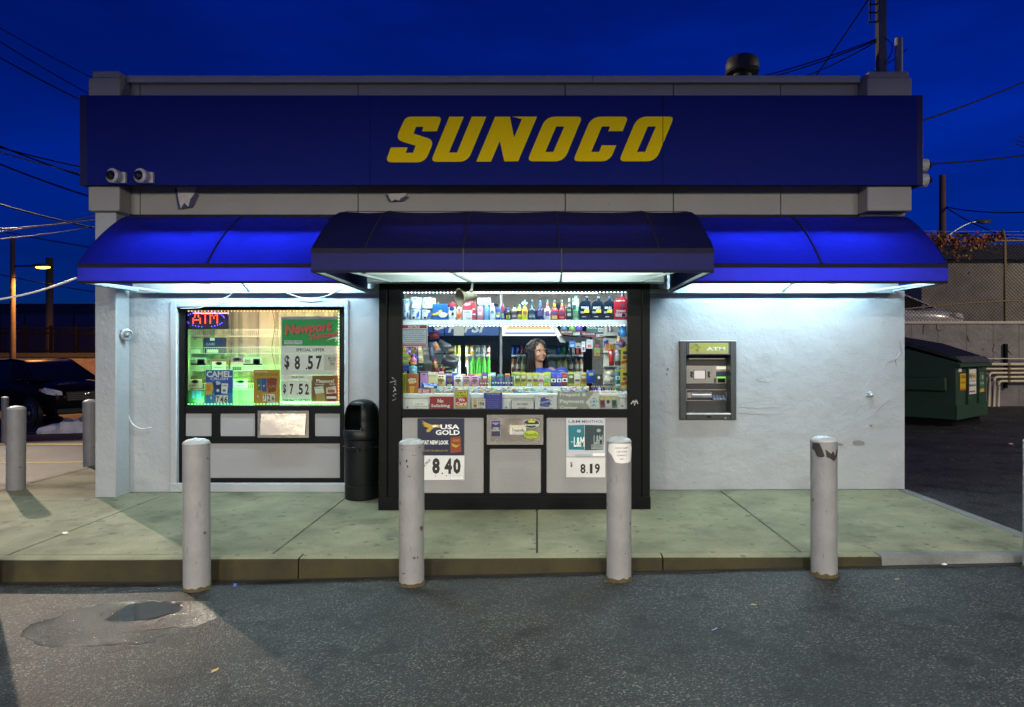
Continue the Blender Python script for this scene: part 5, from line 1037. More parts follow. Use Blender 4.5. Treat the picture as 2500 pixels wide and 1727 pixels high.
poster('blue_notice', 'dark blue notice with fine print at the window bottom', 'sign', zr(862, 1055, 1010, 1185), gY+.004, C(.03,.03,.30), [stx('TO OUR VALUED CUSTOMERS', 880, 1060, 992, 1068, CW2)]+[stx(s, 875+k, 1076+15*i, 997-k, 1084+15*i, C(.22,.24,.5)) for i, (s, k) in enumerate((('we accept cash and cards', 4), ('no bills over twenty', 14), ('are accepted at night', 10), ('please prepay before', 6), ('pumping fuel thank', 12), ('you for shopping', 16), ('with us today', 18)))])
poster('debit_sign', 'white framed card reading no debit inside', 'sign', zr(1083, 1110, 1268, 1183), gY, INK, [sr(1087, 1114, 1264, 1183, C(.60,.60,.60)), stx('NO DEBIT', 1130, 1138, 1220, 1155, INK, .015), stx('INSIDE', 1142, 1170, 1206, 1183, INK, .015)])
poster('id_sign', 'grey card about identification with a crumpled blue sticker', 'sign', zr(1274, 1068, 1452, 1185), gY+.003, C(.60,.61,.63), [stx('State Issued, I.D.', 1300, 1080, 1422, 1095, INK, .01), stx('required for', 1310, 1110, 1410, 1124, INK, .01), stx('all alcohol and', 1310, 1140, 1410, 1154, INK, .01), stx('tobacco sales', 1306, 1171, 1418, 1185, INK, .01), ('p', [(zx(1320), zy(1098)), (zx(1352), zy(1090)), (zx(1360), zy(1102)), (zx(1396), zy(1108)), (zx(1400), zy(1142)), (zx(1384), zy(1170)), (zx(1316), zy(1164))], C(.04,.05,.25)), ('p', [(zx(1322), zy(1128)), (zx(1398), zy(1112)), (zx(1394), zy(1128)), (zx(1326), zy(1142))], C(.25,.3,.6)), stx('LOTTERY', 1320, 1148, 1388, 1162, C(.2,.2,.5), .02)])
GRY = C(.30,.31,.28)
poster('prepaid_sign', 'large grey sign reading prepaid and payment center', 'sign', zr(1457, 1047, 1792, 1183), gY-.002, GRY, [stx('Prepaid &', 1474, 1054, 1690, 1090, C(.72,.72,.69), .03), stx('Payment', 1474, 1108, 1670, 1146, C(.72,.72,.69), .03), stx('Center', 1474, 1162, 1618, 1184, C(.72,.72,.69), .03), ('p', [(zx(1684), zy(1132)), (zx(1750), zy(1052)), (zx(1792), zy(1052)), (zx(1792), zy(1183)), (zx(1722), zy(1183))], C(.62,.63,.62)), ('p', [(zx(1716), zy(1128)), (zx(1748), zy(1092)), (zx(1780), zy(1122)), (zx(1748), zy(1160))], C(.06,.28,.45)), ('e', zx(1748), zy(1126), 6.5, 6.5, C(.62,.63,.62)), ('e', zx(1749), zy(1125), 3.2, 3.2, C(.06,.28,.45)), stx('epay', 1722, 1152, 1772, 1172, C(.1,.3,.5), .01)])
poster('cigar_card', 'grey card with three cigarillo pouches at the lower right of the window', 'poster', zr(1796, 1078, 1945, 1183), gY, C(.40,.40,.41), sum([[('p', [(zx(x), zy(y)), (zx(x+38), zy(y-6)), (zx(x+44), zy(y+78)), (zx(x+4), zy(y+80))], c), ('p', [(zx(x), zy(y)), (zx(x+36), zy(y-6)), (zx(x+38), zy(y+14)), (zx(x+2), zy(y+18))], C(.55,.55,.05)), ('e', zx(x+22), zy(y+42), 4, 5, INK)] for x, y, c in ((1797, 1096, C(.2,.03,.05)), (1842, 1084, C(.5,.5,.5)), (1892, 1096, C(.03,.12,.07)))], []))

# ---- signs on the booth front below
fY = BY-.0008
def zl(y): return 920+y/3.301
def lr(x0, y0, x1, y1): return (zx(x0), zl(y0), zx(x1), zl(y1))
def sl(x0, y0, x1, y1, m): return ('r', *lr(x0, y0, x1, y1), m)
def tl(s, x0, y0, x1, y1, m, *k): return ('t', s, *lr(x0, y0, x1, y1), m, *k)
EG = C(.45,.30,.03); NVY = C(.008,.012,.04)
poster('eagle_poster', 'dark navy poster with a golden eagle on the booth front', 'poster', lr(328, 336, 703, 634), fY+.001, NVY, [('p', [(zx(x), zl(y)) for x, y in ((358,352),(400,372),(440,388),(470,386),(510,388),(524,400),(500,412),(470,408),(448,420),(425,445),(402,446),(398,430),(420,415),(395,405),(372,398),(388,392),(362,378),(380,376))], EG), ('p', [(zx(x), zl(y)) for x, y in ((440,398),(470,390),(498,396),(480,404),(455,408))], CW), tl('USA', 512, 385, 666, 424, CW, .03), tl('GOLD', 474, 430, 668, 470, CW, .03), tl('GREAT NEW LOOK', 335, 513, 578, 547, CW, .03), tl('MADE THE AMERICAN WAY', 388, 588, 576, 604, C(.3,.22,.04), .01), ('p', [(zx(x), zl(y)) for x, y in ((592,490),(676,480),(682,606),(594,616))], C(.22,.04,.01)), tl('GOLD', 612, 505, 668, 522, EG, .02, .05), ('p', [(zx(x), zl(y)) for x, y in ((600,535),(640,552),(672,546),(640,572),(612,562))], EG)])
poster('price_card', 'white price panel showing 8.40 below the eagle poster', 'poster', lr(328, 636, 706, 834), fY+.001, C(.66,.67,.66), [tl('PER PACK', 352, 688, 445, 710, INK, .02, .80), tl('8', 446, 655, 508, 784, INK, .05), tl('.', 522, 772, 534, 786, INK, .05), tl('4', 545, 658, 606, 784, INK, .05), tl('0', 615, 658, 676, 784, INK, .05), ('e', zx(474), zl(800), 1.2, 1.2, INK), ('e', zx(560), zl(798), 1.2, 1.2, INK), sl(594, 800, 698, 828, C(.3,.3,.3)), sl(596, 802, 696, 826, CW), tl('SURGEON GENERAL', 604, 807, 688, 813, C(.3,.3,.3))])
TEAL = C(.01,.16,.20); DTEAL = C(.02,.045,.05)
poster('menthol_poster', 'silver poster with teal cigarette cartons on the booth front', 'poster', lr(1526, 334, 1841, 646), fY+.001, C(.50,.52,.56), [tl('L&M', 1545, 350, 1638, 372, C(.08,.08,.12), .01), tl('MENTHOL', 1652, 350, 1826, 372, C(.08,.08,.12), .01), ('p', [(zx(x), zl(y)) for x, y in ((1542,392),(1672,388),(1672,590),(1546,588))], TEAL), ('p', [(zx(x), zl(y)) for x, y in ((1676,388),(1830,392),(1826,588),(1676,594))], DTEAL), tl('L&M', 1588, 486, 1672, 566, CW, .02), tl('L&M', 1748, 472, 1820, 544, C(.32,.38,.38), .02), sl(1728, 546, 1826, 584, C(.25,.28,.28)), tl('BOLD', 1732, 550, 1806, 570, C(.12,.13,.13), .02), tl('MENTHOL', 1565, 520, 1600, 530, CW2), ('e', zx(1628), zl(438), 5, 4, C(.35,.45,.5)), ('e', zx(1788), zl(434), 5, 4, C(.3,.35,.36)), sl(1742, 616, 1836, 638, CW), sl(1595, 624, 1730, 642, C(.38,.42,.46))])
poster('price_card', 'white price panel showing $ 8.19 below the teal carton poster', 'poster', lr(1526, 650, 1841, 812), fY+.001, C(.64,.64,.63), [tl('$', 1558, 688, 1578, 732, INK, .02), tl('8', 1640, 702, 1682, 780, INK, .03), tl('.', 1690, 768, 1700, 780, INK, .03), tl('1', 1716, 702, 1738, 780, INK, .01), tl('9', 1756, 700, 1798, 780, INK, .03)])
dY = BY-.0235
def stick(name, lab, rect, base, els): poster(name, lab, 'sticker', rect, dY, base, els, th=.0005)
stick('cigar_sticker', 'black and violet sticker on the steel drawer', lr(919, 354, 997, 486), C(.28,.22,.55), [sl(923, 358, 993, 482, C(.02,.02,.03)), ('p', [(zx(922), zl(370)), (zx(994), zl(370)), (zx(958), zl(392))], C(.28,.22,.55)), tl('COSA', 934, 408, 984, 424, CW2, .01), tl('NOSTRA', 926, 426, 990, 440, CW2, .01)])
stick('white_sticker', 'small white sticker in the middle of the steel drawer', lr(1070, 392, 1202, 466), C(.62,.62,.60), [sl(1070, 402, 1202, 410, YL), tl('Treezville', 1088, 418, 1190, 444, INK, .02), tl('All Natural Tobacco', 1092, 450, 1182, 458, INK)])
def oval_sticker(lab, x, y, rx, rz, c0, c1, els):
    X_, Z_ = PX(zx(x), dY), PZ(zl(y), dY); k = (D0+dY)/F/3.301; t = thing('oval_sticker', lab, 'sticker', (X_, dY, Z_-rz*k)); MB().poly(ellpts(X_, Z_, rx*k, rz*k, 28), dY-.002, dY-.0005).build('card', c0, t, smooth=False); MB().poly(ellpts(X_, Z_, rx*k*.92, rz*k*.90, 28), dY-.0028, dY-.0021).build('printed_shape', c1, t, smooth=False)
    mbs = {}
    for e in els:
        mb = mbs.setdefault(e[-1].name, (MB(), e[-1]))[0]
        if e[0] == 't': a, b_, c, d = R(*lr(*e[2:6]), dY); text(mb, e[1], a, b_, c, d, dY-.0034, bold=.015)
        else: pts = [(PX(zx(u), dY), dY-.0033, PZ(zl(v), dY)) for u, v in e[1]]; mb.add(pts, [tuple(range(len(pts)))])
    for mb, m_ in mbs.values(): mb.build('lettering', m_, t, smooth=False)
oval_sticker('black oval sticker with a crown on the steel drawer', 1247, 378, 65, 38, C(.5,.5,.48), C(.015,.015,.015), [('t', 'Entourage', 1194, 378, 1306, 402, CW2), ('p', [(1216,344),(1230,356),(1246,340),(1262,356),(1280,344),(1274,370),(1222,370)], C(.5,.5,.03))])
oval_sticker('yellow-green oval sticker at the corner of the steel drawer', 1245, 467, 65, 38, C(.05,.12,.02), C(.42,.50,.03), [('t', 'Bluntville', 1196, 452, 1294, 482, C(.04,.1,.02)), ('t', 'CIGARS', 1225, 488, 1268, 496, C(.04,.1,.02))])
# scratched graffiti on the black frame
def strokes(lab, segs, Y, r, m_):
    t = None; mb = MB()
    for s in segs: mb.tube([(PX(u, Y), Y, PZ(v, Y)) for u, v in s], r, 5)
    return tag(mb.build('graffiti', m_), lab, 'graffiti', kind='stuff')
strokes('white scrawled letters on the black frame left of the service window', [[(958,978),(968,974),(959,965),(967,962)], [(960,957),(966,950),(961,944),(967,955)], [(962,938),(968,941),(963,930)], [(952,934),(968,930),(957,922)]], BY-.001, .0022, C(.6,.62,.6))
strokes('white paint smear on the black frame right of the service window', [[(1541,987),(1546,978),(1549,990),(1553,977),(1557,986)], [(1543,982),(1556,980)]], BY-.001, .007, C(.55,.56,.54))

# ---------------------------------------------------------------- goods on the counter
CG = 'small goods on the counter'
ctr = lambda kind, name, lab, x0, y0, x1, body, cap=None, els=(), Y=-.56, z=None, **k: product(kind, name, lab, x0, y0, x1, Y, cz+.0015 if z is None else z, body, cap, els, group=CG, **k)
rz = PZ(zy(1004), -.56)
riser = thing('display_riser', 'clear stepped tray of small sweets along the counter front', 'tray', (-.2, -.62, cz)); MB().box(PX(zx(480), -.56), PX(zx(1710), -.56), -.575, -.44, cz+.001, rz-.001).build('riser_block', WHITEM, riser)
ACR = glass_material('clear_acrylic', (.94,.97,.97), 1.4)
for k in range(6):
    a, b_ = lerp(475, 1712, k/6)+3, lerp(475, 1712, (k+1)/6)-3; X0, X1, Z0, Z1 = bounds(a, 1010, b_, 1060, -.70); MB().box(X0, X1, -.70, -.697, cz+.001, Z1).build('tray_front', ACR, riser, smooth=False)
    MB().box(X0, X1, -.69, -.58, cz+.001, cz+.006).build('tray_floor', C(*((.5,.3,.1), (.6,.6,.62), (.6,.4,.05), (.2,.4,.45), (.55,.55,.5), (.5,.2,.25))[k]), riser)
rn = random.Random(4); cols = [(.6,.1,.08),(.7,.55,.1),(.1,.3,.55),(.7,.7,.7),(.55,.2,.4),(.2,.5,.3),(.65,.35,.1),(.35,.5,.65),(.7,.65,.5)]
sw = [MB() for _ in cols]
for k in range(210):
    x = lerp(PX(zx(480), -.62), PX(zx(1708), -.62), rn.random()); y = rn.uniform(-.685, -.585); z = cz+.008+rn.random()*.045*(1 if y > -.65 else .6); a = rn.uniform(-.6, .6); i = rn.randrange(len(cols)); l_ = rn.uniform(.012, .024)
    rotated(sw[i], Matrix.Translation((x, y, z)) @ Matrix.Rotation(a, 4, 'Z') @ Matrix.Rotation(rn.uniform(-.4, .4), 4, 'Y'), len(sw[i].v)) if False else None
    mb = MB().ell((0,0,0), (l_, .008, .007), 7, 4); rotated(mb, Matrix.Translation((x, y, z)) @ Matrix.Rotation(a, 4, 'Z') @ Matrix.Rotation(rn.uniform(-.4, .4), 4, 'Y')); sw[i].add(mb.v, mb.f)
for i, mb in enumerate(sw): tag(mb.build('sweets', PL(*cols[i]), riser), None, kind='stuff')
ctr('box', 'green_box', 'tall lime green box at the left end of the counter', 205, 895, 240, C(.42,.5,.03), None, [('p', .3, .6, .1, .9, C(.15,.2,.02))], Y=-.70, depth=.06)
ctr('box', 'snack_box', 'tall flame-coloured snack stick box on the counter', 243, 900, 326, C(.38,.10,.015), None, [('e', .5, .62, .42, .16, C(.6,.35,.05)), ('p', .1, .9, .5, .80, C(.3,.02,.02)), ('t', 'slim', .1, .85, .66, .79, CW, .08), ('t', 'jim', .2, .9, .5, .64, CW, .08), ('p', .3, .45, .02, .28, YL), ('p', .52, .66, .02, .32, YL), ('e', .5, .3, .3, .08, C(.6,.4,.05))], Y=-.72, depth=.08)
zt_ = bounds(243, 900, 326, 901, -.72)[3]
ctr('can', 'crisp_tub', 'light blue snack tub standing on the snack stick box', 255, 832, 320, C(.10,.38,.50), C(.45,.6,.65), [('b', .1, .75, C(.12,.42,.55)), ('p', .5, .8, .35, .55, CW)], Y=-.715, z=zt_+.001)
zt2 = bounds(255, 832, 320, 833, -.715)[3]
ctr('bottle', 'drink_bottle', 'pink drink bottle with purple cap on top of the blue tub', 265, 740, 318, PL(.45,.10,.18), PL(.08,.07,.5), [('b', .08, .28, C(.6,.4,.1))], Y=-.71, z=zt2+.001, neck=.4)
ctr('box', 'mauve_pack', 'mauve cigarillo carton behind the blue sweet bag', 350, 893, 412, C(.40,.22,.50), None, [('p', 0, 1, 0, .45, C(.5,.28,.42)), ('e', .5, .42, .2, .06, C(.2,.05,.15)), ('p', .3, .7, .9, .94, INK)], Y=-.60, depth=.05)
ctr('box', 'cream_pack', 'cream cigarillo carton with an open lid on the counter', 414, 888, 486, C(.58,.55,.32), None, [('e', .5, .42, .2, .06, C(.3,.15,.05)), ('p', .25, .75, .3, .34, C(.3,.2,.1)), ('p', 0, 1, .86, 1, C(.65,.63,.48))], Y=-.60, depth=.05)
ctr('box', 'sweet_box', 'open cardboard box with red label at the left of the counter', 330, 1022, 466, C(.45,.36,.26), None, [('p', .22, .78, .05, .95, C(.32,.03,.06)), ('t', 'Soft', .32, .68, .5, .8, CW), ('t', 'Mint', .32, .68, .15, .45, CW)], Y=-.72, depth=.07)
zt_ = bounds(330, 1022, 466, 1023, -.72)[3]
bg_ = thing('sweet_bag', 'crumpled blue sweet bag lying on the open cardboard box', 'bag', (PX(zx(420), -.7), -.70, zt_), CG)
mb = MB(); X0, X1, Z0, Z1 = bounds(358, 975, 486, 1022, -.7)
for i in range(9):
    for j in range(5):
        a, b_ = i/8, j/4; mb.v.append((lerp(X0, X1, a), -.70-.02*math.sin(PI*a)*math.sin(PI*b_)+.008*mnoise.noise((i*.9, j*.9, 1)), lerp(Z0+.001, Z1, b_)-.014*a*b_+.004*mnoise.noise((i, j, 5))))
mb.f = [(i*5+j, i*5+5+j, i*5+6+j, i*5+1+j) for i in range(8) for j in range(4)]; mb.m = [0]*32; mb.build('bag_body', PL(.02,.10,.48), bg_); MB().poly([(lerp(X0, X1, .2), lerp(Z0, Z1, .3)), (lerp(X0, X1, .8), lerp(Z0, Z1, .15)), (lerp(X0, X1, .82), lerp(Z0, Z1, .5)), (lerp(X0, X1, .22), lerp(Z0, Z1, .65))], -.728, -.724).build('label', CW, bg_)
packs = [('cream tree-emblem cigarillo pack, first of the row', 488, 912, 554, (.58,.54,.34), (.16,.08,.02), 0), ('dark violet tree-emblem cigarillo pack', 556, 912, 620, (.05,.035,.22), (.14,.07,.02), 0), ('white tree-emblem cigarillo pack', 622, 916, 690, (.55,.60,.62), (.14,.08,.03), 0), ('rose pink cigarillo pack with a grey oval', 693, 918, 757, (.50,.22,.26), (.12,.12,.12), 0), ('orchid tree-emblem cigarillo pack', 758, 918, 822, (.42,.20,.46), (.14,.07,.02), 0),
  ('green and gold leaf cigarillo pack with yellow price band', 1112, 890, 1158, (.22,.27,.05), (.05,.06,.02), 1), ('olive gold leaf cigarillo pack with yellow price band', 1160, 890, 1205, (.38,.36,.08), (.06,.07,.02), 1), ('pale gold leaf cigarillo pack', 1208, 894, 1254, (.52,.48,.26), (.08,.08,.03), 2), ('lime and purple cigarillo pack', 1256, 892, 1300, (.40,.46,.04), (.10,.04,.18), 1), ('tricolour red white and blue cigarillo pack', 1302, 894, 1342, (.55,.5,.5), (.4,.05,.08), 2), ('lime mint leaf cigarillo pack', 1344, 888, 1400, (.38,.50,.10), (.15,.35,.2), 1),
  ('navy leaf cigarillo pack with a white panel', 1402, 895, 1446, (.04,.04,.20), (.03,.03,.12), 3), ('royal blue leaf cigarillo pack with a white panel', 1449, 895, 1489, (.06,.07,.34), (.04,.05,.22), 3), ('maroon leaf cigarillo pack with an orange top', 1491, 890, 1538, (.22,.03,.05), (.1,.02,.03), 3), ('dark olive cigarillo pack right of the maroon one', 1541, 888, 1590, (.10,.13,.02), (.05,.06,.02), 1), ('white and brown chocolate cigarillo pack', 1592, 892, 1640, (.58,.58,.57), (.12,.06,.03), 1), ('shiny gold cigarillo pack near the blue bag', 1642, 892, 1692, (.38,.24,.03), (.1,.06,.02), 1)]
for lab, x0, y0, x1, c, e, st_ in packs:
    if st_ == 0: els = [('e', .5, .56, .36, .17, C(*e)), ('p', .44, .56, .2, .5, C(*e)), ('p', .2, .8, .06, .18, C(.5,.42,.15)), ('e', .35, .86, .14, .07, INK), ('e', .65, .86, .14, .07, INK)]
    elif st_ in (1, 2): els = [('p', 0, 1, .88, .99, C(.5,.52,.04)), ('e', .5, .68, .34, .09, C(.5,.5,.42)), ('p', .12, .88, .36, .52, C(*e)), ('p', .1, .9, .05, .19, C(.60,.56,.03) if st_ == 1 else CW), ('t', '2/99', .2, .8, .07, .17, INK)]
    else: els = [('p', .08, .92, .32, .58, CW), ('e', .5, .45, .28, .09, C(*e)), ('p', .15, .85, .12, .24, C(*e)), ('p', .1, .9, .7, .84, C(*[min(1, q*2.2) for q in c]))]
    ctr('pack', 'cigarillo_pack', lab, x0, y0, x1, C(*c, rough=.25), None, els, Y=-.52, z=rz, cat='pack')
ORD = ('first','second','third','fourth','fifth','sixth','seventh','eighth','ninth','tenth','eleventh','twelfth','thirteenth','fourteenth','fifteenth','sixteenth','seventeenth')
for k in range(20):
    x = 490+k*60+rb.uniform(-8, 8); nm, c = PAL[rb.randrange(10)]; c2 = PAL[rb.randrange(10)][1]
    product('box', 'back_carton', '%s carton behind the cigarillo packs, %s from the left' % (nm, ORDS[k]), x, rb.uniform(884, 905), x+rb.uniform(38, 54), -.40, cz+.0015, C(*c), None, [('p', 0, 1, .84, .97, C(*c2)), ('p', .15, .85, .6, .8, C(.62,.6,.55))], group='cartons behind the cigarillo packs', cat='carton', depth=.05)
for k in range(10):
    nm, c = PAL[(k*7+2) % 10]; x = 208+(k % 5)*23; y = 690+(k//5)*62; X0, X1, Z0, Z1 = bounds(x, y, x+20, y+54, -.44); t = thing('sachet', '%s sachet in the %s row at the window left edge, %s from left' % (nm, ('upper', 'lower')[k//5], ORDS[k % 5]), 'sachet', ((X0+X1)/2, -.44, Z0), 'sachets at the far left of the window')
    MB().box(X0, X1, -.44, -.43, Z0, Z1).build('packet', PL(*c), t, bevel=.003); MB().box(X0+.002, X1-.002, -.4412, -.4402, lerp(Z0, Z1, .3), lerp(Z0, Z1, .6)).build('label', C(*PAL[(k*3+1) % 10][1]), t, smooth=False)
def sticks(lab, x0, x1, n, y0, colors, grp):
    for k in range(n):
        xa = lerp(x0, x1, (k+.5)/n); X_, _, _, Z1 = bounds(xa, y0+rn.uniform(-4, 6), xa+1, y0+20, -.53); t = thing('cigar_tube', '%s from the left: %s' % (ORD[k], lab), 'cigar', (X_, -.525, rz), grp); w_ = PX(zx(x0+(x1-x0)/n), -.53)-PX(zx(x0), -.53); h = Z1-rz; c = colors[k % len(colors)]
        MB().lathe([(w_*.42,0),(w_*.45,h*.9),(w_*.3,h*.97),(w_*.1,h)], X_, -.525, rz, 8).build('wrapper', PL(*c), t); MB().lathe([(w_*.47,h*.28),(w_*.47,h*.42)], X_, -.525, rz, 8, cap=False).build('band', C(.6,.6,.55) if k % 2 else C(.1,.1,.12), t)
sticks('slim pink or brown wrapped cigar in the short bundle', 824, 898, 8, 930, [(.35,.08,.15),(.25,.12,.08),(.3,.15,.1)], 'pink and brown wrapped cigars')
sticks('slim lime green wrapped cigar beside the dark bundle', 900, 918, 2, 912, [(.42,.48,.04)], 'lime wrapped cigars')
sticks('slim dark blue or teal wrapped cigar in the long bundle', 920, 1104, 17, 918, [(.04,.06,.08),(.03,.06,.22),(.05,.12,.2),(.03,.1,.12),(.10,.05,.2)], 'blue and teal wrapped cigars')
bb_ = thing('chip_bag', 'shiny blue snack bag hanging over the gold cigarillo pack', 'bag', (PX(zx(1724), -.6), -.6, rz), CG); X0, X1, Z0, Z1 = bounds(1690, 873, 1757, 978, -.6); mb = MB()
for i in range(7):
    for j in range(7): a, b_ = i/6, j/6; mb.v.append((lerp(X0, X1, a)+.006*(b_-.5)*(a-.5), -.6-.022*math.sin(PI*a)*math.sin(PI*b_)+.004*mnoise.noise((i*1.1, j*1.1, 9)), lerp(Z0, Z1, b_)))
mb.f = [(i*7+j, i*7+7+j, i*7+8+j, i*7+1+j) for i in range(6) for j in range(6)]; mb.m = [0]*36; mb.build('bag_body', PL(.02,.06,.34), bb_); MB().poly([(lerp(X0, X1, .3), lerp(Z0, Z1, .62)), (lerp(X0, X1, .8), lerp(Z0, Z1, .62)), (lerp(X0, X1, .75), lerp(Z0, Z1, .82)), (lerp(X0, X1, .3), lerp(Z0, Z1, .8))], -.63, -.626).build('label', C(.35,.4,.05), bb_)
product('box', 'black_stand', 'black display stand with a pale v notch behind the lighters', 1760, 905, 1818, -.60, cz+.001, C(.012,.012,.014), None, [('p', .2, .8, .2, .26, CW2), ('e', .5, .82, .18, .08, CW2)], depth=.08, group=CG)
lt = thing('lighter_tray', 'white tray of upright lighters at the right of the counter', 'tray', (PX(zx(1832), -.74), -.72, cz), CG); X0, X1, Z0, Z1 = bounds(1724, 1022, 1943, 1046, -.75); MB().box(X0, X1, -.75, -.66, cz+.001, cz+.028).build('tray_box', CW, lt); MB().box(X0, lerp(X0, X1, .28), -.7515, -.7502, cz+.003, cz+.024).build('label', C(.6,.25,.02), lt, smooth=False); text(MB(), 'LIGHTERS', lerp(X0, X1, .4), lerp(X0, X1, .95), cz+.008, cz+.02, -.7512, bold=.02).build('lettering', RED, lt, smooth=False)
for k, c in enumerate(((.02,.02,.02),(.05,.04,.4),(.05,.04,.4),(.62,.62,.62),(.05,.04,.4),(.10,.03,.12),(.35,.36,.34),(.02,.22,.32),(.35,.03,.03),(.03,.28,.08),(.03,.3,.1))):
    x = lerp(X0, X1, (k+.5)/11); zt_ = bounds(1724, 998, 1943, 1000, -.73)[3]; names_ = ('black','blue','blue','white','blue','plum','grey','teal','red','green','green')[k]; t = thing('lighter', '%s plastic lighter, %s from the left in the window tray' % (names_, ORD[k]), 'lighter', (x, -.73, cz+.028), 'lighters in the tray'); MB().lathe([(.0085,0),(.0088,.03),(.0082,zt_-cz-.042)], x, -.73, cz+.028, 10, sy=.6).build('body', PL(*c), t); MB().box(x-.007, x+.007, -.735, -.725, zt_-.014, zt_).build('metal_top', M('lighter_metal', (.6,.5,.45), .3, metal=.8), t)
product('pack', 'teal_pack', 'tall teal cigarillo pack hanging at the right of the window', 1918, 862, 1962, -.62, PZ(zy(1004), -.62), C(.05,.22,.24), None, [('p', 0, 1, .86, .97, C(.5,.5,.04)), ('p', .1, .9, .4, .6, CW), ('e', .5, .5, .25, .08, C(.05,.22,.24)), ('p', .1, .9, .04, .14, CW2)], group=CG)
for i, (y0, y1) in enumerate(((690, 855), (862, 1022))):
    poster('gum_card', ('upper yellow display card at the right edge of the service window', 'lower yellow display card at the right edge of the service window')[i], 'card', zr(1966, y0, 2022, y1), gY+.03, C(.55,.50,.02), [sr(1984, y0+30, 2022, y0+55, INK), ('p', [(zx(1968), zy(y0+110)), (zx(2022), zy(y0+98)), (zx(2022), zy(y0+122)), (zx(1968), zy(y0+134))], C(.3,.06,.02)), ('e', zx(1997), zy(y0+80), 5, 4.5, C(.18,.04,.08)), sr(1972, y0+140, 2022, y0+152, C(.55,.5,.45))])

# ---------------------------------------------------------------- chip clip racks hanging at the left and right
def pouch(lab, cx, cy, w_, h_, rot, Y, col, col2, name='snack_bag', group='snack bags clipped on the hanging racks'):
    x, z = PX(zx(cx), Y), PZ(zy(cy), Y); k = (D0+Y)/F/3.301; t = thing(name, lab, 'snack bag', (x, Y, z), group); mb = MB(); ca, sa = math.cos(rot), math.sin(rot)
    for i in range(8):
        for j in range(8):
            a, b_ = i/7-.5, j/7-.5; px__, pz = a*w_*k, b_*h_*k; bul = .028*math.cos(PI*a)*math.cos(PI*b_); mb.v.append((x+px__*ca-pz*sa, Y-bul+.006*mnoise.noise((i*.8+cx, j*.8, cy)), z+px__*sa+pz*ca))
    mb.f = [(i*8+j, i*8+8+j, i*8+9+j, i*8+1+j) for i in range(7) for j in range(7)]; mb.m = [0 if 1 < (f % 7) < 5 else 1 for f in range(49)]
    mb.build('bag_body', [PL(*col), PL(*col2)], t)
for a in (('dark red snack bag at the top of the left hanging rack', 462, 592, 78, 60, .1, -.1, (.22,.03,.03), (.15,.02,.03)), ('orange and black snack bag slanting on the left rack', 475, 685, 50, 80, .5, -.2, (.62,.16,.03), (.35,.3,.3)), ('charcoal ribbed snack bag on the left rack', 540, 680, 105, 75, -.5, -.12, (.05,.055,.06), (.10,.10,.11)), ('grey silver snack bag hanging low on the left rack', 440, 720, 42, 150, .1, -.22, (.12,.13,.16), (.05,.06,.10)), ('brown and gold snack bag on the left rack', 590, 715, 60, 55, .3, -.1, (.25,.18,.08), (.08,.06,.04)),
          ('large black snack bag with gold print on the left rack', 590, 805, 130, 80, -.3, -.15, (.03,.035,.06), (.05,.04,.03)), ('dark green snack bag beneath the large black one', 560, 850, 120, 45, .1, -.12, (.03,.08,.04), (.02,.05,.03)), ('gold and brown peanut bag on the left rack', 470, 830, 40, 110, .2, -.22, (.38,.20,.06), (.25,.04,.06)), ('small dark red pouch at the foot of the left rack', 530, 870, 45, 45, .4, -.2, (.22,.02,.03), (.08,.06,.05)), ('green snack pouch beside the dark red pouch', 500, 870, 55, 60, .1, -.18, (.08,.11,.06), (.05,.07,.04))): pouch(*a)
rk = thing('snack_rack', 'thin black wire rack holding snack bags inside the service window', 'rack', (PX(zx(500), -.08), -.08, cz)); 
for x in (455, 545): MB().tube([(PX(zx(x), -.06), -.06, cz-.2), (PX(zx(x), -.06), -.06, 1.95)], .006, 6).build('upright', BLACK, rk)
for y in (580, 660, 740, 820, 890): MB().tube([(PX(zx(420), -.06), -.06, PZ(zy(y), -.06)), (PX(zx(610), -.06), -.06, PZ(zy(y), -.06))], .005, 5).build('crossbar', BLACK, rk)
product('box', 'card_reader', 'black payment terminal standing behind the snack boxes', 325, 820, 445, -.35, cz+.001, C(.012,.012,.014), None, [('p', .15, .2, .88, .92, C(.1,.6,.6)), ('p', .25, .35, .88, .92, C(.1,.6,.6)), ('p', .1, .9, .7, .73, C(.2,.2,.2))], depth=.12, group=CG, cat='terminal')
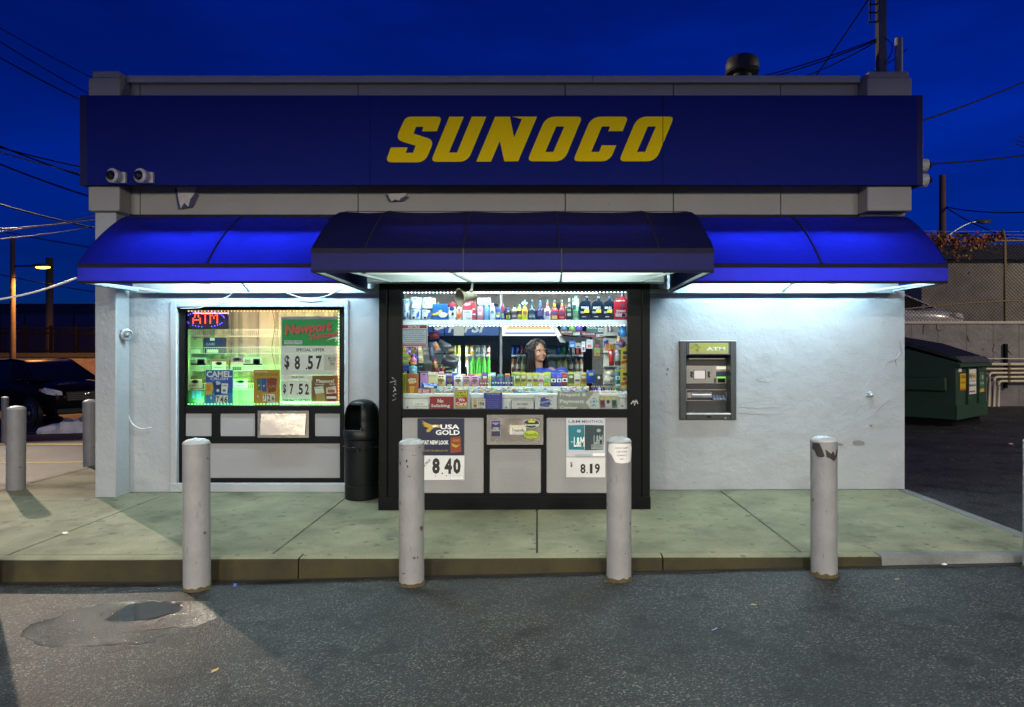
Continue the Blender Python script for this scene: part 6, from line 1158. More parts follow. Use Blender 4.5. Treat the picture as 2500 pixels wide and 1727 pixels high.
for i, (lab, x0, y0, x1, y1, c, Y) in enumerate((('yellow strip of sachets leaning at the left of the window', 340, 685, 372, 812, (.55,.42,.2), -.40), ('blue folded card stand behind the yellow sachets', 318, 690, 350, 815, (.04,.10,.35), -.38), ('green snack box at the far left of the window', 203, 740, 250, 830, (.22,.27,.06), -.5), ('red and yellow tube stack at the far left of the window', 215, 695, 290, 760, (.42,.14,.06), -.3), ('white and maroon cartons on the wall rack', 290, 680, 330, 800, (.35,.08,.08), -.1), ('pale cartons behind the yellow sachets', 375, 690, 420, 760, (.5,.42,.36), -.1), ('navy snack box under the green one', 205, 828, 258, 880, (.04,.05,.25), -.5))):
    X0, X1, Z0, Z1 = bounds(x0, y0, x1, y1, Y); t = thing('counter_carton', lab, 'box', ((X0+X1)/2, Y, Z0), CG); mb = MB().box(X0, X1, Y, Y+.05, Z0, Z1)
    if i == 0: mb.v = [(x-.10*(z-Z0), y, z) for x, y, z in mb.v]
    mb.build('card_body', C(*c), t, bevel=.002)
    for k in range(4): MB().box(X0+.003-(.1*(lerp(Z0, Z1, (k+.3)/4)-Z0) if i == 0 else 0), X1-.003-(.1*(lerp(Z0, Z1, (k+.3)/4)-Z0) if i == 0 else 0), Y-.0015, Y-.0002, lerp(Z0, Z1, (k+.25)/4), lerp(Z0, Z1, (k+.7)/4)).build('label', C(*[min(1, q*(1.6 if k % 2 else .55)+.03) for q in c]), t, smooth=False)
ch = thing('wall_rack', 'tall cream wall rack of small goods at the right of the service window', 'rack', (PX(zx(1880), -.3), -.2, cz)); X0, X1, Z0, Z1 = bounds(1828, 500, 1975, 1000, -.2); MB().box(X0, X1, -.2, -.18, Z0, Z1).build('back_board', M('cream_board', (.55,.50,.42), .6), ch)
for y in (600, 735, 850, 990): X0, X1, Z0, Z1 = bounds(1828, y-18, 1930, y, -.3); MB().box(X0, X1, -.3, -.2, Z0, Z0+.008).build('rack_shelf', WHITE, ch); MB().box(X0, X1, -.3, -.294, Z0, Z1).build('rack_lip', C(.6,.58,.52), ch)
for lab, x0, y0, x1, y1, c, Y, k in (('row of orange tubes on the wall rack', 1838, 655, 1925, 715, (.55,.28,.05), -.25, 6), ('white spools on the upper wall rack', 1835, 505, 1900, 562, (.6,.52,.45), -.25, 2), ('blue packet pair on the wall rack', 1830, 625, 1870, 690, (.05,.08,.4), -.24, 2), ('pale paper packets on the lowest wall rack shelf', 1840, 870, 1915, 970, (.5,.42,.32), -.25, 4)):
    X0, X1, Z0, Z1 = bounds(x0, y0, x1, y1, Y); t = thing('small_packets', lab, 'packets', ((X0+X1)/2, Y, Z0), CG)
    for q_ in range(k): a, b_ = lerp(X0, X1, q_/k)+.001, lerp(X0, X1, (q_+1)/k)-.001; MB().lathe([((b_-a)*.48,0),((b_-a)*.5,(Z1-Z0)*(.85+.12*((q_*7) % 3)/2)),((b_-a)*.3,(Z1-Z0)*(.9+.1*((q_*7) % 3)/2))], (a+b_)/2, Y+.02, Z0, 8).build('packet', PL(*[min(1, v_*(1-.25*(q_ % 2))) for v_ in c]), t)
for a in (('red and brown meat snack pouch on the right rack', 1890, 770, 42, 130, .02, -.45, (.38,.03,.02), (.25,.02,.02)), ('silver and dark snack pouch on the right rack', 1942, 770, 48, 130, -.03, -.45, (.30,.28,.26), (.10,.06,.05)), ('blue plastic bottle pouch high on the right rack', 1985, 560, 55, 90, .1, -.5, (.05,.22,.42), (.04,.12,.28)), ('dark navy pouch slanting at the right rack', 1975, 660, 60, 60, .6, -.48, (.05,.05,.12), (.2,.04,.05)), ('orange and blue striped packet on the right rack', 1950, 620, 35, 110, -.2, -.42, (.45,.30,.15), (.08,.12,.3)), ('cream leaflet stuck at an angle on the right rack', 1885, 900, 60, 60, .4, -.4, (.5,.44,.34), (.45,.4,.3)), ('white leaflet leaning low on the right rack', 1870, 950, 70, 60, -.3, -.42, (.55,.5,.42), (.5,.45,.38))): pouch(*a, group='packets on the right hanging rack')
# overhead cigarette rack at the upper right
oh = thing('overhead_rack', 'overhead tobacco rack with price strips at the upper right of the window', 'rack', (PX(zx(1660), -.1), -.1, 1.8))
for i, (x0, y0, x1, y1, c) in enumerate(((1478, 552, 1640, 596, (.16,.08,.05)), (1648, 566, 1830, 610, (.22,.04,.05)), (1690, 505, 1828, 574, (.03,.13,.11)))):
    X0, X1, Z0, Z1 = bounds(x0, y0, x1, y1, -.1-.02*i); yy = -.1-.02*i; mb = MB().add([(X0,yy,Z0+.02),(X1,yy-.04,Z0-.01),(X1,yy-.04,Z1-.01),(X0,yy,Z1+.01)], [(0,1,2,3)]); mb.build('price_strip', C(*c), oh); a, b_ = lerp(X0, X1, .65), lerp(X0, X1, .95)
    MB().box(a, b_, yy-.05, yy-.045, lerp(Z0, Z1, .15), lerp(Z0, Z1, .6)).build('price_tag', CW, oh); text(MB(), ('$7.52', '7.88', '8.56')[i], a+.004, b_-.004, lerp(Z0, Z1, .22), lerp(Z0, Z1, .52), -.052-(-.0 if False else 0)+yy, bold=.02).build('lettering', INK, oh, smooth=False); text(MB(), ('Newport Non Menthol', 'Maverick', 'KOOL')[i], lerp(X0, X1, .05), lerp(X0, X1, .58), lerp(Z0, Z1, .5), lerp(Z0, Z1, .85), yy-.045, bold=.015).build('lettering', CW2, oh, smooth=False)
X0, X1, Z0, Z1 = bounds(1400, 505, 1520, 650, .1); MB().add([(X0, .1, Z1), (X0+.05, .1, Z1), (X1, .0, Z0), (X1-.06, .0, Z0)], [(0,1,2,3)]).build('rack_arm', GALV, oh)
X0, X1, Z0, Z1 = bounds(1470, 596, 1720, 640, .0); MB().add([(X0, .0, Z1), (X1, -.05, Z1-.02), (X1-.02, .12, Z0-.0), (X0+.06, .12, Z0)], [(0,1,2,3)]).build('rack_underside', C(.35,.36,.36), oh)
for lab, x, y, c in (('blue cigarette carton on the overhead rack', 1510, 530, (.05,.15,.3)), ('green round-logo carton on the overhead rack', 1575, 532, (.12,.32,.06)), ('violet round-logo carton on the overhead rack', 1630, 528, (.10,.06,.45))):
    X0, X1, Z0, Z1 = bounds(x-26, y-26, x+26, y+24, -.08); t = thing('cigarette_carton', lab, 'carton', ((X0+X1)/2, -.08, Z0), CG); MB().box(X0, X1, -.08, -.04, Z0, Z1).build('card_body', C(*c), t, bevel=.002); MB().poly(ellpts((X0+X1)/2, (Z0+Z1)/2, .016, .014, 14), -.0815, -.0803).build('emblem', C(*[min(1, q*2.2+.05) for q in c]), t, smooth=False)
for lab, x0, y0, x1, y1, c, c2 in (('small blue owl-shaped tag hanging from the overhead rack', 1550, 636, 1602, 688, (.03,.09,.35), (.2,.45,.6)), ('white tag with purple print hanging from the overhead rack', 1650, 640, 1680, 722, (.66,.66,.64), (.15,.05,.3)), ('white and red card hanging from the overhead rack', 1688, 625, 1742, 698, (.55,.56,.6), (.5,.1,.07)), ('tan and navy card hanging from the overhead rack', 1600, 650, 1644, 695, (.4,.36,.26), (.04,.05,.2)), ('black and red calendar card on the right wall', 1752, 632, 1800, 690, (.02,.02,.02), (.4,.03,.03)), ('green bottle card on the right wall', 1752, 695, 1800, 760, (.14,.28,.03), (.4,.03,.03))):
    poster('hanging_tag', lab, 'tag', zr(x0, y0, x1, y1), -.16, C(*c), [sr(lerp(x0, x1, .2), lerp(y0, y1, .55), lerp(x0, x1, .8), lerp(y0, y1, .9), C(*c2)), sr(lerp(x0, x1, .15), lerp(y0, y1, .2), lerp(x0, x1, .7), lerp(y0, y1, .3), C(*[.5*(a+b_) for a, b_ in zip(c, c2)]))])
# drill-like chain curtain behind
cc = MB()
for k in range(7):
    x = PX(zx(1752+11*k), .3); cc.tube([(x+.003*math.sin(i*2.4), .3, lerp(cz-.1, PZ(zy(690), .3), i/24)) for i in range(25)], .005, 5)
tag(cc.build('chain_curtain', GALV), 'metal chain strands hanging on the right inside wall', 'curtain', kind='stuff')

# ---------------------------------------------------------------- drinks coolers
CK = M('cooler_black', (.004,.0045,.005), .45, spec=.12); SHW = M('cooler_shelf', (.6,.62,.6), .4); CIN = M('cooler_liner', (.62,.66,.62), .5)
def cooler(lab, x0, x1, hz0, header_mat, mull, front=1.50):
    zt_ = 2.12; t = thing('drinks_cooler', lab, 'cooler', ((x0+x1)/2, front+.35, .12)); yb_ = front+.62
    mb = MB().box(x0, x0+.06, front, yb_, .12, zt_); mb.build('side_panel', CK, t); MB().box(x1-.06, x1, front, yb_, .12, zt_).build('side_panel', CK, t)
    MB().box(x0+.061, x1-.061, yb_-.03, yb_, .12, zt_).build('back_panel', CIN, t); MB().box(x0+.06, x1-.06, front, yb_-.03, zt_-.04, zt_).build('top_panel', CK, t); MB().box(x0+.06, x1-.06, front, yb_-.03, .12, .5).build('base_panel', CK, t)
    MB().box(x0, x1, front-.05, front-.001, hz0, zt_).build('header', header_mat, t, bevel=.004); MB().box(x0+.061, x1-.061, front, front+.04, hz0-.12, hz0-.0).build('door_head', CK, t)
    for m_ in [x0+.085]+mull+[x1-.085]: MB().box(m_-.03, m_+.03, front-.01, front+.05, .5, hz0-.12).build('door_stile', CK, t)
    edges = [x0+.09]+mull+[x1-.09]
    for a, b_ in zip(edges[:-1], edges[1:]): MB().box(a+.031, b_-.031, front+.01, front+.016, .52, hz0-.125).build('glass_door', GLASS, t, smooth=False); MB().tube([(a+.045, front-.03, .9), (a+.045, front-.03, 1.4)], .01, 8).build('door_handle', CK, bpy.data.objects[max((o.name for o in t.children if o.name.startswith('glass_door')))])
    return t, yb_
cF = 1.50; f = 1.58
def cb(x0, y0, x1, y1, Y): return bounds(x0, y0, x1, y1, Y)
xa = PX(zx(400), cF); xm = PX(zx(695), cF); xb = PX(zx(985), cF); hz_ = PZ(zy(596), cF)
PB = M('cooler_header_blue', (.015,.07,.26), .3, var=.25, scale=3)
c1, _ = cooler('drinks cooler with a blue header on the left inside the shop', xa-.25, xb, hz_, PB, [xm])
xc, xd = PX(zx(1012), cF), PX(zx(1736), cF)
LH = LIT('cooler_header_lit', (1,.98,.93), 1.6)
c2, _ = cooler('drinks cooler with a lit striped header behind the shop assistant', xc, xd, hz_, CK, [])
# header prints
hy = cF-.052
mb = MB()
def hp(mb, s, x0, y0, x1, y1, m_, y=hy-.004, sh=.25):
    a, b_, c, d = cb(x0, y0, x1, y1, hy); return text(mb, s, a, b_, c, d, y, bold=.035, shear=sh)
hp(MB(), 'PEPSI', 572, 492, 868, 570, None).build('lettering', C(.55,.58,.6), c1, smooth=False)
xg, zg, kk = PX(zx(520), hy), PZ(zy(532), hy), (D0+hy)/F/3.301
MB().poly(ellpts(xg, zg, 62*kk, 50*kk, 28), hy-.002, hy-.0005).build('round_emblem', C(.02,.08,.35), c1, smooth=False)
MB().poly([(xg-58*kk, zg+14*kk), (xg-40*kk, zg+42*kk), (xg, zg+50*kk), (xg+40*kk, zg+40*kk), (xg+58*kk, zg+22*kk), (xg+20*kk, zg+22*kk), (xg-20*kk, zg+8*kk)], hy-.004, hy-.0025).build('emblem_red', C(.35,.03,.04), c1, smooth=False)
MB().poly([(xg-60*kk, zg+6*kk), (xg-20*kk, zg+4*kk), (xg+20*kk, zg+18*kk), (xg+58*kk, zg+18*kk), (xg+40*kk, zg+2*kk), (xg+10*kk, zg-8*kk), (xg-30*kk, zg-18*kk), (xg-55*kk, zg-10*kk)], hy-.0045, hy-.0041).build('emblem_white', C(.6,.6,.6), c1, smooth=False)
a, b_, c, d = cb(1014, 470, 1442, 596, cF); MB().box(a, b_, cF-.075, cF-.051, c, d).build('lit_panel', LH, c2, bevel=.004)
for (y0, y1, xl, xr, col) in ((505, 524, 1050, 1396, (.9,.18,.06)), (524, 545, 1040, 1402, (1,.85,.35)), (566, 583, 1026, 1436, (.30,.45,.9))):
    p = [(xl, y1), (xr+8, y1), (xr, y0), (xl+12, y0)]; MB().poly([(PX(zx(u), cF-.076), PZ(zy(v), cF-.076)) for u, v in p], cF-.0775, cF-.0765).build('lit_stripe', LIT('stripe_%d' % y0, col, .85), c2, smooth=False)
# cooler shelves and drinks
def cshelf(t, x0, x1, y, Y=cF+.10):
    X0, X1, Z0, Z1 = cb(x0, y-8, x1, y+6, Y); sh_ = MB().box(X0, X1, Y, Y+.42, Z0, Z0+.012).build('cooler_shelf', SHW, t); MB().box(X0, X1, Y-.006, Y-.001, Z0, Z1).build('price_rail', SHW, sh_); return Z0+.0125
za = cshelf(c1, 560, 682, 752); za = cshelf(c1, 704, 944, 752); zb1 = cshelf(c1, 560, 682, 912); zb1 = cshelf(c1, 704, 944, 912)
zc = cshelf(c2, 1048, 1700, 755); zd = cshelf(c2, 1048, 1700, 890)
DYc = cF+.12
protos = {}
def drink(lab, grp, x, w_, y0, zb_, col, cap, lab_c, kind='b', f0=.25, f1=.55):
    X0, X1, _, Z1 = cb(x-w_/2, y0, x+w_/2, y0+1, DYc); r = (X1-X0)/2; h = Z1-zb_; key = (round(r, 3), round(h, 2), col, cap, lab_c, kind); loc = ((X0+X1)/2, DYc+r, zb_)
    if key in protos: copy_tree(protos[key], loc, lab, group=grp); return
    t = thing('drink_bottle' if kind == 'b' else 'drink_can', lab, 'bottle' if kind == 'b' else 'can', (0,0,0), grp)
    if kind == 'b':
        MB().lathe([(r*.8,0),(r,.008),(r*.98,h*.3),(r*.9,h*.42),(r,h*.52),(r*.95,h*.64),(r*.5,h*.82),(r*.36,h*.90)], n=14).build('bottle_body', PL(*col), t); MB().lathe([(r*.4,h*.89),(r*.4,h*.98),(r*.36,h)], n=10).build('cap', PL(*cap), t); MB().lathe([(r*1.02,h*f0),(r*1.03,h*f1)], n=14, cap=False).build('label', C(*lab_c), t)
    else:
        MB().lathe([(r*.8,0),(r,.01),(r,h*.90),(r*.8,h*.97),(r*.78,h)], n=14).build('can_body', M('can_%d_%d' % (col[0]*99, col[2]*99), col, .25, metal=.5), t); MB().lathe([(r*.76,h*.96),(r*.76,h*.985)], n=12).build('can_lid', STEEL, t)
    t.location = loc; WL[t.name] = Vector(loc); protos[key] = t
for x, c in ((722, (.50,.60,.03)), (770, (.55,.22,.02)), (814, (.12,.32,.38)), (858, (.35,.42,.42)), (900, (.22,.04,.03)), (932, (.1,.2,.4))):
    drink({.50: 'lime', .55: 'orange', .12: 'sea blue', .35: 'clear grey', .22: 'dark red', .1: 'blue'}[c[0]]+' sports drink bottle on the upper shelf of the left cooler', 'drinks in the left cooler', x, 40, 642, za, c, (.5,.5,.5), (.45,.45,.42))
for k, x in enumerate((775, 818, 862, 905)): drink('bright green soda bottle, %s from the left on the lower cooler shelf' % ORD[k], 'green soda bottles', x, 42, 762, zb1, (.05,.45,.02), (.15,.4,.15), (.04,.30,.04), f0=.5, f1=.6)
drink('white juice bottle with orange cap on the lower shelf of the left cooler', 'drinks in the left cooler', 728, 34, 782, zb1, (.55,.55,.4), (.55,.08,.03), (.5,.5,.4))
for k, x in enumerate((585, 622, 658)): drink('yellow tea bottle behind the snack bags, %s from the left' % ORD[k], 'yellow tea bottles', x, 34, 645, za, (.50,.48,.06), (.45,.5,.1), (.55,.55,.2))
for k, x in enumerate((630, 662)): drink('pale water bottle low in the left cooler, %s from the left' % ORD[k], 'water bottles', x, 34, 770, zb1, (.5,.56,.56), (.5,.55,.6), (.45,.5,.55))
for i, (x, c) in enumerate(((1063, (.05,.06,.08)), (1100, (.04,.07,.30)), (1138, (.04,.05,.28)), (1175, (.3,.06,.03)), (1213, (.25,.26,.26)), (1250, (.12,.14,.14)), (1465, (.04,.09,.45)), (1505, (.04,.28,.06)), (1545, (.05,.30,.08)), (1580, (.5,.52,.5)), (1612, (.4,.06,.06)), (1648, (.45,.1,.12)), (1682, (.04,.26,.08)))):
    cn_ = ('black', 'blue', 'navy', 'rust red', 'silver', 'dark grey', 'royal blue', 'green', 'leaf green', 'white', 'red', 'crimson', 'dark green')[i]
    drink('%s drink can on the upper shelf of the right cooler' % cn_, 'cans in the right cooler', x, 34, 676, zc, c, c, c, 'c')
for i, (x, c, cap) in enumerate(((1062, (.35,.22,.03), (.3,.3,.3)), (1098, (.30,.10,.03), (.3,.25,.2)), (1138, (.25,.10,.06), (.2,.2,.2)), (1178, (.30,.30,.05), (.2,.2,.2)), (1216, (.22,.12,.10), (.2,.2,.2)), (1470, (.50,.42,.02), (.06,.4,.05)), (1520, (.60,.48,.02), (.12,.05,.4)), (1563, (.10,.06,.06), (.12,.06,.4)), (1608, (.30,.14,.06), (.12,.06,.35)), (1648, (.34,.18,.08), (.12,.06,.3)), (1686, (.2,.18,.14), (.1,.1,.2)))):
    cn_ = ('amber', 'rust', 'brown', 'olive', 'plum', 'yellow with green cap', 'bright yellow', 'black cherry', 'tea brown', 'light tea', 'grey brown')[i]
    drink('%s juice bottle on the lower shelf of the right cooler' % cn_, 'juice bottles in the right cooler', x, 37, 775, zd, c, cap, (.45,.44,.4))
# lamps inside the coolers: vertical tubes in the door frames
CT = LIT('cooler_tube', (.93,1,.90), 48); CT2 = LIT('cooler_tube_dim', (.93,1,.92), 9)
for t, x, m_ in ((c1, xm, CT), (c1, xb-.085, CT), (c2, xc+.085, CT2), (c2, xd-.085, CT2)): MB().tube([(x, cF+.072, .6), (x, cF+.072, hz_-.14)], .012, 8).build('cooler_lamp', m_, t)
MB().box(PX(zx(985), cF)+.005, xc-.005, cF+.05, cF+.07, .12, 2.6).build('filler_post', WHITE, store)
# ---------------------------------------------------------------- shop assistant
HY = .02; hx0 = PX(1343, HY); zf = .12
person = thing('person', 'woman with long dark hair in a blue shirt behind the counter', 'person', (hx0, HY, zf))
SKIN = M('skin', (.37,.185,.115), .5, var=.08, spec=.35); SHIRT = M('blue_shirt', (.03,.07,.42), .8, var=.15); JEAN = M('dark_trousers', (.03,.035,.05), .8); LIP = M('lips', (.42,.05,.05), .4); HAIR = M('dark_hair', (.012,.008,.007), .38, var=.4, scale=40)
yb_, yh = math.radians(28), math.radians(31)
Rb = Matrix.Rotation(yb_, 4, 'Z'); Rh = Matrix.Rotation(yh, 4, 'Z') @ Matrix.Rotation(math.radians(-6), 4, 'Y')
body = MB(); E = body.ell
def limb(pts, rs): body.tube(pts, rs, 12); [body.ell(p, (r, r, r), 10, 7) for p, r in zip(pts, rs)]
E((0,.01,.86), (.17,.125,.13)); E((0,.0,1.02), (.155,.115,.20)); E((0,-.015,1.17), (.165,.125,.13)); E((0,.02,1.22), (.15,.085,.09)); E((.055,-.095,1.14), (.06,.045,.06)); E((-.055,-.095,1.14), (.06,.045,.06))
for s in (-1, 1):
    E((s*.15,.01,1.255), (.065,.06,.055)); limb([(s*.09,0,.84), (s*.095,-.015,.47), (s*.09,.02,.09)], [.088,.062,.042]); E((s*.09,-.05,.04), (.042,.11,.04))
    limb([(s*.185,.01,1.24), (s*.225,.03,.99), (s*.19,-.17,.93)], [.048,.040,.027])
    wr_ = Vector((s*.19,-.17,.93)); E(wr_+Vector((-s*.004,-.05,-.002)), (.036,.05,.016))
    for q_, (ox, ln) in enumerate(((-.027,.062), (-.009,.072), (.010,.068), (.027,.054))):
        b0 = wr_+Vector((ox,-.085,.0)); body.tube([b0, b0+Vector((0,-ln*.55,.004)), b0+Vector((0,-ln,-.018))], [.0088,.0082,.0066], 8)
    th = wr_+Vector((-s*.026,-.03,0)); body.tube([th, th+Vector((-s*.026,-.028,0)), th+Vector((-s*.030,-.062,-.006))], [.0105,.0095,.0075], 8)
for k, p in enumerate(body.v): body.v[k] = tuple(Rb @ Vector(p))
hd = MB(); E = hd.ell
hd.tube([(0,.03,1.24), (0,.018,1.33), (0,.005,1.42)], [.062,.052,.052], 14)
E((0,.012,1.522), (.076,.094,.088)); E((0,-.028,1.465), (.066,.066,.085)); E((0,-.047,1.412), (.047,.043,.034)); E((0,-.078,1.398), (.02,.018,.016))
for s in (-1, 1): E((s*.036,-.066,1.447), (.026,.026,.026)); E((s*.03,-.078,1.507), (.026,.016,.011)); E((s*.074,.012,1.475), (.012,.02,.03)); E((s*.009,-.102,1.447), (.0085,.011,.008))
hd.tube([(0,-.085,1.497), (0,-.098,1.470), (0,-.112,1.452)], [.009,.0105,.012], 10); E((0,-.089,1.4235), (.023,.011,.0075)); E((0,-.088,1.413), (.019,.012,.008))
pre = len(body.v)
for p in hd.v: body.v.append(tuple(Rh @ Vector(p)))
body.f += [tuple(i+pre for i in f) for f in hd.f]; body.m += [0]*len(hd.f)
ob = body.build('tmp_body', SKIN, None, origin=(0,0,0), weld=False)
rm = ob.modifiers.new('r', 'REMESH'); rm.mode = 'VOXEL'; rm.voxel_size = .0072; sm = ob.modifiers.new('s', 'SMOOTH'); sm.factor = .5; sm.iterations = 3
dg = bpy.context.evaluated_depsgraph_get(); me = bpy.data.meshes.new_from_object(ob.evaluated_get(dg)); bpy.data.objects.remove(ob)
me.materials.clear()
for m_ in (SKIN, SHIRT, JEAN, LIP): me.materials.append(m_)
Ri, Rbi = Rh.inverted(), Rb.inverted()
for p in me.polygons:
    p.use_smooth = True; c = Ri @ p.center; cb_ = Rbi @ p.center; mi = 0
    if p.center.z < .86: mi = 2
    elif p.center.z < 1.305-.55*max(0, .05-abs(cb_.x))*(1 if cb_.y < 0 else .3): mi = 1
    if mi == 1 and abs(cb_.x) > .17 and cb_.y < -.06: mi = 0
    if p.center.z < 1.0 and abs(cb_.x) > .16 and cb_.y < -.1: mi = 0
    if abs(c.x) < .021 and c.y < -.084 and 1.4085 < c.z < 1.4275: mi = 3
    p.material_index = mi
bo = bpy.data.objects.new('body', me); sc.collection.objects.link(bo); bo.parent = person; WL[bo.name] = Vector((hx0, HY, zf))
def pm(mb, nm, m_): 
    mb.v = [tuple(Rh @ Vector(p)+Vector((hx0, HY, zf))) for p in mb.v]; return mb.build(nm, m_, person)
for s in (-1, 1):
    pm(MB().ell((s*.031,-.0805,1.490), (.0145,.008,.0072), 12, 8), 'eye', M('eye_white', (.6,.58,.55), .25)); pm(MB().ell((s*.031+.002,-.0868,1.490), (.0062,.003,.0062), 10, 6), 'iris', M('iris_dark', (.02,.012,.008), .15))
    pm(MB().tube([(s*.012,-.0945,1.5075), (s*.030,-.0945,1.5145), (s*.050,-.082,1.508)], [.003,.0042,.002], 6), 'eyebrow', HAIR); pm(MB().tube([(s*.015,-.0875,1.4955), (s*.031,-.0895,1.4995), (s*.048,-.078,1.4945)], [.0016,.0026,.0016], 6), 'eyelash', HAIR)
hm = MB(); hm.ell((0,.028,1.535), (.090,.102,.088), 20, 12)
rn = random.Random(17)
for k in range(150):
    az = rn.uniform(-2.3, 2.1); sd = math.sin(az); cdd = math.cos(az)         # azimuth measured from the back of the head
    ln = rn.uniform(.92, 1.16); r0 = .096+rn.uniform(-.006, .010); w_ = rn.uniform(-.02, .02)
    front = max(0, abs(az)-1.55)
    p0 = Vector((sd*.02+.005, -.015+rn.uniform(-.02, .02), 1.615)); p1 = Vector((sd*r0*.92, .026+cdd*r0-front*.01, 1.555)); p2 = Vector((sd*(r0+.002), .026+cdd*(r0+.006), 1.45)); p3 = Vector((sd*(r0+.008)+w_, .05+cdd*(r0+.012), 1.30)); p4 = Vector((sd*(r0+.02)+w_*1.5, .065+cdd*(r0+.018)-.02*abs(sd), 1.30-.10*ln+.02))
    P = [p0, p1, p2, p3, p4]; path = []
    for i in range(4):
        a, b_, c, d = P[max(i-1, 0)], P[i], P[i+1], P[min(i+2, 4)]
        for q_ in range(4): t = q_/4; path.append(.5*((2*b_)+(c-a)*t+(2*a-5*b_+4*c-d)*t*t+(3*b_-a-3*c+d)*t**3))
    path.append(P[-1]); n = len(path); hm.tube(path, [.0125*(1-.65*(i/(n-1))**2)*(.5+.5*min(1, i/4)) for i in range(n)], 6)
pm(hm, 'hair', HAIR)
st_ = MB()
for k in range(3): st_.tube([tuple(Rb @ Vector((.10+.035*math.cos(a), -.06+.0*a-.02*k, 1.262-.022*k+.012*math.sin(a)))+Vector((hx0, HY, zf))) for a in [PI*i/8 for i in range(9)]], .004, 5)
st_.build('shirt_stripes', C(.55,.55,.5), person)
# ---------------------------------------------------------------- roof gear
ROOFM = M('dark_vent_metal', (.05,.052,.045), .6, var=.3, metal=.3); MASTM = M('mast_grey', (.18,.17,.15), .7, var=.2, bump=.2)
vY = 1.1; vx = PX(1812, vY); s_ = (D0+vY)/F
vent = thing('roof_vent', 'dark mushroom-capped vent pipe on the flat roof', 'vent', (vx, vY, 3.3))
MB().lathe([(22*s_,0),(22*s_,PZ(168, vY)-3.3)], vx, vY, 3.3, 24).build('flue', ROOFM, vent)
MB().lathe([(24*s_,PZ(172, vY)),(36*s_,PZ(178, vY)),(40*s_,PZ(166, vY)),(40*s_,PZ(157, vY)),(36*s_,PZ(146, vY)),(24*s_,PZ(139, vY)),(.01,PZ(136, vY))], vx, vY, 0, 28).build('cap', ROOFM, vent)
MB().lathe([(38*s_,PZ(181, vY)),(41*s_,PZ(177, vY)),(38*s_,PZ(174, vY))], vx, vY, 0, 28).build('cap_rim', ROOFM, vent)
mY = .62; mx = PX(2151, mY)
mast = thing('roof_mast', 'square grey service mast with ladder rungs rising from the roof', 'mast', (mx, mY, 3.3))
MB().box(mx-.045, mx+.045, mY-.045, mY+.045, 3.3, 6.2).build('post', MASTM, mast, bevel=.004)
MB().box(mx-.052, mx-.046, mY-.055, mY+.03, 3.3, 6.2).build('angle_iron', ROOFM, mast)
lad = MB(); lx = PX(2124, mY); MB().tube([(lx, mY, PZ(54, mY)), (lx, mY, 6.2)], .01, 6).build('ladder_rail', ROOFM, mast)
for v in (54, 31, 11, -10): MB().tube([(lx-.02, mY, PZ(v, mY)), (mx-.04, mY, PZ(v, mY))], .011, 6).build('rung', ROOFM, mast)
pY = .42; px_ = PX(2194, pY); tag(MB().lathe([(.042,3.3),(.042,PZ(94, pY)),(.036,PZ(94, pY)),(.036,PZ(100, pY))], px_, pY, 0, 18).build('roof_pipe', M('pipe_grey', (.3,.29,.28), .6, var=.2), None), 'short grey pipe standing beside the roof mast', 'pipe')
def cable(label, u0, v0, u1, v1, Y0, Y1=None, sag=.0, r=.012, m=CABD, extra=()):
    Y1 = Y0 if Y1 is None else Y1; P = []
    for k in range(21):
        t = k/20; Y = lerp(Y0, Y1, t); a = Vector((PX(u0, Y0), Y0, PZ(v0, Y0))); b_ = Vector((PX(u1, Y1), Y1, PZ(v1, Y1))); p = a.lerp(b_, t); p.z -= sag*4*t*(1-t); P.append(p)
    return tag(MB().tube(P, r, 5).build('overhead_cable', m), label, 'cable', 'overhead cables')
cable('uppermost cable from the roof mast down to the roof', 1740, 214, 2142, 95, 2.0, .62, .05, .008)
cable('second cable of the bundle from the roof mast down to the roof', 1765, 214, 2142, 98, 2.2, .62, .06, .008)
cable('lowest cable of the bundle from the roof mast down to the roof', 1860, 220, 2140, 102, 2.4, .62, .06, .008)
cable('steep knotted cable falling from the mast top to the roof', 1970, 215, 2128, -14, 2.4, .62, .02, .009)
cable('short cable behind the mast running down to the parapet', 2085, 202, 2215, 120, 1.4, 1.3, .03, .007)
wire('mast_loop', 'thin loop of cable curling round the roof mast', [(PX(2160, .5), .5, PZ(92, .5)), (PX(2178, .5), .5, PZ(110, .5)), (PX(2174, .5), .5, PZ(135, .5)), (PX(2160, .5), .5, PZ(155, .5))], .006, CABD)
for lab, *a in (('upper cable leaving the right end of the sign upward', 2200, 312, 2560, 172, 3., 9., .06), ('level cable running right above the lower dome camera', 2200, 404, 2560, 370, 4., 9., .05), ('thin cable from the tall dark pole to the right edge', 2306, 505, 2560, 514, 30., 24., .2), ('slanting thin cable crossing the lamp arm on the right', 2306, 505, 2540, 598, 30., 24., .3)):
    cable(lab, *a[:6], sag=a[6], r=.016 if a[4] < 10 else .03)
LC = M('lit_cable', (.22,.21,.2), .5)
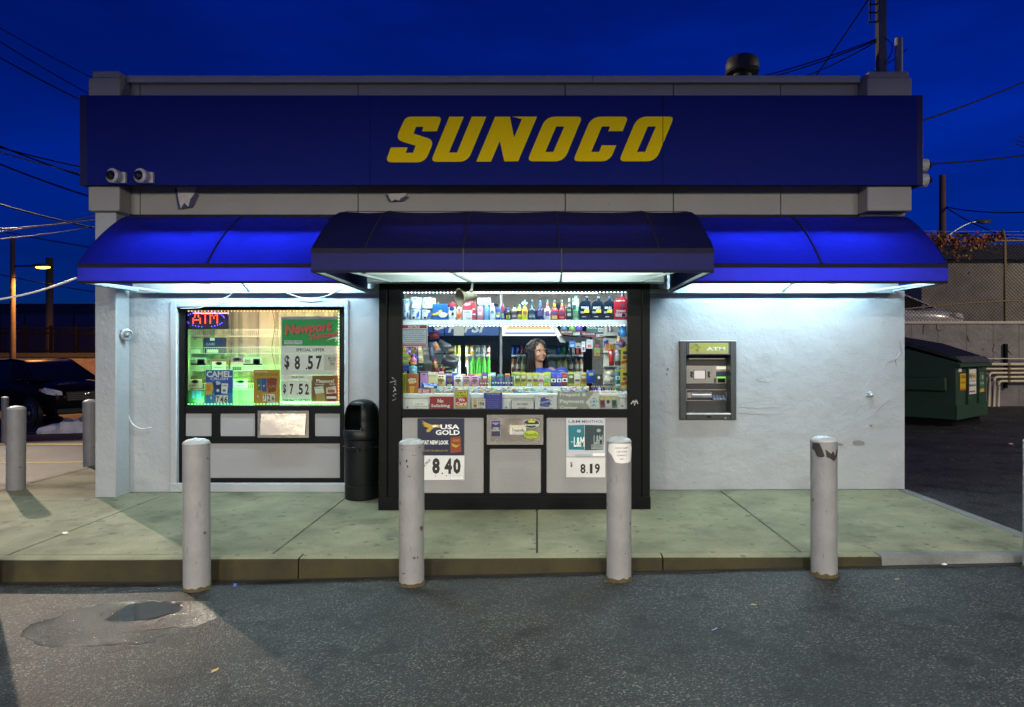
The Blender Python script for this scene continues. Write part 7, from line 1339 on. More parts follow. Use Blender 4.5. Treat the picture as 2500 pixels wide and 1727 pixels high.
for lab, v0, u1, v1, Y, r, m_ in (
    ('highest thin cable at the upper left sky', 62, 330, 242, 9., .010, CABD), ('second thin cable at the upper left sky', 96, 330, 290, 9.5, .012, CABD), ('third thin cable at the upper left sky', 134, 330, 308, 8., .014, CABD),
    ('upper cable of the bundle reaching the left end of the sign', 353, 330, 430, 7., .015, CABD), ('shiny cable of the bundle reaching the left end of the sign', 364, 330, 450, 6.5, .015, LC), ('lower cable of the bundle reaching the left end of the sign', 350, 330, 470, 7.5, .016, CABD),
    ('dark cable slanting to the left pilaster block', 393, 330, 513, 6., .016, CABD), ('dark cable slanting below the left pilaster block', 491, 330, 575, 6., .016, CABD), ('pale cable rising towards the left pilaster', 550, 330, 520, 5., .013, LC),
    ('second pale cable rising towards the left pilaster', 558, 330, 503, 5.5, .013, LC), ('thin pale cable above the street lamp', 577, 330, 535, 8., .012, LC), ('faint cable crossing behind the street lamp', 560, 330, 620, 18., .02, CABD), ('faint low cable near the left street pole', 667, 330, 728, 20., .02, CABD)):
    cable(lab, -120, v0-(v1-v0)*120/330, u1, v1, Y, Y-.5, .08, r, m_)
tag(wire('service_cable', '', [(PX(-160, -.9), -.9, PZ(752, -.9)), (PX(0, -.9), -.9, PZ(731, -.9)), (PX(100, -.9), -.9, PZ(709, -.9)), (PX(187, -.94), -.94, PZ(679, -.94))], .009, M('bright_cable', (.8,.8,.8), .5)), 'thick white service cable running to the left awning end', 'cable')

# ---------------------------------------------------------------- right yard
RW = 11.8
rw = thing('retaining_wall', 'rough grey concrete retaining wall behind the green dumpster', 'wall', (14, RW, 0))
MB().box(3, 30, RW, RW+.3, -.3, 2.36).build('wall_face', CONCW, rw)
MB().box(3, 30, RW-.04, RW+.34, 2.361, 2.43).build('wall_coping', M('wall_coping', (.5,.47,.42), .8, var=.2), rw)
rnd = random.Random(9)
for k in range(26):
    x = rnd.uniform(9.5, 15.5); z = rnd.uniform(.9, 2.3); a = rnd.uniform(.02, .1); pts = [(x+a*math.cos(t)*(.4+rnd.random()), z+a*1.6*math.sin(t)*(.4+rnd.random())) for t in [2*PI*i/7 for i in range(7)]]
    MB().poly(pts, RW-.018, RW).build('peeling_flake', CONCW, rw, smooth=False)
for u in (2225, 2290, 2360, 2425, 2488): MB().box(PX(u, RW)-.012, PX(u, RW)+.012, RW-.004, RW, 0, 2.36).build('wall_seam', M('seam_dark', (.16,.15,.15), .9), rw)
st(MB().box(3, 60, RW+.3, 60, -.3, 1.75).build('terrain', M('upper_ground', (.12,.11,.09), .95)))
FEN = M('rusty_fence_steel', (.20,.15,.08), .6, metal=.4, var=.4, scale=12); FW = M('fence_wire', (.035,.03,.022), .7)
fence = thing('chain_link_fence', 'rusty chain-link fence with barbed wire on the retaining wall', 'fence', (13, RW+.15, 2.43))
fz0, fz1 = 2.45, PZ(588, RW+.15)
for x in (6.6, 9.8, 13.02, 16.3, 19.6):
    MB().tube([(x, RW+.15, 2.43), (x, RW+.15, fz1+.02), (x-.16, RW+.02, fz1+.28)], .038, 10).build('fence_post', FEN, fence)
MB().tube([(5, RW+.15, fz1), (22, RW+.15, fz1)], .024, 8).build('top_rail', FEN, fence); MB().tube([(5, RW+.13, 2.72), (9, RW+.13, 2.66), (11.8, RW+.12, 2.93), (13, RW+.12, 3.0), (22, RW+.13, 2.9)], .022, 8).build('bent_rail', FEN, fence)
for k in range(3): MB().tube([(5+i*.5, RW+.12-.045*k, fz1+.07+.085*k+.012*math.sin(i*2.1+k)) for i in range(36)], .005, 4).build('barbed_wire', FEN, fence)
mb = MB(); H = fz1-fz0; x0, x1 = 8.8, 15.2; p = .10; n = int((x1-x0+H)/p); yw = RW+.17
for k in range(n):
    for sgn in (1, -1):
        a = x0-H+k*p if sgn > 0 else x0+k*p; b_ = a+H*sgn
        za, zb_ = fz0, fz1; xa, xb = a, b_
        def clip(xa, za, xb, zb_):
            for lim, lo in ((x0, True), (x1, False)):
                ina, inb = (xa >= lim, xb >= lim) if lo else (xa <= lim, xb <= lim)
                if not ina and not inb: return None
                if ina != inb:
                    t = (lim-xa)/(xb-xa); zc = za+(zb_-za)*t
                    if ina: xb, zb_ = lim, zc
                    else: xa, za = lim, zc
            return xa, za, xb, zb_
        c = clip(xa, za, xb, zb_)
        if c: mb.tube([(c[0], yw+.004*sgn, c[1]), (c[2], yw+.004*sgn, c[3])], .0065, 3)
tag(mb.build('chain_mesh', FW, fence, weld=False), None, kind='stuff')
vine = thing('creeping_vine', 'red and orange leaved creeper tangled along the fence top', 'vine', (11.5, RW+.1, fz1-.7))
VM = [M('vine_leaf_%d' % i, c, .6, var=.3) for i, c in enumerate(((.30,.05,.015), (.36,.13,.02), (.10,.08,.02), (.35,.22,.04)))]
lv = MB()
for k in range(900):
    u = rnd.uniform(2262, 2450); t = (u-2262)/188; vv = 578+rnd.gauss(0, 6)+abs(rnd.gauss(0, 1))*26*max(0, 1-abs(t-.45)*1.9)
    Y = RW+.08+rnd.uniform(-.09, .09); c = Vector((PX(u, Y), Y, PZ(vv, Y))); s = rnd.uniform(.022, .055); a = Vector((rnd.gauss(0,1), rnd.gauss(0,.6), rnd.gauss(0,1))).normalized(); b_ = a.cross(Vector((rnd.gauss(0,1), rnd.gauss(0,1), rnd.gauss(0,1)))).normalized()
    lv.add([c-a*s, c-b_*s*.7, c+a*s, c+b_*s*.7], [(0,1,2,3)], rnd.choice((0,0,1,1,2,3)))
tag(lv.build('leaves', VM, vine, smooth=False, weld=False), None, kind='stuff')
for k in range(5):
    MB().tube([(PX(lerp(2265, 2440, i/12), RW+.1), RW+.1+.04*math.sin(i+k), PZ(580+18*math.sin(i*.8+k*1.3)+5*k, RW+.1)) for i in range(13)], .012, 5).build('stem', M('vine_stem', (.08,.05,.03), .8), vine)
# pipes on the wall
PIPE = M('cream_pipe_paint', (.62,.56,.42), .5, var=.15); pY = RW-.12
pr = thing('wall_pipes', 'cream painted pipes running along the retaining wall and turning down', 'pipes', (13.2, pY, .1)); s_ = (D0+pY)/F
for v, ub, r_ in ((876, None, .014), (890, None, .036), (901, None, .030), (911, 2415, .034), (921, 2427, .036), (931, 2438, .036)):
    z = PZ(v, pY); 
    if ub is None: path = [(PX(2380, pY), pY, z), (18, pY, z)]
    else:
        xb = PX(ub, pY); path = [(xb, pY, .04)]+[(xb, pY, z-.09)]+[(xb+.09*(1-math.cos(a)), pY, z-.09+.09*math.sin(a)) for a in (.4, .8, 1.2)]+[(xb+.09, pY, z), (18, pY, z)]
    MB().tube(path, r_, 12).build('pipe', PIPE, pr)
for v in (890, 901, 911, 921, 931): MB().box(PX(2462, pY)-.03, PX(2462, pY)+.03, pY-.05, pY+.05, PZ(v+3, pY), PZ(v-3, pY)).build('pipe_clamp', FEN, pr)
MB().box(PX(2456, pY), PX(2462, pY), pY+.02, RW, PZ(948, pY), PZ(840, pY)).build('support_channel', BLACK, pr)

# ---------------------------------------------------------------- dumpster (local frame: front face on -Y, width along X)
GRN = M('dumpster_green', (.015,.052,.030), .5, var=.25, scale=4, bump=.12, bscale=30); LIDM = M('dumpster_lid', (.012,.014,.016), .45)
dm = thing('dumpster', 'dark green steel dumpster with black lid and stickers by the retaining wall', 'dumpster', (0, 0, 0))
DW, DD, HF, HB = 1.95, 1.7, 1.30, 1.78
MB().profx([(-DD/2, .14), (-DD/2, HF), (DD/2, HB), (DD/2, .14)], -DW/2, DW/2).build('body', GRN, dm, bevel=.01)
MB().box(-DW/2-.02, DW/2+.02, -DD/2-.02, -DD/2-.001, .14, .42).build('base_skirt', GRN, dm); MB().box(-DW/2+.1, DW/2-.1, -DD/2+.1, DD/2-.1, 0, .139).build('underframe', BLACK, dm)
for x in (-.36, .34): MB().box(x-.03, x+.03, -DD/2-.045, -DD/2-.001, .421, HF-.12).build('stiffener', GRN, dm)
MB().profx([(-DD/2-.09, HF-.10), (-DD/2-.09, HF-.04), (-DD/2-.001, HF+.0), (-DD/2-.001, HF-.10)], -DW/2-.05, DW/2+.05).build('front_rim', GRN, dm)
for s in (-1, 1):
    MB().box(min(s*DW/2, s*(DW/2+.16)), max(s*DW/2, s*(DW/2+.16)), -.7, .7, .72, .98).build('fork_pocket', GRN, dm, bevel=.01)
    a0, a1 = (-DW/2, -.012) if s < 0 else (.012, DW/2)
    MB().profx([(-DD/2-.06, HF+.015), (-DD/2-.06, HF+.045), (.0, 1.66), (DD/2+.02, HB+.06), (DD/2+.02, HB+.02), (0, 1.6)], a0, a1).build('lid', LIDM, dm, bevel=.008)
    for k in range(4): xx = lerp(a0, a1, (k+.5)/4); MB().profx([(-DD/2+.1, HF+.10), (-DD/2+.1, HF+.125), (0, 1.695), (DD/2-.05, HB+.07), (DD/2-.05, HB+.05), (0, 1.65)], xx-.05, xx+.05).build('lid_rib', LIDM, dm)
for k in range(18): xx = lerp(-DW/2+.08, DW/2-.08, k/17); MB().profx([(-DD/2-.105, HF-.015), (-DD/2-.10, HF+.005), (-DD/2+.02, HF+.115), (-DD/2+.02, HF+.09)], xx-.018, xx+.018).build('lid_lip', M('lid_lip_grey', (.10,.10,.10), .4), dm)
def dstick(lab, x0, x1, z0, z1, base, els):
    y = -DD/2-.008; MB().box(x0, x1, y, y+.004, z0, z1).build('sticker', base, dm, smooth=False); mbs = {}
    for e in els:
        mb = mbs.setdefault(e[-1].name, (MB(), e[-1]))[0]
        if e[0] == 't': text(mb, e[1], *e[2:6], y-.002, bold=.02)
        else: mb.add([(e[1],y-.001,e[3]),(e[2],y-.001,e[3]),(e[2],y-.001,e[4]),(e[1],y-.001,e[4])], [(0,1,2,3)])
    for mb, m_ in mbs.values(): mb.build('sticker_print', m_, dm, smooth=False, weld=False)
SY_, SW, SK = C(.6,.42,.02), C(.7,.7,.68), C(.03,.03,.03)
dstick('', -.28, .24, .62, 1.14, SW, [('t', 'W', -.22, .0, .93, 1.06, C(.03,.08,.05)), ('t', 'M', .0, .2, .93, 1.06, SY_), ('t', 'WASTE MANAGEMENT', -.2, .18, .885, .905, SK), ('t', '800-869-5566', -.22, .2, .78, .83, SK), ('t', 'www.wm.com', -.18, .16, .66, .69, SK)])
dstick('', .40, .78, .64, 1.12, C(.05,.14,.07), [('r', .40, .78, .64, .71, SY_), ('r', .40, .78, 1.07, 1.12, SK), ('r', .46, .56, .92, 1.0, C(.2,.15,.18)), ('r', .62, .72, .92, 1.0, C(.35,.36,.36)), ('t', 'I I I I', .44, .74, .80, .85, SW)])
dstick('', -.76, -.42, .72, 1.06, SY_, [('t', 'CAUTION', -.73, -.45, .96, 1.03, C(.45,.12,.02)), ('t', 'DO NOT PLAY', -.73, -.45, .86, .9, C(.3,.1,.02)), ('r', -.76, -.42, .72, .76, C(.45,.15,.02))])
dstick('', .66, .86, 1.16, 1.19, SY_, []); dstick('', .68, .86, 1.0-.0+.155, 1.157, SY_, [])
dstick('', -.86, -.68, 1.10, 1.2, SW, [])
gr = MB(); pts = [(.25,1.35),(.25,1.05),None,(.27,1.33),(.42,1.25),(.25,1.18),None,(.5,1.3),(.6,1.0),(.7,1.3),None,(.78,1.28),(.8,1.02),None,(.9,1.25),(1.1,1.0),None,(1.1,1.28),(.92,1.02)]
seg = []
for p in pts+[None]:
    if p is None:
        if len(seg) > 1: gr.tube([(-DW/2-.004, .75-a, z) for a, z in seg], .007, 4)
        seg = []
    else: seg.append(p)
gr.build('scratched_graffiti', M('chalky_scratch', (.05,.075,.06), .8), dm)
dth = math.radians(42); dm.rotation_euler = (0, 0, dth); c_, s_ = math.cos(dth), math.sin(dth); cx, cy = -DW/2, -DD/2
dm.location = (8.38-(cx*c_-cy*s_), 6.5-(cx*s_+cy*c_), G(9, 7))

# ---------------------------------------------------------------- cars
def car(label, paint, group='parked cars'):
    t = thing('parked_car', label, 'car', (0,0,0), group)
    GL = M('car_glass', (.008,.008,.007), .12, spec=.08, var=0); TY = M('tyre_rubber', (.012,.012,.012), .85); RIM = M('alloy_rim', (.42,.42,.43), .3, metal=.8); DK = M('car_black_trim', (.010,.010,.011), .5)
    S = [(a_, b_, c_, d_+.16, e_+.18) for a_, b_, c_, d_, e_ in [(-2.36,.70,.45,.80,.86),(-2.30,.86,.36,.96,1.02),(-1.9,.93,.30,1.02,1.06),(-1.0,.95,.26,1.03,1.07),(0,.96,.26,1.02,1.06),(.75,.95,.26,1.0,1.07),(1.2,.94,.26,.98,1.08),(1.75,.92,.28,.93,1.03),(2.1,.86,.32,.86,.96),(2.28,.76,.38,.76,.86),(2.36,.62,.46,.66,.74)]]
    ring = lambda w_, zb_, zs, zt_: [(0,zb_),(w_*.8,zb_),(w_*.97,zb_+.12),(w_,lerp(zb_, zs, .55)),(w_*.985,zs-.05),(w_*.93,zs+.005),(w_*.6,lerp(zs, zt_, .75)),(0,zt_)]
    mb = MB(); vs = []; k = 0
    for x, w_, zb_, zs, zt_ in S:
        r_ = ring(w_, zb_, zs, zt_); full = r_+[(-y, z) for y, z in r_[-2:0:-1]]; k = len(full); vs += [(x, y, z) for y, z in full]
    mb.add(vs, [(i*k+j, i*k+(j+1) % k, (i+1)*k+(j+1) % k, (i+1)*k+j) for i in range(len(S)-1) for j in range(k)]+[tuple(range(k)), tuple(range((len(S)-1)*k, len(S)*k))])
    body = mb.build('body', paint, t, origin=(0,0,0), angle=50); sb = body.modifiers.new('sub', 'SUBSURF'); sb.levels = sb.render_levels = 1
    # greenhouse: sides glass, roof paint
    A = [(-2.2,.80,.62),(-1.75,.86,.66),(.55,.86,.70),(1.15,.86,.70)]
    base = [(-2.2,.82),(-1.2,.87),(0,.88),(.9,.87),(1.45,.80)]; top = [(-2.0,.62),(-1.2,.68),(-.2,.70),(.2,.68),(.42,.62)]
    zb_ = [1.20,1.22,1.22,1.22,1.22]; zt_ = [1.64,1.76,1.79,1.77,1.72]; mb = MB(); vs = []
    for i in range(5):
        vs += [(base[i][0], base[i][1], zb_[i]), (top[i][0], top[i][1], zt_[i]), (top[i][0], -top[i][1], zt_[i]), (base[i][0], -base[i][1], zb_[i])]
    fs = []; ms = []
    for i in range(4):
        a, b_ = i*4, i*4+4; mb2 = [((a,b_,b_+1,a+1), 0), ((a+1,b_+1,b_+2,a+2), 1), ((a+2,b_+2,b_+3,a+3), 0)]
        for f, m_ in mb2: fs.append(f); ms.append(m_)
    fs += [(0,1,2,3), (16,19,18,17)]; ms += [0, 0]; mb.v = vs; mb.f = fs; mb.m = ms
    mb.build('cabin', [GL, paint], t, origin=(0,0,1), angle=30)
    for s in (-1, 1):
        for i, j in ((0, 0), (1, 1), (2, 2), (4, 4)): MB().tube([(base[i][0], s*(base[i][1]+.004), zb_[i]), (top[j][0], s*(top[j][1]+.004), zt_[j])], .03, 6).build('pillar', paint if i in (0, 4) else DK, t)
        MB().tube([(top[i][0], s*top[i][1], zt_[i]) for i in range(5)], .03, 6).build('roof_rail', paint, t); MB().tube([(x, s*.965, z) for x, z in ((-1.9,1.20),(-1,1.215),(.4,1.205),(1.3,1.18))], .012, 5).build('window_trim', M('chrome', (.5,.5,.5), .2, metal=1), t)
        for x in (-1.42, 1.42):
            wc = Vector((x, s*.90, .36)); Rx = Matrix.Translation(wc) @ Matrix.Rotation(-s*PI/2, 4, 'X')
            rotated(MB().lathe([(.43,-.06),(.44,.062)], n=32), Rx).build('wheel_arch', DK, t)
            ty = rotated(MB().lathe([(.25,-.1),(.34,-.1),(.362,-.07),(.362,.08),(.34,.105),(.25,.10)], n=36), Rx).build('wheel', TY, t)
            rm = MB(); rm.lathe([(.25,.07),(.262,.10),(.25,.108),(.235,.085)], n=36, cap=False)
            for q in range(6):
                a = 2*PI*q/6; rm.add([(.05*math.cos(a-.5), .05*math.sin(a-.5), .10), (.05*math.cos(a+.5), .05*math.sin(a+.5), .10), (.25*math.cos(a+.16), .25*math.sin(a+.16), .092), (.25*math.cos(a-.16), .25*math.sin(a-.16), .092)], [(0,1,2,3)])
            rm.lathe([(.07,.09),(.06,.115),(.0,.118)], n=16); rotated(rm, Rx).build('rim', RIM, ty); rotated(MB().lathe([(.245,.05),(.245,.066)], n=30), Rx).build('brake_disc', DK, ty)
        hl = MB(); pts = [(x_, y_, z_+.16) for x_, y_, z_ in [(1.86,.925,.80),(2.02,.90,.90),(2.22,.80,.86),(2.315,.62,.80),(2.33,.60,.70),(2.25,.78,.70),(2.08,.89,.74)]]
        hl.add([(x+.02, s*(y+.012), z) for x, y, z in pts]+[(x-.06, s*(y-.05), z) for x, y, z in pts], [tuple(range(7)), tuple(range(13, 6, -1))]+[(i, (i+1) % 7, 7+(i+1) % 7, 7+i) for i in range(7)]); hl.build('headlight', M('headlight_glint_white', (.85,.86,.9), .2, var=.5, scale=30), t, smooth=False)  # headlight reflection put into the colour as plain white
        MB().box(1.84, 1.98, min(s*.915, s*.945), max(s*.915, s*.945), .96, 1.03).build('indicator', M('amber_lens', (.7,.25,.03), .2), t)
        MB().ell((.95, s*1.03, 1.26), (.06,.10,.075), 12, 8).build('wing_mirror', paint, t); MB().box(.1, .25, min(s*.955, s*.985), max(s*.955, s*.985), 1.02, 1.05).build('door_handle', paint, t)
    MB().box(2.26, 2.375, -.52, .52, .68, .95).build('grille', DK, t, bevel=.02)
    for k in range(4): MB().box(2.376, 2.386, -.5, .5, .72+.055*k, .735+.055*k).build('grille_bar', M('chrome', (.5,.5,.5), .2, metal=1), t)
    MB().box(2.2, 2.39, -.75, .75, .34, .50).build('bumper', DK, t, bevel=.03); MB().ell((2.385, 0, .86), (.012,.09,.06), 14, 8).build('badge', MATS['chrome'], t)
    return t
def place_car(t, heading, wheel_xy, z):
    t.rotation_euler = (0, 0, heading); c, s = math.cos(heading), math.sin(heading); lx, ly = 1.42, -.98
    t.location = (wheel_xy[0]-(lx*c-ly*s), wheel_xy[1]-(lx*s+ly*c), z)
suv = car('black parked car with unlit pale headlight behind the left bollards', M('car_black_paint', (.006,.006,.006), .25, var=0, spec=.07))
wx, wy_ = PX(72, 11.4), 11.4; place_car(suv, math.radians(-30), (wx, wy_), G(wx, wy_)-.02)
wcar = car('white car parked behind the fence, only its top showing', M('car_white_paint', (.6,.6,.58), .2, coat=.5)); place_car(wcar, math.radians(-8), (PX(2290, 15), 15, ), 1.78)

# broken concrete barrier
cb = thing('concrete_barrier', 'broken whitewashed concrete block lying near the black car', 'barrier', (PX(165, 9), 9, G(-10, 9)))
mb = MB(); n = 14
for i in range(n):
    t = i/(n-1); x = lerp(PX(105, 9), PX(260, 9), t); h = lerp(.16, .52, t)+.09*mnoise.noise((i*.9, 1, 1)); y = 9+.5*t; w_ = .22
    ring = [(-w_, -.05), (-w_, h*.4), (-w_*.8, h*.85), (-w_*.3, h), (w_*.4, h), (w_, h*.5), (w_, -.05)]
    for a, z in ring: mb.v.append((x+.02*mnoise.noise((i, a*9, z*9)), y+a+.09*mnoise.noise((i*1.3, z*7, a*5)), G(x, 9)+z))
for i in range(n-1):
    for j in range(6): mb.f.append((i*7+j, i*7+j+1, i*7+j+8, i*7+j+7)); mb.m.append(0)
mb.f += [tuple(range(7)), tuple(range((n-1)*7, n*7))]; mb.m += [0, 0]
mb.build('block', M('whitewashed_concrete', (.75,.73,.70), .85, var=.4, scale=7, bump=1, bscale=9), cb, angle=30)
for u, v, a, b_ in ((160, 1026, 11, 5), (190, 1026, 9, 7)): MB().ell((PX(u, 8.9), 9.0+.5*(u-105)/155-.21, PZ(v, 8.85)), (a*.0095, .03, b_*.0095), 12, 7).build('hollow_shade', M('hollow_shade_colour', (.2,.19,.18), .95), cb)  # dark lumps with the shade of hollows put into their colour

# ---------------------------------------------------------------- left background
lw = thing('street_wall', 'long stained concrete wall under orange street light', 'wall', (-30, 27, -.4)); LWY = 25
MB().box(-60, -14, LWY, LWY+.3, -.9, PZ(873, LWY)).build('wall_face', painted_wall('stained_concrete', (.34,.27,.2), lump=.5, fine=.3, dirt=.5), lw); MB().box(-60, -14, LWY-.06, LWY+.35, PZ(873, LWY), PZ(862, LWY)).build('wall_coping', DIRT, lw)
fn = thing('iron_fence', 'thin dark iron railing on the orange lit wall', 'fence', (-30, 25.2, 1.4)); IR = M('dark_iron', (.004,.004,.005), .7, spec=.1)
for v in (799, 812, 855): MB().tube([(-60, 25.2, PZ(v, 25.2)), (-14, 25.2, PZ(v+3, 25.2))], .035, 5).build('rail', IR, fn)
for k in range(9): x = PX(-2+63*k, 25.2); MB().box(x-.05, x+.05, 25.15, 25.25, PZ(866, 25.2), PZ(795, 25.2)).build('fence_post', IR, fn)
for k in range(70): x = PX(-20+3.7*k, 25.2); MB().box(x-.012, x+.012, 25.19, 25.21, PZ(862, 25.2), PZ(800, 25.2)).build('picket', IR, fn)
fb = thing('far_building', 'long dark blue shed far behind the iron railing', 'building', (-50, 50, 0)); NV = M('navy_cladding', (.05,.05,.12), .8, var=.15)
s_ = R(-300, 768, 240, 860, 46)
xa, xb, za, zb_ = s_
for k in range(9):
    a, b_ = lerp(xa, xb, k/9), lerp(xa, xb, (k+1)/9); MB().box(a+.06, b_-.06, 46, 46.3, -1, zb_).build('cladding_panel', NV, fb)
MB().box(xa, xb, 46.31, 60, -1, zb_-.1).build('shed', NV, fb); MB().box(xa-1, xb+1, 50, 60, zb_-.2, PZ(742, 50)).build('roof', M('dark_roof', (.02,.025,.05), .9), fb)
WOOD = M('weathered_pole_wood', (.13,.09,.06), .85, var=.35, scale=4, bump=.3)
def lamp_post(label, x, y, zt, armx, zarm, headsize, lit, r=.11, z0=None, rise=.0):
    z0 = G(x, y)-.1 if z0 is None else z0
    t = thing('street_lamp', label, 'street lamp', (x, y, z0)); MB().tube([(x, y, z0), (x, y, zt)], [r*1.15, r*.85], 12).build('pole', WOOD, t)
    n = 8; MB().tube([(lerp(x, armx, i/n), y-.02, zarm-rise*(1-math.sin(PI/2*i/n))) for i in range(n+1)], .03, 8).build('arm', GALV if not lit else IR, t)
    s = 1 if armx > x else -1; MB().ell((armx+s*headsize*.4, y, zarm+.02), (headsize, headsize*.38, headsize*.2), 16, 8).build('lamp_head', M('lamp_housing', (.08,.08,.08), .5), t)
    gl = MB().ell((armx+s*headsize*.5, y, zarm-headsize*.10), (headsize*.72, headsize*.3, headsize*.17), 14, 8).build('lamp_lens', LIT('sodium_glow', (1,.36,.04), 13) if lit else M('lens_off', (.12,.13,.15), .2), t)
    return t
def lamp_light(name, kind, loc, energy, col, size=.3, target=None, spot=None, blend=.5):
    l = bpy.data.lights.new(name, kind); l.energy = energy; l.color = col; o = bpy.data.objects.new(name, l); sc.collection.objects.link(o); o.location = tuple(loc)
    if kind == 'AREA': l.size = size
    else: l.shadow_soft_size = size
    if spot: l.spot_size = math.radians(spot); l.spot_blend = blend
    if target is not None: o.rotation_euler = (Vector(target)-Vector(loc)).to_track_quat('-Z', 'Y').to_euler()
    return o
yl = 21; lp = lamp_post('wooden street pole with a lit orange lamp at the far left', PX(31, yl), yl, PZ(578, yl), PX(92, yl), PZ(650, yl), .42, True, .10)
lamp_light('street_lamp_light', 'SPOT', (PX(103, yl), yl, PZ(656, yl)), 2900, (1,.40,.08), .2, (PX(103, yl)+.3, yl+1.0, 0), 165, .4)
tag(MB().tube([(PX(121, 30), 30, -1), (PX(121, 30), 30, PZ(630, 30))], .18, 10).build('utility_pole', WOOD), 'plain dark pole to the right of the lit street lamp', 'pole')
lamp_post('tall dark pole with an unlit lamp on a curved arm, right of the store', PX(2301, 30), 30, PZ(428, 30), PX(2392, 30), PZ(541, 30), .5, False, .19, 0, 1.0)
lamp_post('far small unlit street lamp just above the fence top', PX(2300, 44), 44.5, PZ(560, 44), PX(2352, 44), PZ(571, 44), .6, False, .1, 0, .4)
bb = thing('beige_building', 'plain beige building wall behind the chain-link fence', 'building', (25, 28, 1.7)); BW = painted_wall('beige_render', (.36,.31,.22), lump=.3, fine=.3, dirt=.4)
MB().box(PX(2250, 24), PX(2700, 24), 24, 34, 1.7, PZ(636, 24)).build('wall', BW, bb); MB().box(PX(2245, 24), PX(2700, 24), 23.7, 34.3, PZ(636, 24)+.01, PZ(600, 24)).build('roof', M('dark_roof', (.02,.025,.05), .9), bb)
MB().box(PX(2255, 23.98), PX(2268, 23.98), 23.95, 24, PZ(760, 24), PZ(745, 24)).build('wall_vent', IR, bb)
tw = thing('bare_tree', 'bare twigs reaching in at the right edge of the sky', 'tree', (PX(2560, 18), 18, 1.7))
MB().tube([(PX(2560, 18), 18, 1.7), (PX(2556, 18), 18, 6), (PX(2548, 18), 18, PZ(330, 18))], [.12,.07,.03], 8).build('trunk', WOOD, tw)
for p in (((2550,360),(2520,352),(2495,347),(2460,338)), ((2535,356),(2510,340),(2485,332)), ((2520,352),(2500,358),(2480,352)), ((2552,380),(2520,378),(2494,384))): MB().tube([(PX(u, 18), 18, PZ(v, 18)) for u, v in p], [.03,.02,.013,.006][:len(p)], 5).build('branch', WOOD, tw)
# ---------------------------------------------------------------- station canopy behind the camera, with its square lamps, and two yard lights
cn = thing('station_canopy', 'flat white forecourt canopy with square lamps, behind the viewer', 'canopy', (0, -15.5, 0))
MB().box(-9, 9, -18.5, -8.6, 4.7, 5.3).build('deck', M('canopy_deck_grey', (.2,.2,.2), .8), cn); MB().box(-9.05, 9.05, -8.6, -8.5, 4.68, 5.4).build('fascia', SIGNB, cn)
for x in (-6, 6): MB().box(x-.2, x+.2, -16, -15.6, -.1, 4.7).build('column', WHITE, cn)
CAN_E = 590
for x in (-6.5, -2.2, 2.2, 6.5):
    for y in (-9.9, -14.6):
        MB().box(x-.32, x+.32, y-.32, y+.32, 4.63, 4.699).build('lamp_box', WHITE, cn)
        MB().box(x-.27, x+.27, y-.27, y+.27, 4.622, 4.629).build('lamp_lens', LIT('canopy_lamp_glow', (1,.93,.82), 9), cn)
        lamp_light('canopy_lamp', 'AREA', (x, y, 4.6), CAN_E, (1,.92,.78), .54, (x, y+.001, 0))
def mast_light(label, x, y, h, target, energy, col, spot, size):
    t = thing('light_mast', label, 'street lamp', (x, y, G(x, y))); MB().tube([(x, y, G(x, y)-.1), (x, y, h)], [.12,.07], 10).build('pole', GALV, t)
    d = (Vector(target)-Vector((x, y, h))).normalized(); MB().box(x+d.x*.6-.25, x+d.x*.6+.25, y+d.y*.6-.15, y+d.y*.6+.15, h, h+.14).build('lamp_head', M('lamp_housing', (.08,.08,.08), .5), t, bevel=.03)
    lamp_light('mast_light', 'SPOT', Vector((x, y, h-.05))+Vector((d.x, d.y, 0)).normalized()*.6, energy, col, size, target, spot, .35)
mast_light('tall yard light beyond the left edge of the picture', -14.2, 9.6, 7.2, (-4.5, -1.5, 0), 9000, (1,.80,.60), 75, .10)
mast_light('yard light beyond the right edge of the picture', 19.5, 1.0, 7.5, (11.0, 8.5, .5), 4600, (1,.83,.56), 105, .15)
mast_light('lot light behind the fence beyond the right edge of the picture', 33, 16, 9.5, (22, 24, 3.5), 4800, (1,.86,.62), 100, .2)
# interior lamps
for i, (x, y) in enumerate(((-.9, .9), (.7, 1.0))):
    il = thing('ceiling_lamp', ('white strip lamp on the shop ceiling, the one further left', 'white strip lamp on the shop ceiling, the one further right')[i], 'lamp', (x, y, 2.68)); MB().box(x-.55, x+.55, y-.06, y+.06, 2.68, 2.748).build('housing', WHITE, il); MB().box(x-.52, x+.52, y-.045, y+.045, 2.66, 2.679).build('diffuser', LIT('shop_lamp_glow', (1,.98,.88), 40), il)
il = thing('booth_fill_lamp', 'unseen added warm fill lamp under the booth ceiling', 'lamp', (-.1, -.28, 2.2)); MB().box(-.75, .65, -.34, -.22, 2.205, 2.236).build('housing', WHITE, il); MB().box(-.72, .62, -.32, -.24, 2.198, 2.204).build('diffuser', LIT('booth_fill_glow', (1,.92,.78), 16), il)  # fill lamp added out of view to light the assistant's face
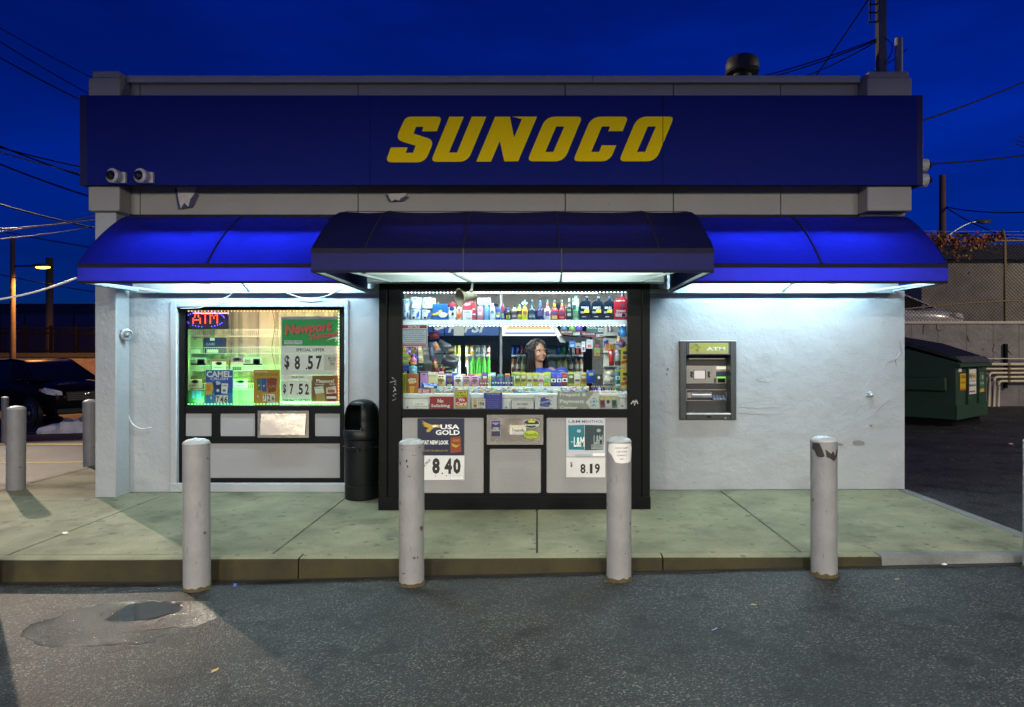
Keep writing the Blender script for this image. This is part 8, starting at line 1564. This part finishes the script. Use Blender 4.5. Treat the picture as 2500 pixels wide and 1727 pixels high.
# ---------------------------------------------------------------- litter
LEAF = M('dry_leaf', (.36,.27,.08), .7, var=.4); rn = random.Random(21)
def leaf_at(mb, x, y, s):
    z = (PT(x) if (-2.29 < y < 0 and x < 3.8) else G(x, y))+.004; a = rn.uniform(0, 2*PI); ca, sa = math.cos(a), math.sin(a)
    o = [(-1,0,0), (-.3,.45,.35), (.5,.3,.2), (1,0,.45), (.4,-.35,.1), (-.4,-.4,.3)]; mb.add([(x+s*(p*ca-q*sa), y+s*(p*sa+q*ca), z+s*h*.6) for p, q, h in o], [(0,1,2,3), (0,3,4,5)])
mb = MB()
for k in range(70): leaf_at(mb, rn.uniform(4.2, 13), rn.uniform(.5, 11), rn.uniform(.012, .035))
tag(mb.build('fallen_leaves', LEAF, weld=False), 'scattered small dry leaves on the asphalt right of the store', 'leaves', kind='stuff')
for lab, u, v, s in (('yellow leaf lying on the asphalt at the lower left', 525, 1632, .026), ('pale leaf lying on the asphalt below the third bollard', 1840, 1498, .022), ('thin leaf lying near the fourth bollard', 2190, 1443, .02), ('small leaf lying by the kerb left of the first bollard', 388, 1426, .016)):
    d = 1.62*F/(v-V0); x = (u-U0)*d/F; mb = MB(); leaf_at(mb, x, d-D0, s); tag(mb.build('fallen_leaf', LEAF), lab, 'leaf')
for lab, u, v, c, s in (('white scrap of paper on the left pavement', 160, 1304, (.7,.7,.68), .022), ('crumpled white litter on the asphalt near the right kerb', 2305, 1402, (.7,.72,.75), .016), ('blue bottle cap lying by the kerb', 574, 1415, (.05,.15,.5), .012), ('purple straw lying on the asphalt', 1745, 1549, (.25,.22,.5), .018), ('pale stone on the asphalt right of the store', 2468, 1083, (.5,.46,.4), .03)):
    d = (1.5 if v < 1330 else 1.6)*F/(v-V0); x = (u-U0)*d/F; y = d-D0; z = PT(x) if 1250 < v < 1340 else G(x, y); mb = MB()
    if 'straw' in lab: mb.tube([(x-s, y-.01, z+.006), (x, y, z+.007), (x+s, y+.02, z+.006)], .003, 6)
    elif 'cap' in lab: mb.lathe([(s,0),(s*.95,.012)], x, y, z+.002, 14)
    else:
        mb.ell((x, y, z+s*.35), (s*1.3, s*.8, s*.4), 8, 5); mb.v = [(a+s*.35*mnoise.noise((a*90, b_*90, c_*90)), b_, max(z+.001, c_+s*.3*mnoise.noise((a*70, b_*70, 3)))) for a, b_, c_ in mb.v]
    tag(mb.build('litter', C(*c)), lab, 'litter')
# ---------------------------------------------------------------- label check
seen = {}
for o in bpy.data.objects:
    if o.parent is None and o.get('category'):
        k = o.get('label'); seen.setdefault(k, []).append(o)
for k, v in seen.items():
    if len(v) > 1 and len({o.get('group') for o in v}) > 1 or (len(v) > 1 and not v[0].get('group')): print('DUP LABEL', k, [o.name for o in v])
